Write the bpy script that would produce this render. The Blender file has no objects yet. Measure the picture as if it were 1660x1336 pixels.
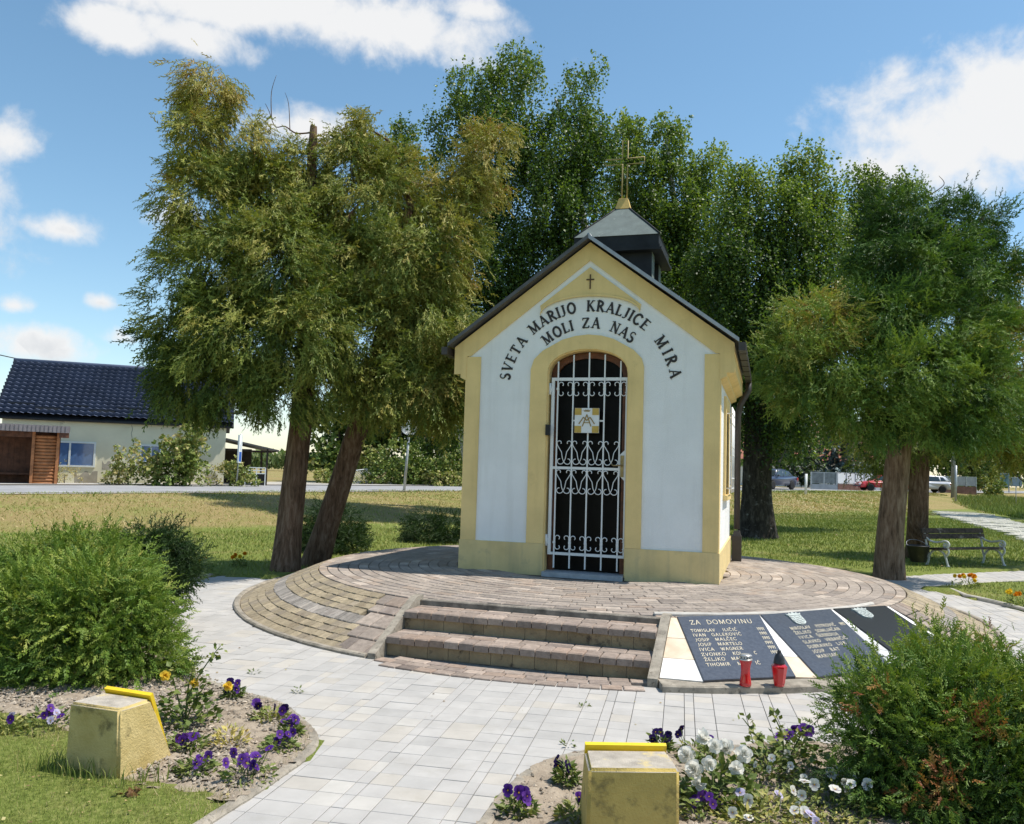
import bpy, bmesh, math, random
import numpy as np
from mathutils import Matrix, Vector
from math import sin, cos, pi, radians

C = bpy.context.scene.collection
SC = bpy.context.scene
rng = np.random.default_rng(7)
random.seed(7)

# ------------------------------------------------------------------ camera
F, P, R, H = 1358.84, .0715, .030, 1.5        # focal length in photo pixels, pitch, roll, eye height
cd = bpy.data.cameras.new('camera'); cam = bpy.data.objects.new('camera', cd); C.objects.link(cam)
cd.sensor_width = 36; cd.lens = 36 * F / 1660; cd.clip_start = .05; cd.clip_end = 3000
_r, _u, _f = Vector((1, 0, 0)), Vector((0, -sin(P), cos(P))), Vector((0, cos(P), sin(P)))
_x = _r * cos(R) + _u * sin(R); _y = _u * cos(R) - _r * sin(R)
cam.matrix_world = Matrix(((_x.x, _y.x, -_f.x, 0), (_x.y, _y.y, -_f.y, 0), (_x.z, _y.z, -_f.z, H), (0, 0, 0, 1)))
SC.camera = cam

# ------------------------------------------------------------------ exposure, sun
SC.view_settings.view_transform = 'Standard'; SC.view_settings.look = 'None'
SC.view_settings.exposure = 0.50; SC.view_settings.gamma = 1; SC.view_settings.use_curve_mapping = False
SUN_EL, SUN_AZ = radians(64), radians(90)       # the sun stands to the right, high
sl = bpy.data.lights.new('sun', 'SUN'); sl.energy = 4.2; sl.angle = radians(.5); sl.color = (1, .945, .86)
sun = bpy.data.objects.new('sun', sl); C.objects.link(sun)
sdir = Vector((cos(SUN_EL) * sin(SUN_AZ), cos(SUN_EL) * cos(SUN_AZ), sin(SUN_EL)))
sun.rotation_euler = sdir.to_track_quat('Z', 'Y').to_euler(); sun.location = (20, 0, 40)
SC.cycles.max_bounces = 8; SC.cycles.transparent_max_bounces = 8
SC.cycles.use_denoising = True

# ------------------------------------------------------------------ pixel <-> place (photo pixels, 1660 x 1336)
def ray(px, py):
    a, b = px - 830, py - 668
    u, v = a * cos(R) + b * sin(R), -a * sin(R) + b * cos(R)
    x, z = u / F, -v / F
    return np.array([x, cos(P) - z * sin(P), sin(P) + z * cos(P)])
def at(px, py, Y):
    d = ray(px, py); return Vector(d * (Y / d[1])) + Vector((0, 0, H))
def onz(px, py, z=0):
    d = ray(px, py); return Vector(d * ((z - H) / d[2])) + Vector((0, 0, H))
def proj(p):
    p = np.asarray(p, float).reshape(-1, 3); z = p[:, 2] - H
    yc = np.maximum(p[:, 1] * cos(P) + z * sin(P), .05); zc = -p[:, 1] * sin(P) + z * cos(P)
    u, v = F * p[:, 0] / yc, -F * zc / yc
    return np.stack([830 + u * cos(R) - v * sin(R), 668 + u * sin(R) + v * cos(R), yc], 1)

# ------------------------------------------------------------------ sky with fair-weather clouds
W = bpy.data.worlds.new('World'); SC.world = W; W.use_nodes = True
wt = W.node_tree; wn, wl = wt.nodes, wt.links; wn.clear()
def node(t, typ, **kw):
    n = t.nodes.new(typ)
    for k, v in kw.items(): setattr(n, k, v)
    return n
def mth(t, op, a, b=None, c=None, clamp=False):
    n = t.nodes.new('ShaderNodeMath'); n.operation = op; n.use_clamp = clamp
    for i, v in enumerate((a, b, c)):
        if v is None: continue
        if isinstance(v, (int, float)): n.inputs[i].default_value = v
        else: t.links.new(v, n.inputs[i])
    return n.outputs[0]
def mixc(t, fac, a, b, blend='MIX'):
    n = t.nodes.new('ShaderNodeMix'); n.data_type = 'RGBA'; n.blend_type = blend
    for s, v in ((n.inputs[0], fac), (n.inputs[6], a), (n.inputs[7], b)):
        if isinstance(v, (int, float)): s.default_value = v
        elif isinstance(v, (tuple, list)): s.default_value = (*v[:3], 1)
        else: t.links.new(v, s)
    return n.outputs[2]
def ramp(t, fac, stops, interp='LINEAR'):
    n = t.nodes.new('ShaderNodeValToRGB'); n.color_ramp.interpolation = interp
    e = n.color_ramp.elements
    while len(e) < len(stops): e.new(.5)
    for el, (p, c) in zip(e, stops):
        el.position = p; el.color = (*c, 1) if isinstance(c, (tuple, list)) else (c, c, c, 1)
    t.links.new(fac, n.inputs[0]); return n.outputs[0]
def noise(t, vec, scale, detail=4, rough=.55, dist=0.0):
    n = t.nodes.new('ShaderNodeTexNoise'); n.inputs['Scale'].default_value = scale
    n.inputs['Detail'].default_value = detail; n.inputs['Roughness'].default_value = rough
    n.inputs['Distortion'].default_value = dist
    if vec is not None: t.links.new(vec, n.inputs['Vector'])
    return n.outputs[0]

SKY_STRENGTH = .138
sky = node(wt, 'ShaderNodeTexSky', sky_type='NISHITA', sun_disc=False, sun_elevation=SUN_EL, sun_rotation=SUN_AZ,
           air_density=1.0, dust_density=.35, ozone_density=1.3)
tc = node(wt, 'ShaderNodeTexCoord'); gen = tc.outputs['Generated']
def vdot(vec, v):
    n = node(wt, 'ShaderNodeVectorMath', operation='DOT_PRODUCT'); wl.new(vec, n.inputs[0]); n.inputs[1].default_value = v
    return n.outputs['Value']
big = noise(wt, gen, 9, 7, .58, .3); fine = noise(wt, gen, 32, 6, .6, .2)
warp = mth(wt, 'ADD', mth(wt, 'MULTIPLY', mth(wt, 'SUBTRACT', big, .5), 2.1), mth(wt, 'MULTIPLY', mth(wt, 'SUBTRACT', fine, .5), .9))
clouds = [  # centre and half size in photo pixels, fullness
    (420, 8, 400, 70, 1.15), (190, 50, 110, 55, .95), (590, 40, 240, 62, 1.05), (760, 15, 90, 40, .8), (300, 60, 160, 55, .85),
    (1560, 235, 200, 110, 1.2), (1650, 185, 150, 110, 1.25), (1440, 270, 110, 62, .95), (20, 225, 85, 60, .95), (98, 372, 62, 34, 1.0), (60, 562, 95, 42, .95),
    (490, 212, 110, 48, 1.1), (280, 352, 75, 65, .8), (163, 490, 38, 24, .8), (25, 496, 40, 25, .75), (205, 548, 80, 30, .62),
    (-350, 300, 260, 130, 1.1), (-220, -330, 320, 150, 1.1), (2150, 120, 260, 160, 1.2), (1250, -480, 300, 140, 1.0), (2500, 520, 260, 90, 1.0), (-800, 520, 300, 80, 1.0)]
tot = None; low = None
for (px, py, hw, hh, k) in clouds:
    c = Vector(ray(px, py)).normalized(); rt = Vector((c.y, -c.x, 0)).normalized(); up = rt.cross(c)
    a = mth(wt, 'MULTIPLY', vdot(gen, rt), F / hw); b = mth(wt, 'MULTIPLY', vdot(gen, up), F / hh)
    bb = mth(wt, 'MAXIMUM', b, mth(wt, 'MULTIPLY', b, -1.35))          # flatter underside
    r2 = mth(wt, 'SQRT', mth(wt, 'ADD', mth(wt, 'MULTIPLY', a, a), mth(wt, 'MULTIPLY', bb, bb)))
    behind = mth(wt, 'MULTIPLY', mth(wt, 'LESS_THAN', vdot(gen, c), .3), 9)
    m = mth(wt, 'SUBTRACT', mth(wt, 'SUBTRACT', k, r2), behind)
    tot = m if tot is None else mth(wt, 'MAXIMUM', tot, m)
    s = mth(wt, 'SUBTRACT', b, mth(wt, 'MULTIPLY', mth(wt, 'LESS_THAN', m, -.6), 9))
    low = s if low is None else mth(wt, 'MAXIMUM', low, s)
wide = noise(wt, gen, 3.2, 6, .55, .2)                                 # fair-weather clouds over the rest of the dome
rest = mth(wt, 'SUBTRACT', mth(wt, 'MULTIPLY', wide, 2.2), 1.62)
den = mth(wt, 'ADD', mth(wt, 'MAXIMUM', tot, rest), warp)
cov = node(wt, 'ShaderNodeMapRange', interpolation_type='SMOOTHSTEP'); cov.inputs[1].default_value = .08; cov.inputs[2].default_value = .80
wl.new(den, cov.inputs[0])
thick = mth(wt, 'MULTIPLY', mth(wt, 'SUBTRACT', den, .55), .9, clamp=True)
shade = mth(wt, 'ADD', mth(wt, 'MULTIPLY', thick, .75), mth(wt, 'MULTIPLY', mth(wt, 'SUBTRACT', fine, .5), .9))
shade = mth(wt, 'SUBTRACT', shade, mth(wt, 'MULTIPLY', mth(wt, 'MAXIMUM', low, -1.0), .38), clamp=True)
ccol = mixc(wt, shade, (4.7, 4.7, 4.7), (2.9, 3.05, 3.3))
hs = node(wt, 'ShaderNodeHueSaturation'); hs.inputs['Hue'].default_value = .487; hs.inputs['Saturation'].default_value = 1.08; hs.inputs['Value'].default_value = .88
wl.new(sky.outputs[0], hs.inputs['Color'])
col = mixc(wt, mth(wt, 'MULTIPLY', cov.outputs[0], .96), hs.outputs[0], ccol)
bg = node(wt, 'ShaderNodeBackground'); bg.inputs['Strength'].default_value = SKY_STRENGTH
wl.new(col, bg.inputs['Color']); wo = node(wt, 'ShaderNodeOutputWorld'); wl.new(bg.outputs[0], wo.inputs[0])

# ------------------------------------------------------------------ materials
def mat(name, col, rough=.8, var=.18, scale=6.0, bump=.0, bscale=60.0, metal=0.0, spec=.4, col2=None, tint=None, coat=0.0, trans=None,
        spots=None, detail=5, streak=None):
    """Procedural surface: base colour wandering by world-space noise, optional grain relief.
    tint: 'obj' multiplies by the object's own colour, 'attr' by the mesh's tint colours."""
    m = bpy.data.materials.new(name); m.use_nodes = True; t = m.node_tree; t.nodes.clear()
    pos = t.nodes.new('ShaderNodeNewGeometry').outputs['Position']
    n1 = noise(t, pos, scale, detail, .6)
    c2 = col2 or tuple(max(0, c * (1 - 2 * var)) for c in col)
    hi = tuple(min(1, c * (1 + var)) for c in col) if col2 is None else col
    cc = ramp(t, n1, [(.3, c2), (.7, hi)])
    if spots:                                       # (colour, scale, threshold, softness)
        sc, ss, st, sw = spots
        f = node(t, 'ShaderNodeMapRange'); f.inputs[1].default_value = st; f.inputs[2].default_value = st + sw
        t.links.new(noise(t, pos, ss, 6, .65), f.inputs[0])
        cc = mixc(t, f.outputs[0], cc, sc)
    if streak:                                      # (colour, strength): rain streaks running down a wall
        mp = t.nodes.new('ShaderNodeMapping'); mp.inputs['Scale'].default_value = (7, 7, .55); t.links.new(pos, mp.inputs[0])
        f = node(t, 'ShaderNodeMapRange'); f.inputs[1].default_value = .52; f.inputs[2].default_value = .78; f.inputs[4].default_value = streak[1]
        t.links.new(noise(t, mp.outputs[0], 1.0, 6, .6), f.inputs[0]); cc = mixc(t, f.outputs[0], cc, streak[0])
    if tint == 'obj':
        oi = t.nodes.new('ShaderNodeObjectInfo'); cc = mixc(t, 1.0, cc, oi.outputs['Color'], 'MULTIPLY')
    elif tint == 'attr':
        at_ = node(t, 'ShaderNodeAttribute', attribute_name='tint'); cc = mixc(t, 1.0, cc, at_.outputs['Color'], 'MULTIPLY')
    b = t.nodes.new('ShaderNodeBsdfPrincipled')
    t.links.new(cc, b.inputs['Base Color']); b.inputs['Roughness'].default_value = rough
    b.inputs['Metallic'].default_value = metal; b.inputs['Specular IOR Level'].default_value = spec
    b.inputs['Coat Weight'].default_value = coat
    if bump:
        bn = t.nodes.new('ShaderNodeBump'); bn.inputs['Strength'].default_value = bump; bn.inputs['Distance'].default_value = .01
        t.links.new(noise(t, pos, bscale, 4, .65), bn.inputs['Height']); t.links.new(bn.outputs[0], b.inputs['Normal'])
    out = t.nodes.new('ShaderNodeOutputMaterial'); sh = b.outputs[0]
    if trans:
        tr = t.nodes.new('ShaderNodeBsdfTranslucent'); t.links.new(mixc(t, 1.0, cc, trans, 'MULTIPLY'), tr.inputs['Color'])
        mx = t.nodes.new('ShaderNodeMixShader'); mx.inputs[0].default_value = .4
        t.links.new(sh, mx.inputs[1]); t.links.new(tr.outputs[0], mx.inputs[2]); sh = mx.outputs[0]
    t.links.new(sh, out.inputs[0]); return m
def glass_mat(name, col, rough=.05, transmission=0.0, alpha=1.0):
    m = bpy.data.materials.new(name); m.use_nodes = True; b = m.node_tree.nodes['Principled BSDF']
    b.inputs['Base Color'].default_value = (*col, 1); b.inputs['Roughness'].default_value = rough
    b.inputs['Transmission Weight'].default_value = transmission; b.inputs['Alpha'].default_value = alpha
    return m
def leaf_mat(name, ramp_cols, rough=.55, trans=(1.25, 1.3, .5), spec=.3, thru=.16):
    """Foliage: each leaf or spray carries its own tint 0..1 (age, kind, and light painted on some crowns), read through a ramp of leaf colours."""
    m = bpy.data.materials.new(name); m.use_nodes = True; t = m.node_tree; t.nodes.clear()
    a = node(t, 'ShaderNodeAttribute', attribute_name='tint')
    n = len(ramp_cols)
    cc = ramp(t, a.outputs['Fac'], [(i / (n - 1), c) for i, c in enumerate(ramp_cols)])
    b = t.nodes.new('ShaderNodeBsdfPrincipled'); t.links.new(cc, b.inputs['Base Color'])
    b.inputs['Roughness'].default_value = rough; b.inputs['Specular IOR Level'].default_value = spec
    tr = t.nodes.new('ShaderNodeBsdfTranslucent'); t.links.new(mixc(t, 1.0, cc, trans, 'MULTIPLY'), tr.inputs['Color'])
    mx = t.nodes.new('ShaderNodeMixShader'); mx.inputs[0].default_value = thru
    t.links.new(b.outputs[0], mx.inputs[1]); t.links.new(tr.outputs[0], mx.inputs[2])
    out = t.nodes.new('ShaderNodeOutputMaterial'); t.links.new(mx.outputs[0], out.inputs[0]); return m

# ------------------------------------------------------------------ things, parts, mesh building
def tag(o, label=None, cat=None, group=None, kind=None):
    for k, v in (('label', label), ('category', cat), ('group', group), ('kind', kind)):
        if v: o[k] = v
    return o
def thing(name, label, cat, loc=(0, 0, 0), rz=0.0, group=None):
    o = bpy.data.objects.new(name, None); C.objects.link(o); o.empty_display_size = .1
    o.location = loc; o.rotation_euler = (0, 0, rz)
    return tag(o, label, cat, group)
def children(o): return [c for c in bpy.data.objects if c.parent == o]
class MB:
    """Collects simple solids, then links them as ONE mesh object."""
    def __init__(s): s.v, s.f, s.s = [], [], []
    def add(s, vs, fs, smooth=False):
        b = len(s.v); s.v += [tuple(v) for v in vs]; s.f += [tuple(i + b for i in f) for f in fs]; s.s += [smooth] * len(fs); return s
    def box(s, x0, x1, y0, y1, z0, z1, M=None, taper=0.0):
        t = taper
        vs = [Vector(p) for p in ((x0, y0, z0), (x1, y0, z0), (x1, y1, z0), (x0, y1, z0), (x0 + t, y0 + t, z1), (x1 - t, y0 + t, z1), (x1 - t, y1 - t, z1), (x0 + t, y1 - t, z1))]
        if M is not None: vs = [M @ v for v in vs]
        return s.add(vs, [(0, 3, 2, 1), (4, 5, 6, 7), (0, 1, 5, 4), (1, 2, 6, 5), (2, 3, 7, 6), (3, 0, 4, 7)])
    def cbox(s, x0, x1, y0, y1, z0, z1, c=.008, M=None, cz=None):
        """box with chamfered top edges and corners"""
        xs = [(x0, y0), (x1, y0), (x1, y1), (x0, y1)]
        ins = [(x0 + c, y0 + c), (x1 - c, y0 + c), (x1 - c, y1 - c), (x0 + c, y1 - c)]
        vs = [Vector((*p, z0)) for p in xs] + [Vector((*p, z1 - (c if cz is None else cz))) for p in xs] + [Vector((*p, z1)) for p in ins]
        if M is not None: vs = [M @ v for v in vs]
        fs = [(8, 9, 10, 11), (0, 3, 2, 1)]
        for i in range(4):
            j = (i + 1) % 4; fs += [(i, j, 4 + j, 4 + i), (4 + i, 4 + j, 8 + j, 8 + i)]
        return s.add(vs, fs)
    def prism(s, poly, a, b, axis='y', M=None):
        """polygon (2-D) extruded from a to b; axis 'y': poly is (x, z); axis 'z': poly is (x, y); axis 'x': poly is (y, z)"""
        n = len(poly)
        mk = {'y': lambda p, k: (p[0], k, p[1]), 'z': lambda p, k: (p[0], p[1], k), 'x': lambda p, k: (k, p[0], p[1])}[axis]
        vs = [Vector(mk(p, a)) for p in poly] + [Vector(mk(p, b)) for p in poly]
        if M is not None: vs = [M @ v for v in vs]
        return s.add(vs, [tuple(range(n)), tuple(range(2 * n - 1, n - 1, -1))] + [(i, i + n, (i + 1) % n + n, (i + 1) % n) for i in range(n)])
    def tube(s, pts, rad, k=8, caps=True, closed=False):
        pts = [Vector(p) for p in pts]; n = len(pts)
        rad = [rad] * n if isinstance(rad, (int, float)) else rad
        b = len(s.v); prev = None
        for i, p in enumerate(pts):
            if closed: d = (pts[(i + 1) % n] - pts[i - 1])
            else: d = pts[min(i + 1, n - 1)] - pts[max(i - 1, 0)]
            d.normalize()
            if prev is None: side = d.orthogonal().normalized()
            else: side = (prev - d * prev.dot(d)).normalized()
            prev = side; up = d.cross(side)
            for j in range(k):
                a = 2 * pi * j / k; s.v.append(tuple(p + (side * cos(a) + up * sin(a)) * rad[i]))
        m = n if closed else n - 1
        for i in range(m):
            for j in range(k):
                i2 = (i + 1) % n
                s.f.append((b + i * k + j, b + i * k + (j + 1) % k, b + i2 * k + (j + 1) % k, b + i2 * k + j)); s.s.append(True)
        if caps and not closed:
            s.f += [tuple(b + j for j in reversed(range(k))), tuple(b + (n - 1) * k + j for j in range(k))]; s.s += [False, False]
        return s
    def lathe(s, prof, k=20, M=None, smooth=True):
        """profile [(radius, z)] turned about z"""
        vs = [Vector((r * cos(2 * pi * j / k), r * sin(2 * pi * j / k), z)) for r, z in prof for j in range(k)]
        if M is not None: vs = [M @ v for v in vs]
        fs = [(i * k + j, i * k + (j + 1) % k, (i + 1) * k + (j + 1) % k, (i + 1) * k + j) for i in range(len(prof) - 1) for j in range(k)]
        s.add(vs, fs, smooth); b = len(s.v) - len(vs)
        for row in (0, len(prof) - 1):
            if prof[row][0] > 1e-4: s.f.append(tuple(b + row * k + j for j in (range(k) if row else reversed(range(k))))); s.s.append(False)
        return s
    def mesh(s, name, m=None):
        me = bpy.data.meshes.new(name); me.from_pydata(s.v, [], s.f); me.polygons.foreach_set('use_smooth', s.s)
        if m: me.materials.append(m)
        me.update(); return me
    def build(s, name, m, parent=None):
        bm = bmesh.new(); me = s.mesh(name, m); bm.from_mesh(me); bmesh.ops.recalc_face_normals(bm, faces=bm.faces); bm.to_mesh(me); bm.free()
        return link(name, me, parent)
def link(name, me, parent=None, M=None):
    o = bpy.data.objects.new(name, me); C.objects.link(o)
    if parent is not None: o.parent = parent
    if M is not None: o.matrix_basis = M
    return o
def raw_mesh(name, verts, faces, m, tint=None, parent=None, smooth=False, tint_color=False):
    """numpy arrays straight into one mesh; faces is (n, k); tint per vertex (float) or colour"""
    me = bpy.data.meshes.new(name); nv, (nf, k) = len(verts), faces.shape
    me.vertices.add(nv); me.vertices.foreach_set('co', np.ascontiguousarray(verts, np.float32).ravel())
    me.loops.add(nf * k); me.loops.foreach_set('vertex_index', np.ascontiguousarray(faces, np.int32).ravel())
    me.polygons.add(nf); me.polygons.foreach_set('loop_start', np.arange(0, nf * k, k, dtype=np.int32))
    me.polygons.foreach_set('use_smooth', np.full(nf, bool(smooth)))
    if tint is not None:
        if tint_color:
            a = me.attributes.new('tint', 'FLOAT_COLOR', 'POINT'); a.data.foreach_set('color', np.ascontiguousarray(tint, np.float32).ravel())
        else:
            a = me.attributes.new('tint', 'FLOAT', 'POINT'); a.data.foreach_set('value', np.ascontiguousarray(tint, np.float32))
    me.materials.append(m); me.update(calc_edges=True)
    return link(name, me, parent)
class Pieces:
    """Alike pieces (bricks, slabs): the ones that show largest become parts, the rest one joined part."""
    def __init__(s, tmpl): s.t = tmpl; s.items = []      # tmpl: MB with quads and other faces
    def add(s, M, color): s.items.append((M, color))
    def build(s, name, rest_name, m_obj, m_attr, parent, limit=300, Mp=None):
        me = s.t.mesh(name, m_obj); tv = np.array(s.t.v)
        Mp = Mp or Matrix(); ctr = []
        for M, c in s.items:
            p = Mp @ M @ Vector((0, 0, .0)); a = (Mp @ M).to_3x3()
            q = proj(p)[0]; ctr.append(((a @ Vector((1, 0, 0))).length * (a @ Vector((0, 1, 0))).length / q[2] ** 3 * (-60 < q[0] < 1720 and -60 < q[1] < 1396), 0))
        order = sorted(range(len(s.items)), key=lambda i: -ctr[i][0])
        for i in order[:limit]:
            o = link(name, me, parent, s.items[i][0]); o.color = (*s.items[i][1], 1)
        rest = order[limit:]
        if rest:
            V, Fq, T, b = [], [], [], 0
            fs = s.t.f
            tri = []
            for f in fs:
                for j in range(1, len(f) - 1): tri.append((f[0], f[j], f[j + 1]))
            tri = np.array(tri); h = np.c_[tv, np.ones(len(tv))]
            for i in rest:
                M, c = s.items[i]; V.append((h @ np.array(M).T)[:, :3]); Fq.append(tri + b); b += len(tv); T.append(np.tile([*c, 1], (len(tv), 1)))
            o = raw_mesh(rest_name, np.concatenate(V), np.concatenate(Fq), m_attr, np.concatenate(T), parent, tint_color=True)
            o['kind'] = 'stuff'
# ================================================================== the lie of the land
CEN = (1.15, 10.35); R_TOP, R_BASE, Z_RIM = 3.37, 4.20, .345        # round terrace
TH = .297; COR = Vector((2.2288, 8.9949, .38))                       # chapel: turned by TH, front right corner
RC = Matrix.Rotation(-TH, 4, 'Z')
def chap(u, l, z=0.0): return COR + RC.to_3x3() @ Vector((u - 2.9, l, z))
def to_chap(x, y):
    dx, dy = x - chap(0, 0).x, y - chap(0, 0).y
    return dx * cos(TH) - dy * sin(TH), dx * sin(TH) + dy * cos(TH)
def wob(x, y, s=1.0, k=0.0):
    return (np.sin(x * 1.7 * s + 1.3 * np.sin(y * 1.1 * s + k)) + np.sin(y * 2.3 * s + 1.7 * np.sin(x * .9 * s + 2 * k)) + np.sin((x + y) * 3.9 * s + k)) / 3
def inside(poly, x, y):
    x, y = np.asarray(x, float), np.asarray(y, float); r = np.zeros(x.shape, bool); n = len(poly)
    for i in range(n):
        (x0, y0), (x1, y1) = poly[i], poly[(i + 1) % n]
        if y0 == y1: continue
        c = ((y0 > y) != (y1 > y)) & (x < (x1 - x0) * (y - y0) / (y1 - y0) + x0); r ^= c
    return r
road_near = [onz(0, 802, .45), onz(655, 797, .55), onz(1290, 797, .80), onz(1660, 800, .76)]
road_near = [road_near[0] * 2 - road_near[1] * 1.0] + road_near
road_near[0].z = .42; road_near = [road_near[0] + (road_near[0] - road_near[1]) * 2] + road_near + [road_near[-1] + (road_near[-1] - road_near[-2]) * 3]
road_near[0].z = .40; road_near[-1].z = .76
BP, BT = np.array([-9.56, 15.9]), np.array([.729, .685]); BN = np.array([-.685, .729])
_ru = [float((np.array(p[:2]) - BP) @ BT) for p in road_near]; _rs = [float((np.array(p[:2]) - BP) @ BN) for p in road_near]; _rz = [p.z for p in road_near]
ring_poly_w = [(-1.79, 5.67), (-1.42, 5.41), (-1.22, 5.14), (-1.07, 4.88), (-1.0, 4.70), (-.985, 4.56), (-1.0, 4.38), (-1.04, 4.2), (-1.11, 3.92), (-1.2, 3.61), (-1.44, 2.7), (-1.9, 1.2), (-2.6, -1), (-1.4, -1),
               (-1.0, .6), (-.55, 2.1), (-.27, 3.1), (-.1, 3.69), (-.03, 3.95), (.03, 4.13), (.08, 4.26), (.14, 4.37), (.25, 4.52), (.38, 4.62), (.5, 4.70), (.63, 4.75), (1.0, 4.80), (1.85, 4.9), (3.0, 5.5), (4.75, 6.8),
               (3.5, 8), (1, 7.2), (-2, 7.4), (-2.9, 7.8), (-2.85, 7.4), (-2.5, 6.4)]
branch_poly = [(4.6, 12.0), (6.2, 12.25), (7.2, 13.0), (8.4, 13.6), (14, 16.6), (14, 18.2), (9.6, 15.45), (7.34, 14.3), (6.3, 13.7), (5.2, 13.2)]

bed_left = [(-2.95, 7.9), (-2.8, 7.4), (-2.45, 6.4), (-1.76, 5.64), (-1.42, 5.37), (-1.24, 5.12), (-1.1, 4.86), (-1.04, 4.70), (-1.02, 4.56), (-1.03, 4.38), (-1.08, 4.2), (-1.15, 3.93), (-1.19, 3.80),
            (-1.30, 3.94), (-1.5, 4.02), (-1.72, 4.06), (-1.95, 4.3), (-2.1, 4.55), (-2.35, 4.75), (-2.6, 4.95), (-3.2, 5.2), (-4.6, 5.9), (-5.2, 8), (-4.3, 9.4), (-3.5, 9.2)]
bed_right = [(-.53, 2.1), (-.24, 3.1), (-.07, 3.68), (.0, 3.94), (.06, 4.1), (.11, 4.24), (.17, 4.35), (.28, 4.49), (.41, 4.59), (.53, 4.66), (.66, 4.71), (1.0, 4.76), (1.85, 4.86), (3.0, 5.45), (4.75, 6.76), (5.6, 6.2), (4, 2), (1, 1)]
def in_path(x, y):
    x, y = np.asarray(x, float), np.asarray(y, float); dx, dy = x - CEN[0], y - CEN[1]
    r, a = np.hypot(dx, dy), np.degrees(np.arctan2(dx, -dy))
    return ((r > 3.0) & (r < 5.12) & (a > -101) & (a < 116)) | inside(ring_poly_w, x, y) | inside(branch_poly, x, y)
def ground_z(x, y, raw=False):
    x, y = np.asarray(x, float), np.asarray(y, float)
    u = (x - BP[0]) * BT[0] + (y - BP[1]) * BT[1]; s = (x - BP[0]) * BN[0] + (y - BP[1]) * BN[1]
    zr, w = np.interp(u, _ru, _rz), np.interp(u, _ru, _rs)
    k = np.clip(s / np.maximum(w - .5, 1), 0, 1); k = np.where(k < .15, k * k / .3, k - .075) / .925
    z = zr * np.clip(k, 0, 1)
    z = z + (.006 + .012 * np.clip((y - 6) / 4, 0, 1)) * wob(x, y, .8) * (s < w - .5) + .012 + .018 * np.clip((y - 6) / 3, 0, 1)
    if raw: return z
    d = np.hypot(x - CEN[0], y - CEN[1])
    z = np.where(inside(bed_left, x, y) | inside(bed_right, x, y), -.010, z)
    return np.where(d < 4.15, -.09, np.where(in_path(x, y), -.035, z))

def ong(px, py):
    z = .1
    for _ in range(60): q_ = onz(px, py, min(z, 1.2)); z += .3 * (float(ground_z(np.array(q_.x), np.array(q_.y), True)) - z)
    return q_
path2_poly = [tuple(ong(*p)[:2]) for p in ((1505, 804), (1542, 804), (1545, 815), (1580, 828), (1640, 846), (1690, 858), (1690, 888), (1632, 866), (1560, 847), (1515, 833), (1498, 816))]
def graded(lo, a, b, hi, step, g):
    mid = list(np.arange(a, b, step)); out = []; s = step; x = b
    while x < hi: out.append(x); s *= g; x += s
    left = []; s = step; x = a - step
    while x > lo: left.append(x); s *= g; x -= s
    return np.array(left[::-1] + mid + out)
gx, gy = graded(-900, -6, 9.5, 1200, .1, 1.07), graded(-60, 2.2, 16.5, 1900, .1, 1.06)
X, Y = np.meshgrid(gx, gy); Z = ground_z(X, Y)
nx, ny = len(gx), len(gy); idx = np.arange(nx * ny).reshape(ny, nx)
q = np.stack([idx[:-1, :-1], idx[:-1, 1:], idx[1:, 1:], idx[1:, :-1]], -1).reshape(-1, 4)

def lawn_material():
    m = bpy.data.materials.new('lawn'); m.use_nodes = True; t = m.node_tree; t.nodes.clear()
    pos = t.nodes.new('ShaderNodeNewGeometry').outputs['Position']
    blades = noise(t, pos, 38, 5, .7); patch = noise(t, pos, 1.1, 5, .6); far = noise(t, pos, .5, 5, .65)
    cc = ramp(t, blades, [(.28, (.070, .088, .018)), (.5, (.165, .205, .044)), (.72, (.285, .295, .095))])
    dry = ramp(t, blades, [(.28, (.13, .098, .04)), (.5, (.29, .215, .095)), (.75, (.45, .36, .18))])
    # the slope up to the road was mown and the hay left on it
    dn = node(t, 'ShaderNodeVectorMath', operation='DOT_PRODUCT'); t.links.new(pos, dn.inputs[0]); dn.inputs[1].default_value = (BN[0], BN[1], 0)
    s = mth(t, 'SUBTRACT', dn.outputs['Value'], float(BP @ BN))
    s = mth(t, 'ADD', s, mth(t, 'MULTIPLY', mth(t, 'SUBTRACT', patch, .5), 2.0))
    on = node(t, 'ShaderNodeMapRange'); on.inputs[1].default_value = .1; on.inputs[2].default_value = .9; t.links.new(s, on.inputs[0])
    streak = node(t, 'ShaderNodeMapRange'); streak.inputs[1].default_value = .36; streak.inputs[2].default_value = .54
    t.links.new(far, streak.inputs[0])
    f = mth(t, 'MULTIPLY', on.outputs[0], mth(t, 'ADD', mth(t, 'MULTIPLY', streak.outputs[0], .5), .42), clamp=True)
    thin = node(t, 'ShaderNodeMapRange'); thin.inputs[1].default_value = .52; thin.inputs[2].default_value = .72; t.links.new(patch, thin.inputs[0])
    f = mth(t, 'MAXIMUM', f, mth(t, 'MULTIPLY', thin.outputs[0], .45))
    cc = mixc(t, f, cc, dry)
    b = t.nodes.new('ShaderNodeBsdfPrincipled'); b.inputs['Roughness'].default_value = .95; b.inputs['Specular IOR Level'].default_value = .1
    t.links.new(cc, b.inputs['Base Color'])
    bn = t.nodes.new('ShaderNodeBump'); bn.inputs['Strength'].default_value = .9; bn.inputs['Distance'].default_value = .03
    t.links.new(noise(t, pos, 30, 5, .75), bn.inputs['Height']); t.links.new(bn.outputs[0], b.inputs['Normal'])
    o = t.nodes.new('ShaderNodeOutputMaterial'); t.links.new(b.outputs[0], o.inputs[0]); return m
lawn_m = lawn_material()
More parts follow.
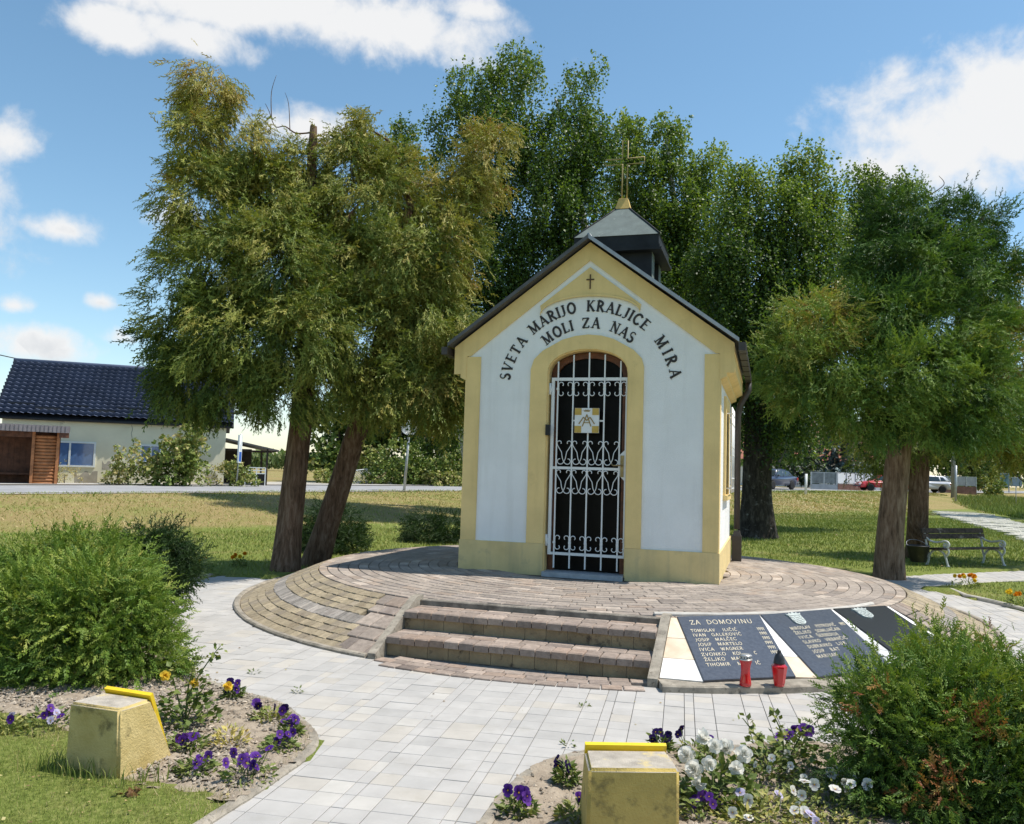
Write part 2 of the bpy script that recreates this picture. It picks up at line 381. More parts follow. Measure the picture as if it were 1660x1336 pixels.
ground = raw_mesh('ground', np.stack([X.ravel(), Y.ravel(), Z.ravel()], 1), q, lawn_m, smooth=True); tag(ground, kind='structure')

# ------------------------------------------------------------------ road with its verge and edge lines
asphalt = mat('asphalt', (.30, .30, .305), .9, .10, 1.2, bump=.3, bscale=40, spec=.25)
line_m = mat('road_paint', (.72, .72, .70), .7, .12, 3)
gravel_m = mat('verge_gravel', (.42, .39, .33), .95, .2, 6, bump=.6, bscale=30)
def strip(name, o0, o1, dz, m, kind='structure', parent=None, pts=road_near):
    V, Fq = [], []; dense = []
    for i in range(len(pts) - 1):
        for k in range(6): dense.append(pts[i].lerp(pts[i + 1], k / 6))
    dense.append(pts[-1])
    for i, p in enumerate(dense):
        d = dense[min(i + 1, len(dense) - 1)] - dense[max(i - 1, 0)]; n = Vector((-d.y, d.x, 0)).normalized()
        for o in (o0, o1):
            a = p + n * o; V.append((a.x, a.y, p.z + .03 + dz))
    for i in range(len(dense) - 1): Fq.append((2 * i, 2 * i + 2, 2 * i + 3, 2 * i + 1))
    o = raw_mesh(name, np.array(V), np.array(Fq), m, parent=parent)
    if parent is None: tag(o, kind=kind)
    return o
strip('verge', -.55, 0.1, .012, gravel_m)
road = strip('road', 0, 6.4, .02, asphalt)
strip('edge_line', .25, .40, .026, line_m, parent=road); strip('edge_line', 6.0, 6.15, .026, line_m, parent=road)
strip('pavement', 6.5, 8.2, .05, mat('pavement_concrete', (.42, .40, .37), .9, .12, 2, bump=.3))

# ------------------------------------------------------------------ concrete slab path
conc = mat('kerb_concrete', (.34, .30, .24), .95, .22, 9, bump=.7, bscale=140, spots=((.16, .14, .11), 26, .56, .12))
slab_o = mat('slab_face', (.42, .402, .377), .85, .06, 5, bump=.25, bscale=220, tint='obj', spec=.3, spots=((.345, .325, .29), 3.1, .58, .2))
slab_a = mat('slab_face_far', (.42, .402, .377), .85, .06, 5, bump=.2, bscale=200, tint='attr', spec=.3, spots=((.345, .325, .29), 3.1, .58, .2))
path = MB()
bed_m = mat('joint_sand', (.27, .255, .23), .95, .2, 20)
pb = []
for a in np.arange(-101, 116.5, 3.1): pb.append((CEN[0] + 5.12 * sin(radians(a)), CEN[1] - 5.12 * cos(radians(a))))
jx, jy = np.meshgrid(np.arange(-5, 14.2, .12), np.arange(-1, 18.4, .12)); ok = in_path(jx, jy)
ii = np.arange(jx.size).reshape(jx.shape); cell = ok[:-1, :-1] & ok[1:, 1:] & ok[1:, :-1] & ok[:-1, 1:]
qq = np.stack([ii[:-1, :-1], ii[:-1, 1:], ii[1:, 1:], ii[1:, :-1]], -1)[cell]
path = raw_mesh('path', np.stack([jx.ravel(), jy.ravel(), np.full(jx.size, -.012)], 1), qq, bed_m); tag(path, kind='structure')
st = MB().cbox(-.5, .5, -.5, .5, -.05, 0, .014, None, .0016)
slabs = Pieces(st); ang = radians(-11.5); du, dv = np.array([cos(ang), sin(ang)]), np.array([-sin(ang), cos(ang)])
cols = [.195, .13, .062, .127]; u = -9.0 - .02; k = 0
while u < 14:
    w = cols[k % 4]; k += 1; uc = u + w / 2; u += w
    for v in np.arange(-4, 20, .152):
        p = du * uc + dv * (v + .076)
        if not any(in_path(*(p + du * a_ * w / 2 + dv * b_ * .07)) for a_, b_ in ((0, 0), (1, 1), (-1, 1), (1, -1), (-1, -1))): continue
        d = math.hypot(p[0] - CEN[0], p[1] - CEN[1])
        if d < 4.2: continue
        t = random.gauss(.98, .022); c = (t, t, t)
        z = random.random()
        if z < .13: c = (t * 1.05, t * 1.02, t * .965)
        elif z < .27: c = (t * .93, t * .935, t * .94)
        elif z < .32: c = (t * 1.10, t * 1.09, t * 1.06)
        M = Matrix.Translation((p[0], p[1], random.uniform(-.001, .0015))) @ Matrix.Rotation(ang, 4, 'Z') @ Matrix.Rotation(random.gauss(0, .003), 4, 'X') @ Matrix.Diagonal((w - .0036, .152 - .0036, 1, 1))
        slabs.add(M, c)
slabs.build('paving_slab', 'paving_slabs', slab_o, slab_a, path)

def kerb(name, pts, w, h, m, z0=-.06, closed=False, lip=.012):
    """a concrete kerb following a line: chamfered section swept along it"""
    sec = [(-w / 2, z0), (-w / 2, h - lip), (-w / 2 + lip, h), (w / 2 - lip, h), (w / 2, h - lip), (w / 2, z0)]
    b = MB(); n = len(pts); V = []
    for i, p in enumerate(pts):
        d = Vector(pts[min(i + 1, n - 1)]) - Vector(pts[max(i - 1, 0)]); nn = Vector((-d[1], d[0])).normalized(); j = random.uniform(-.003, .003)
        V += [(p[0] + nn.x * (o + j), p[1] + nn.y * (o + j), z + random.uniform(-.002, .002)) for o, z in sec]
    k = len(sec); fs = [(i * k + a, i * k + a + 1, (i + 1) * k + a + 1, (i + 1) * k + a) for i in range(n - 1) for a in range(k - 1)]
    fs += [tuple(range(k - 1, -1, -1)), tuple((n - 1) * k + a for a in range(k))]
    return b.add(V, fs).build(name, m)
def smooth_line(pts, n=8):
    out = []; pts = [np.array(p, float) for p in pts]
    for i in range(len(pts) - 1):
        p0, p1, p2, p3 = pts[max(i - 1, 0)], pts[i], pts[i + 1], pts[min(i + 2, len(pts) - 1)]
        for t in np.arange(n) / n:
            out.append(tuple(.5 * (2 * p1 + (p2 - p0) * t + (2 * p0 - 5 * p1 + 4 * p2 - p3) * t * t + (3 * p1 - p0 - 3 * p2 + p3) * t ** 3)))
    return out + [tuple(pts[-1])]
left_edge = [(-3.0, 7.9), (-2.85, 7.4), (-2.5, 6.4), (-1.79, 5.67), (-1.42, 5.41), (-1.22, 5.14), (-1.07, 4.88), (-1.0, 4.70), (-.985, 4.56), (-1.0, 4.38), (-1.04, 4.2), (-1.11, 3.92), (-1.2, 3.61), (-1.44, 2.7), (-1.9, 1.2)]
right_edge = [(-.55, 2.1), (-.27, 3.1), (-.1, 3.69), (-.03, 3.95), (.03, 4.13), (.08, 4.26), (.14, 4.37), (.25, 4.52), (.38, 4.62), (.5, 4.70), (.63, 4.75), (1.0, 4.80), (1.85, 4.9), (3.0, 5.5), (4.75, 6.8)]
kl = kerb('kerb', smooth_line([(x - .03, y) for x, y in left_edge]), .06, .020, conc); tag(kl, kind='structure')
kr = kerb('kerb', smooth_line([(x + .03, y - .025) for x, y in right_edge]), .06, .018, conc); tag(kr, kind='structure')
ring_k = [(CEN[0] + 5.15 * sin(radians(a)), CEN[1] - 5.15 * cos(radians(a))) for a in np.arange(50, 104, 2)] + [(6.34, 12.22), (7.2, 12.93), (8.4, 13.53), (14, 16.4)]
tag(kerb('kerb', ring_k, .06, .045, mat('kerb_pale', (.45, .42, .36), .9, .15, 8, bump=.4)), kind='structure')
ring_l = [(CEN[0] + 5.15 * sin(radians(a)), CEN[1] - 5.15 * cos(radians(a))) for a in np.arange(-100, -58, 2)]
tag(kerb('kerb', ring_l, .06, .04, conc), kind='structure')

# ------------------------------------------------------------------ flower bed soil
soil_m = mat('bed_soil', (.40, .335, .255), 1.0, .3, 14, bump=1.0, bscale=75, col2=(.25, .20, .15), spots=((.13, .10, .075), 9, .57, .12), spec=.1)
def soil(name, poly, step=.035):
    P_ = np.array(poly); x, y = np.meshgrid(np.arange(P_[:, 0].min() - .2, P_[:, 0].max() + .2, step), np.arange(max(P_[:, 1].min(), 2.6), P_[:, 1].max() + .2, step))
    ok = inside(poly, x, y); i = np.arange(x.size).reshape(x.shape); grow = ok.copy()
    for ax, k_ in ((0, 1), (0, -1), (1, 1), (1, -1), (0, 2), (0, -2), (1, 2), (1, -2), (0, 3), (0, -3), (1, 3), (1, -3)): grow |= np.roll(ok, k_, ax)
    ok = grow & ~in_path(x, y)
    c = ok[:-1, :-1] & ok[1:, 1:] & ok[1:, :-1] & ok[:-1, 1:]
    q = np.stack([i[:-1, :-1], i[:-1, 1:], i[1:, 1:], i[1:, :-1]], -1)[c]
    z = .014 + .010 * wob(x, y, 2.5) + .012 * wob(x, y, 9, 1.) + .006 * wob(x, y, 31, 2.) + rng.normal(0, .005, x.shape)
    o = raw_mesh(name, np.stack([x.ravel(), y.ravel(), z.ravel()], 1), q, soil_m, smooth=True); return tag(o, kind='structure')
soil('flower_bed', bed_left); soil('flower_bed', bed_right)
def pebbles(name, poly, n, s0, s1, m, zb=.020):
    P_ = np.array(poly); x = rng.uniform(P_[:, 0].min(), P_[:, 0].max(), n * 3); y = rng.uniform(max(2.8, P_[:, 1].min()), min(P_[:, 1].max(), 6.3), n * 3)
    k = inside(poly, x, y); x, y = x[k][:n], y[k][:n]; n = len(x)
    oct_ = np.array([(1, 0, 0), (-1, 0, 0), (0, 1, 0), (0, -1, 0), (0, 0, .7), (0, 0, -.7)]); of = np.array([(0, 2, 4), (2, 1, 4), (1, 3, 4), (3, 0, 4), (2, 0, 5), (1, 2, 5), (3, 1, 5), (0, 3, 5)])
    s = rng.uniform(s0, s1, n) ; v = oct_[None] * s[:, None, None] * rng.uniform(.6, 1.3, (n, 6, 1)); a = rng.uniform(0, 6.28, n)
    v = np.stack([v[..., 0] * np.cos(a)[:, None] - v[..., 1] * np.sin(a)[:, None], v[..., 0] * np.sin(a)[:, None] + v[..., 1] * np.cos(a)[:, None], v[..., 2]], -1)
    v += np.stack([x, y, np.full(n, zb)], 1)[:, None]
    t = rng.uniform(.55, 1.3, n)[:, None] * np.array([1, .95, .88]); tt = np.repeat(np.c_[t, np.ones(n)], 6, 0)
    o = raw_mesh(name, v.reshape(-1, 3), (of[None] + 6 * np.arange(n)[:, None, None]).reshape(-1, 3), m, tt, tint_color=True); return tag(o, kind='stuff')
peb_m = mat('pebble', (.36, .32, .27), .95, .2, 30, tint='attr')
pebbles('soil_crumbs', bed_left, 6500, .003, .016, peb_m); pebbles('soil_crumbs', bed_right, 5200, .003, .016, peb_m)

# ------------------------------------------------------------------ round brick terrace
brick_o = mat('terrace_brick', (.315, .265, .222), .9, .14, 22, bump=.5, bscale=160, tint='obj', spots=((.22, .17, .14), 4.2, .56, .2))
brick_a = mat('terrace_brick_far', (.315, .265, .222), .9, .14, 22, bump=.4, bscale=150, tint='attr', spots=((.22, .17, .14), 4.2, .56, .2))
joint_m = mat('terrace_joint', (.085, .07, .055), 1.0, .3, 15)
ar, rr = np.radians(np.arange(-180, 180, .75)), np.array([4.28, 4.20, 4.05, 3.85, 3.6, 3.38, 3.30, 2.4, 1.2, 0.02])
def terr_z(r): return np.where(r > R_TOP, Z_RIM * (R_BASE - r) / (R_BASE - R_TOP), np.interp(r, [1.5, R_TOP], [.38, Z_RIM]))
A_, Rr = np.meshgrid(ar, rr); tx, ty = CEN[0] + Rr * np.sin(A_), CEN[1] - Rr * np.cos(A_)
tz = terr_z(Rr) - .030
uu, ll = to_chap(tx, ty); tz = np.where((np.abs(uu - 1.53) < 1.09) & (ll < -2.25), -.03, tz)
na, nr = len(ar), len(rr); ti = np.arange(na * nr).reshape(nr, na); tj = np.roll(ti, -1, 1)
terrace = raw_mesh('terrace', np.stack([tx.ravel(), ty.ravel(), tz.ravel()], 1), np.stack([ti[:-1], tj[:-1], tj[1:], ti[1:]], -1).reshape(-1, 4), joint_m)
tag(terrace, kind='structure')
def in_steps(x, y):
    u, l = to_chap(x, y); return abs(u - 1.53) < 1.19 and l < -2.19
def brick_col(base=(1, 1, 1), s=.10):
    t = random.gauss(1, s); z = random.random()
    if z < .10: c = (1.28 * t, 1.28 * t, 1.27 * t)
    elif z < .24: c = (.86 * t, .86 * t, .88 * t)
    elif z < .36: c = (1.04 * t, .98 * t, .93 * t)
    else: c = (t, t, t)
    return tuple(b * v for b, v in zip(base, c))
bt = MB().cbox(-.5, .5, -.5, .5, -.06, 0, .03, None, .005)
top = Pieces(bt); r = R_TOP - .05; row = 0
while r > 1.35:
    w = .098 if row == 0 else .116; length = .16 if row == 0 else .225
    n = int(round(2 * pi * r / length)); off = random.random()
    for i in range(n):
        a = 2 * pi * (i + off) / n; x, y = CEN[0] + r * sin(a), CEN[1] - r * cos(a)
        u_, l_ = to_chap(x, y)
        if (-.02 < u_ < 2.92 and -.02 < l_ < 3.05) or in_steps(x, y): continue
        M = Matrix.Translation((x, y, float(terr_z(r)) + random.uniform(-.002, .002))) @ Matrix.Rotation(a, 4, 'Z') @ Matrix.Rotation(random.gauss(0, .006), 4, 'X') @ Matrix.Diagonal((2 * pi * r / n - .006, w - .006, 1, 1))
        top.add(M, brick_col((1.12, 1.1, 1.06) if row == 0 else (1, 1, 1)))
    r -= (.098 + .116) / 2 if row == 0 else .1165; row += 1
top.build('brick', 'bricks', brick_o, brick_a, terrace)
sk_t = MB().cbox(-.5, .5, -.5, .5, -.05, 0, .04, None, .006)
skirt = Pieces(sk_t); slope = math.atan2(Z_RIM, R_BASE - R_TOP)
rows = []; rad = R_TOP + .012
for kind, w in [('y', .082)] * 4 + [('g', .125)] + [('y', .082)] * 4 + [('y', .07)]: rows.append((kind, rad + w / 2, w)); rad += w + .003
def slope_M(r, a, lift, sx, sy, tilt=0.0):
    x, y = CEN[0] + r * sin(a), CEN[1] - r * cos(a)
    # local y points outward and down the slope
    return Matrix.Translation((x, y, float(terr_z(np.array(r))) + lift)) @ Matrix.Rotation(a + pi, 4, 'Z') @ Matrix.Rotation(-(slope - tilt), 4, 'X') @ Matrix.Diagonal((sx, sy, 1, 1))
for kind, r, w in rows:
    length = .062 if kind == 'g' else .105
    n = int(2 * pi * r / length); off = random.random()
    for i in range(n):
        a = (2 * pi * (i + off) / n + pi) % (2 * pi) - pi; d = math.degrees(a)
        x, y = CEN[0] + r * sin(a), CEN[1] - r * cos(a)
        lim = -42.5 + 6.5 * (r - R_TOP); lim_r = 53.5 - 2 * (r - R_TOP)
        if d < -128 or d > 132 or (lim < d < lim_r) or in_steps(x, y): continue
        j = random.uniform(-.004, .004)
        M = slope_M(r + j, a, .004 + random.uniform(-.002, .003), 2 * pi * r / n - .005, w / cos(slope) + .004, .065 if kind == 'y' else .02)
        if kind == 'y':
            t = random.gauss(1, .09); z = random.random(); c = (.97 * t, .94 * t, .74 * t) if z < .75 else (.82 * t, .80 * t, .68 * t)
            c = tuple(v * 1.13 for v in c)
        else:
            t = random.gauss(1, .13); c = (.92 * t, .98 * t, 1.02 * t) if random.random() < .8 else (1.35 * t, 1.42 * t, 1.45 * t)
        skirt.add(M, c)
for d0, d1 in ((-42.4, -18), (46.8, 53.4)):            # brown bands of larger stones beside the steps and the memorial
    rad = R_TOP + .012; k = 0
    for w in (.155, .11, .19, .155, .175):
        r = rad + w / 2; rad += w + .004
        if rad > R_BASE: break
        lim = d0 + (6.5 * (r - R_TOP) if d0 < 0 else 0); lr = d1 if d0 < 0 else d1 - 2 * (r - R_TOP)
        a = radians(lim) + .0
        while math.degrees(a) < lr:
            l = random.choice((.14, .19, .12)) ; an = a + l / r
            if math.degrees(an) > lr: l = max(.03, (radians(lr) - a) * r); an = radians(lr) + 1e-4
            am = (a + an) / 2; x, y = CEN[0] + r * sin(am), CEN[1] - r * cos(am); a = an
            u_, l_ = to_chap(x, y)
            if d0 < 0 and u_ > .43: continue
            skirt.add(slope_M(r, am, .004, l - .006, w / cos(slope) - .004, .02), brick_col((.95, .93, .92)))
skirt.build('skirt_brick', 'skirt_bricks', brick_o, brick_a, terrace)
foot = [(CEN[0] + 4.225 * sin(radians(a)), CEN[1] - 4.225 * cos(radians(a))) for a in np.arange(-128, -31.4, 2)]
kerb('base_kerb', foot, .065, .028, conc).parent = terrace
foot = [(CEN[0] + 4.225 * sin(radians(a)), CEN[1] - 4.225 * cos(radians(a))) for a in np.arange(47, 132, 2)]
kerb('base_kerb', foot, .065, .028, conc).parent = terrace

# ------------------------------------------------------------------ steps
SM = Matrix.Translation(chap(1.53, -2.94, -.38)) @ RC
steps = thing('garden_steps', 'brick nosed concrete steps leading from the pale path up to the round terrace', 'steps', chap(1.53, -2.94, -.38), -TH)
riser_m = mat('riser_stone', (.36, .28, .17), .9, .25, 7, bump=.6, bscale=120, tint='obj', col2=(.24, .18, .11), spots=((.08, .06, .045), 8, .56, .12))
dark_conc = mat('stained_concrete', (.26, .23, .19), .95, .25, 10, bump=.6, bscale=120, spots=((.10, .09, .075), 7, .5, .2))
MB().box(-1.06, 1.06, .012, .70, -.05, .085).box(-1.06, 1.06, .345, .70, .085, .235).build('core', dark_conc, steps)
nose = MB().cbox(-.5, .5, -.5, .5, -.058, 0, .06, None, .009).mesh('nose_brick', brick_o)
flat = MB().cbox(-.5, .5, -.5, .5, -.05, 0, .04, None, .005).mesh('tread_brick', brick_o)
for y0, zt, dep in ((0, .155, .335), (.335, .305, .33)):
    n = 17; w = 2.12 / n
    for i in range(n):
        o = link('nose_brick', nose, steps, Matrix.Translation((-1.06 + w * (i + .5), y0 + .085 - .022, zt + random.uniform(-.003, .002))) @ Matrix.Rotation(random.gauss(0, .012), 4, 'X') @ Matrix.Diagonal((w - .007, .17, 1, 1))); o.color = (*brick_col((.98, .92, .9)), 1)
    n2 = 10; w = 2.12 / n2
    for k, (yy, d) in enumerate(((y0 + .15, .10), (y0 + .253, .095))):
        for i in range(n2):
            o = link('tread_brick', flat, steps, Matrix.Translation((-1.06 + w * (i + .5), yy + d / 2, zt - .002)) @ Matrix.Diagonal((w - .006, d - .004, 1, 1))); o.color = (*brick_col((1.02, .97, .95)), 1)
    n3 = 12; w = 2.12 / n3; rt = MB().box(-.5, .5, 0, .03, 0, 1).mesh('riser_tile', riser_m)
    for i in range(n3):
        o = link('riser_tile', rt, steps, Matrix.Translation((-1.06 + w * (i + .5), y0 + .004 + random.uniform(0, .003), zt - .155)) @ Matrix.Diagonal((w - .004, 1, .098, 1))); t = random.gauss(1, .12); o.color = (t, t, t * .97, 1)
MB().cbox(-1.06, 1.06, .665, .735, .24, .352, .008).build('top_edging', dark_conc, steps)
for s in (-1, 1):
    w0, w1 = (-1.130, -1.062) if s < 0 else (1.062, 1.135)
    prof = [(-.20, -.04), (-.20, .045), (.60, .385), (.735, .385), (.735, -.04)] if s < 0 else [(-.17, -.04), (-.17, .06), (.60, .385), (.735, .385), (.735, -.04)]
    MB().prism(prof, w0, w1, 'x').build('cheek_slab', conc, steps)
for k, rr_ in enumerate((4.19, 4.085, 3.98)):                            # brick apron at the foot
    n = int(2 * pi * rr_ / .15)
    for i in range(n):
        a = 2 * pi * (i + .5 * (k % 2)) / n - pi; x, y = CEN[0] + rr_ * sin(a) * 1.035, CEN[1] - rr_ * cos(a) * 1.035
        p = SM.inverted() @ Vector((x, y, .0))
        if abs(p.x) > 1.0 or p.y > -.04: continue
        o = link('apron_brick', flat, steps, Matrix.Translation((p.x, p.y, .012)) @ Matrix.Rotation(a + TH, 4, 'Z') @ Matrix.Diagonal((.146, .104, 1, 1))); o.color = (*brick_col((.95, .9, .88)), 1)
# ================================================================== lettering: strokes with thick and thin, optional serifs
TK, TN = .20, .10
def _arc(cx, cy, rx, ry, a0, a1, t, n=9): return [(cx + rx * cos(radians(a0 + (a1 - a0) * i / n)), cy + ry * sin(radians(a0 + (a1 - a0) * i / n))) for i in range(n + 1)], t
def _ln(*p, t=TK): return list(p), t
GL = {  # letter: (width, strokes, serifs (x, y))
 'A': (.78, [_ln((.08, 0), (.39, 1), t=TN), _ln((.39, 1), (.70, 0)), _ln((.2, .34), (.58, .34), t=TN)], [(.08, 0), (.70, 0)]),
 'B': (.66, [_ln((.15, 0), (.15, 1)), _arc(.15, .75, .38, .25, 90, -90, TK), _arc(.15, .26, .45, .26, 90, -90, TK)], [(.12, 0), (.12, 1)]),
 'C': (.76, [_arc(.42, .5, .34, .49, 45, 315, TK, 14)], []),
 'D': (.78, [_ln((.15, 0), (.15, 1)), _arc(.15, .5, .55, .49, 90, -90, TK, 12)], [(.12, 0), (.12, 1)]),
 'E': (.64, [_ln((.15, 0), (.15, 1)), _ln((.15, .96), (.58, .96), t=TN), _ln((.15, .52), (.5, .52), t=TN), _ln((.15, .04), (.6, .04), t=TN)], [(.12, 0), (.12, 1)]),
 'G': (.80, [_arc(.42, .5, .34, .49, 45, 330, TK, 14), _ln((.72, .45), (.72, .1)), _ln((.48, .45), (.76, .45), t=TN)], []),
 'H': (.80, [_ln((.15, 0), (.15, 1)), _ln((.65, 0), (.65, 1)), _ln((.15, .52), (.65, .52), t=TN)], [(.15, 0), (.15, 1), (.65, 0), (.65, 1)]),
 'I': (.34, [_ln((.17, 0), (.17, 1))], [(.17, 0), (.17, 1)]),
 'J': (.48, [_ln((.3, 1), (.3, .2)), _arc(.12, .18, .18, .2, 0, -120, TN, 6)], [(.3, 1)]),
 'K': (.76, [_ln((.15, 0), (.15, 1)), _ln((.15, .42), (.62, 1), t=TN), _ln((.3, .58), (.68, 0))], [(.15, 0), (.15, 1), (.64, 1), (.66, 0)]),
 'L': (.62, [_ln((.15, 0), (.15, 1)), _ln((.15, .04), (.58, .04), t=TN), _ln((.56, .02), (.58, .2), t=TN)], [(.15, 0), (.15, 1)]),
 'M': (.98, [_ln((.14, 0), (.16, 1), t=TN), _ln((.16, 1), (.48, .06)), _ln((.48, .06), (.80, 1), t=TN), _ln((.82, 0), (.80, 1))], [(.14, 0), (.1, 1), (.84, 0), (.86, 1)]),
 'N': (.84, [_ln((.14, 0), (.14, 1), t=TN), _ln((.14, 1), (.68, 0)), _ln((.68, 0), (.68, 1), t=TN)], [(.14, 0), (.1, 1), (.68, 1)]),
 'O': (.84, [_arc(.42, .5, .34, .49, 0, 360, TK, 18)], []),
 'P': (.64, [_ln((.15, 0), (.15, 1)), _arc(.15, .72, .42, .28, 90, -90, TK)], [(.15, 0), (.12, 1)]),
 'R': (.74, [_ln((.15, 0), (.15, 1)), _arc(.15, .74, .40, .26, 90, -90, TK), _ln((.34, .48), (.66, 0))], [(.15, 0), (.12, 1), (.68, 0)]),
 'S': (.62, [_arc(.31, .74, .22, .25, 40, 270, TN, 9), _arc(.31, .25, .25, .25, 90, -140, TK, 9)], []),
 'T': (.70, [_ln((.35, 0), (.35, 1)), _ln((.04, .96), (.66, .96), t=TN), _ln((.05, .98), (.05, .8), t=TN), _ln((.65, .98), (.65, .8), t=TN)], [(.35, 0)]),
 'U': (.78, [_ln((.14, 1), (.14, .3)), _arc(.39, .3, .25, .29, 180, 360, TN, 8), _ln((.64, .3), (.64, 1), t=TN)], [(.14, 1), (.64, 1)]),
 'V': (.76, [_ln((.08, 1), (.38, 0)), _ln((.38, 0), (.68, 1), t=TN)], [(.08, 1), (.68, 1)]),
 'W': (1.04, [_ln((.08, 1), (.32, 0)), _ln((.32, 0), (.52, .9), t=TN), _ln((.52, .9), (.74, 0)), _ln((.74, 0), (.96, 1), t=TN)], [(.08, 1), (.96, 1)]),
 'Z': (.70, [_ln((.08, .96), (.62, .96), t=TN), _ln((.62, .96), (.08, .04)), _ln((.08, .04), (.64, .04), t=TN), _ln((.62, .02), (.65, .2), t=TN), _ln((.09, .98), (.07, .8), t=TN)], []),
 '1': (.36, [_ln((.2, 0), (.2, 1)), _ln((.2, 1), (.06, .8), t=TN)], []),
 '2': (.6, [_arc(.3, .72, .22, .26, 160, -40, TK, 8), _ln((.46, .56), (.08, .04)), _ln((.08, .05), (.54, .05))], []),
 '9': (.6, [_arc(.3, .68, .22, .3, 0, 360, TK, 12), _ln((.52, .66), (.36, 0))], [])}
for base, new, acc in (('C', 'Č', 'v'), ('C', 'Ć', '/'), ('S', 'Š', 'v'), ('Z', 'Ž', 'v')):
    w, st_, se = GL[base]; m = w / 2
    GL[new] = (w, st_ + ([_ln((m - .16, 1.32), (m, 1.12), t=.09), _ln((m, 1.12), (m + .16, 1.32), t=.09)] if acc == 'v' else [_ln((m - .03, 1.1), (m + .14, 1.34), t=.1)]), se)
def glyph(mb, ch, h, M, depth, serif=True, bold=None, slim=1.0):
    """one letter of height h, lying in the local x-y plane of M, standing depth out along z"""
    w, strokes, ser = GL[ch]; k = 0
    for pts, t in strokes:
        t = (bold or t) * h
        for i in range(len(pts) - 1):
            a, b = Vector((pts[i][0] * h * slim, pts[i][1] * h)), Vector((pts[i + 1][0] * h * slim, pts[i + 1][1] * h)); d = (b - a)
            if d.length < 1e-6: continue
            d.normalize(); n = Vector((-d.y, d.x)) * t / 2; e = d * (t * .22)
            z = depth * (1 + .02 * (k % 7)); k += 1
            q = [a - e - n, b + e - n, b + e + n, a - e + n]
            vs = [M @ Vector((p.x, p.y, zz)) for zz in (0, z) for p in q]
            mb.add(vs, [(4, 5, 6, 7), (0, 1, 5, 4), (1, 2, 6, 5), (2, 3, 7, 6), (3, 0, 4, 7)])
    if serif:
        for x, y in ser:
            z = depth * (1.15 + .02 * (k % 5)); k += 1; y0 = 0 if y < .5 else 1 - .06
            q = [(x - .16, y0), (x + .16, y0), (x + .16, y0 + .06), (x - .16, y0 + .06)]
            vs = [M @ Vector((p[0] * h * slim, p[1] * h, zz)) for zz in (0, z) for p in q]
            mb.add(vs, [(4, 5, 6, 7), (0, 1, 5, 4), (1, 2, 6, 5), (2, 3, 7, 6), (3, 0, 4, 7)])
def line_width(s, h, gap=.10, slim=1.0): return sum((GL[c][0] * slim + gap if c != ' ' else .42) * h for c in s) - gap * h
def text_line(mb, s, x0, x1, y, h, M, depth, bold):
    """text from x0 to x1 on a flat face, its letters spaced to fill the line"""
    nat = line_width(s, h, 0.0); n = max(1, len(s) - 1); sl_ = min(1, (x1 - x0 - .10 * h * n) / nat); g = (x1 - x0 - nat * sl_) / n; x = x0
    for c in s:
        if c != ' ': glyph(mb, c, h, M @ Matrix.Translation((x, y, 0)), depth, False, bold, sl_); x += GL[c][0] * h * sl_ + g
        else: x += .42 * h + g

# ================================================================== memorial plates lying on the slope of the terrace
granite = mat('polished_granite', (.080, .090, .112), .27, .25, 40, bump=.03, bscale=300, spec=.55, col2=(.048, .056, .074), spots=((.075, .08, .09), 2.2, .60, .2))  # sky reflection is put into the blue-grey base colour
granite2 = mat('black_granite', (.022, .024, .026), .34, .3, 40, spec=.5, col2=(.015, .016, .018))
marble_w = mat('white_marble', (.80, .78, .74), .5, .05, 3, bump=.1, bscale=200)
marble_c = mat('veined_marble', (.72, .62, .48), .5, .15, 5, col2=(.56, .42, .28), bump=.1, bscale=200)
gold = mat('gilt_letters', (.66, .58, .43), .5, .1, 30, metal=.1)
silver = mat('cast_zinc', (.42, .46, .44), .5, .15, 20, bump=.3, bscale=80, metal=.3)
mem = thing('war_memorial', 'dark memorial plates with gilt names on the slope right of the steps', 'memorial', (CEN[0], CEN[1], 0))
pan = [(4.6, 18.0), (18.0, 34.6), (35.2, 46.4)]; DT, DB, ZT, ZB = 3.27, 4.19, .362, .050
mframes = []
for tl_, tr_, bl_ in (((1097, 1003), (1230, 1000), (1140, 1107)), ((1232, 1000), (1345, 990.5), (1325, 1101)), ((1350, 990), (1434, 985), (1488, 1092))):
    A3, B3, C3 = [onz(*p, z) - mem.location for p, z in ((tl_, ZT), (tr_, ZT), (bl_, ZB))]
    xv = B3 - A3; wid = xv.length; xv.normalize(); yv = C3 - A3; ln = yv.length; yv.normalize(); zv = xv.cross(-yv).normalized(); o_ = (A3 + B3) / 2
    mframes.append((Matrix(((xv.x, -yv.x, zv.x, o_.x), (xv.y, -yv.y, zv.y, o_.y), (xv.z, -yv.z, zv.z, o_.z), (0, 0, 0, 1))), wid, ln))   # local: x right, y up the slope, z out; the plates are cut slightly askew
labels = ['dark plate headed by two words above eight gilt names', 'middle dark plate with a coat of arms above gilt names', 'blacker plate with a coat of arms at the right end']
rows1 = [('ZA', .115, .235, .12), ('DOMOVINU', .31, .86, .12)]
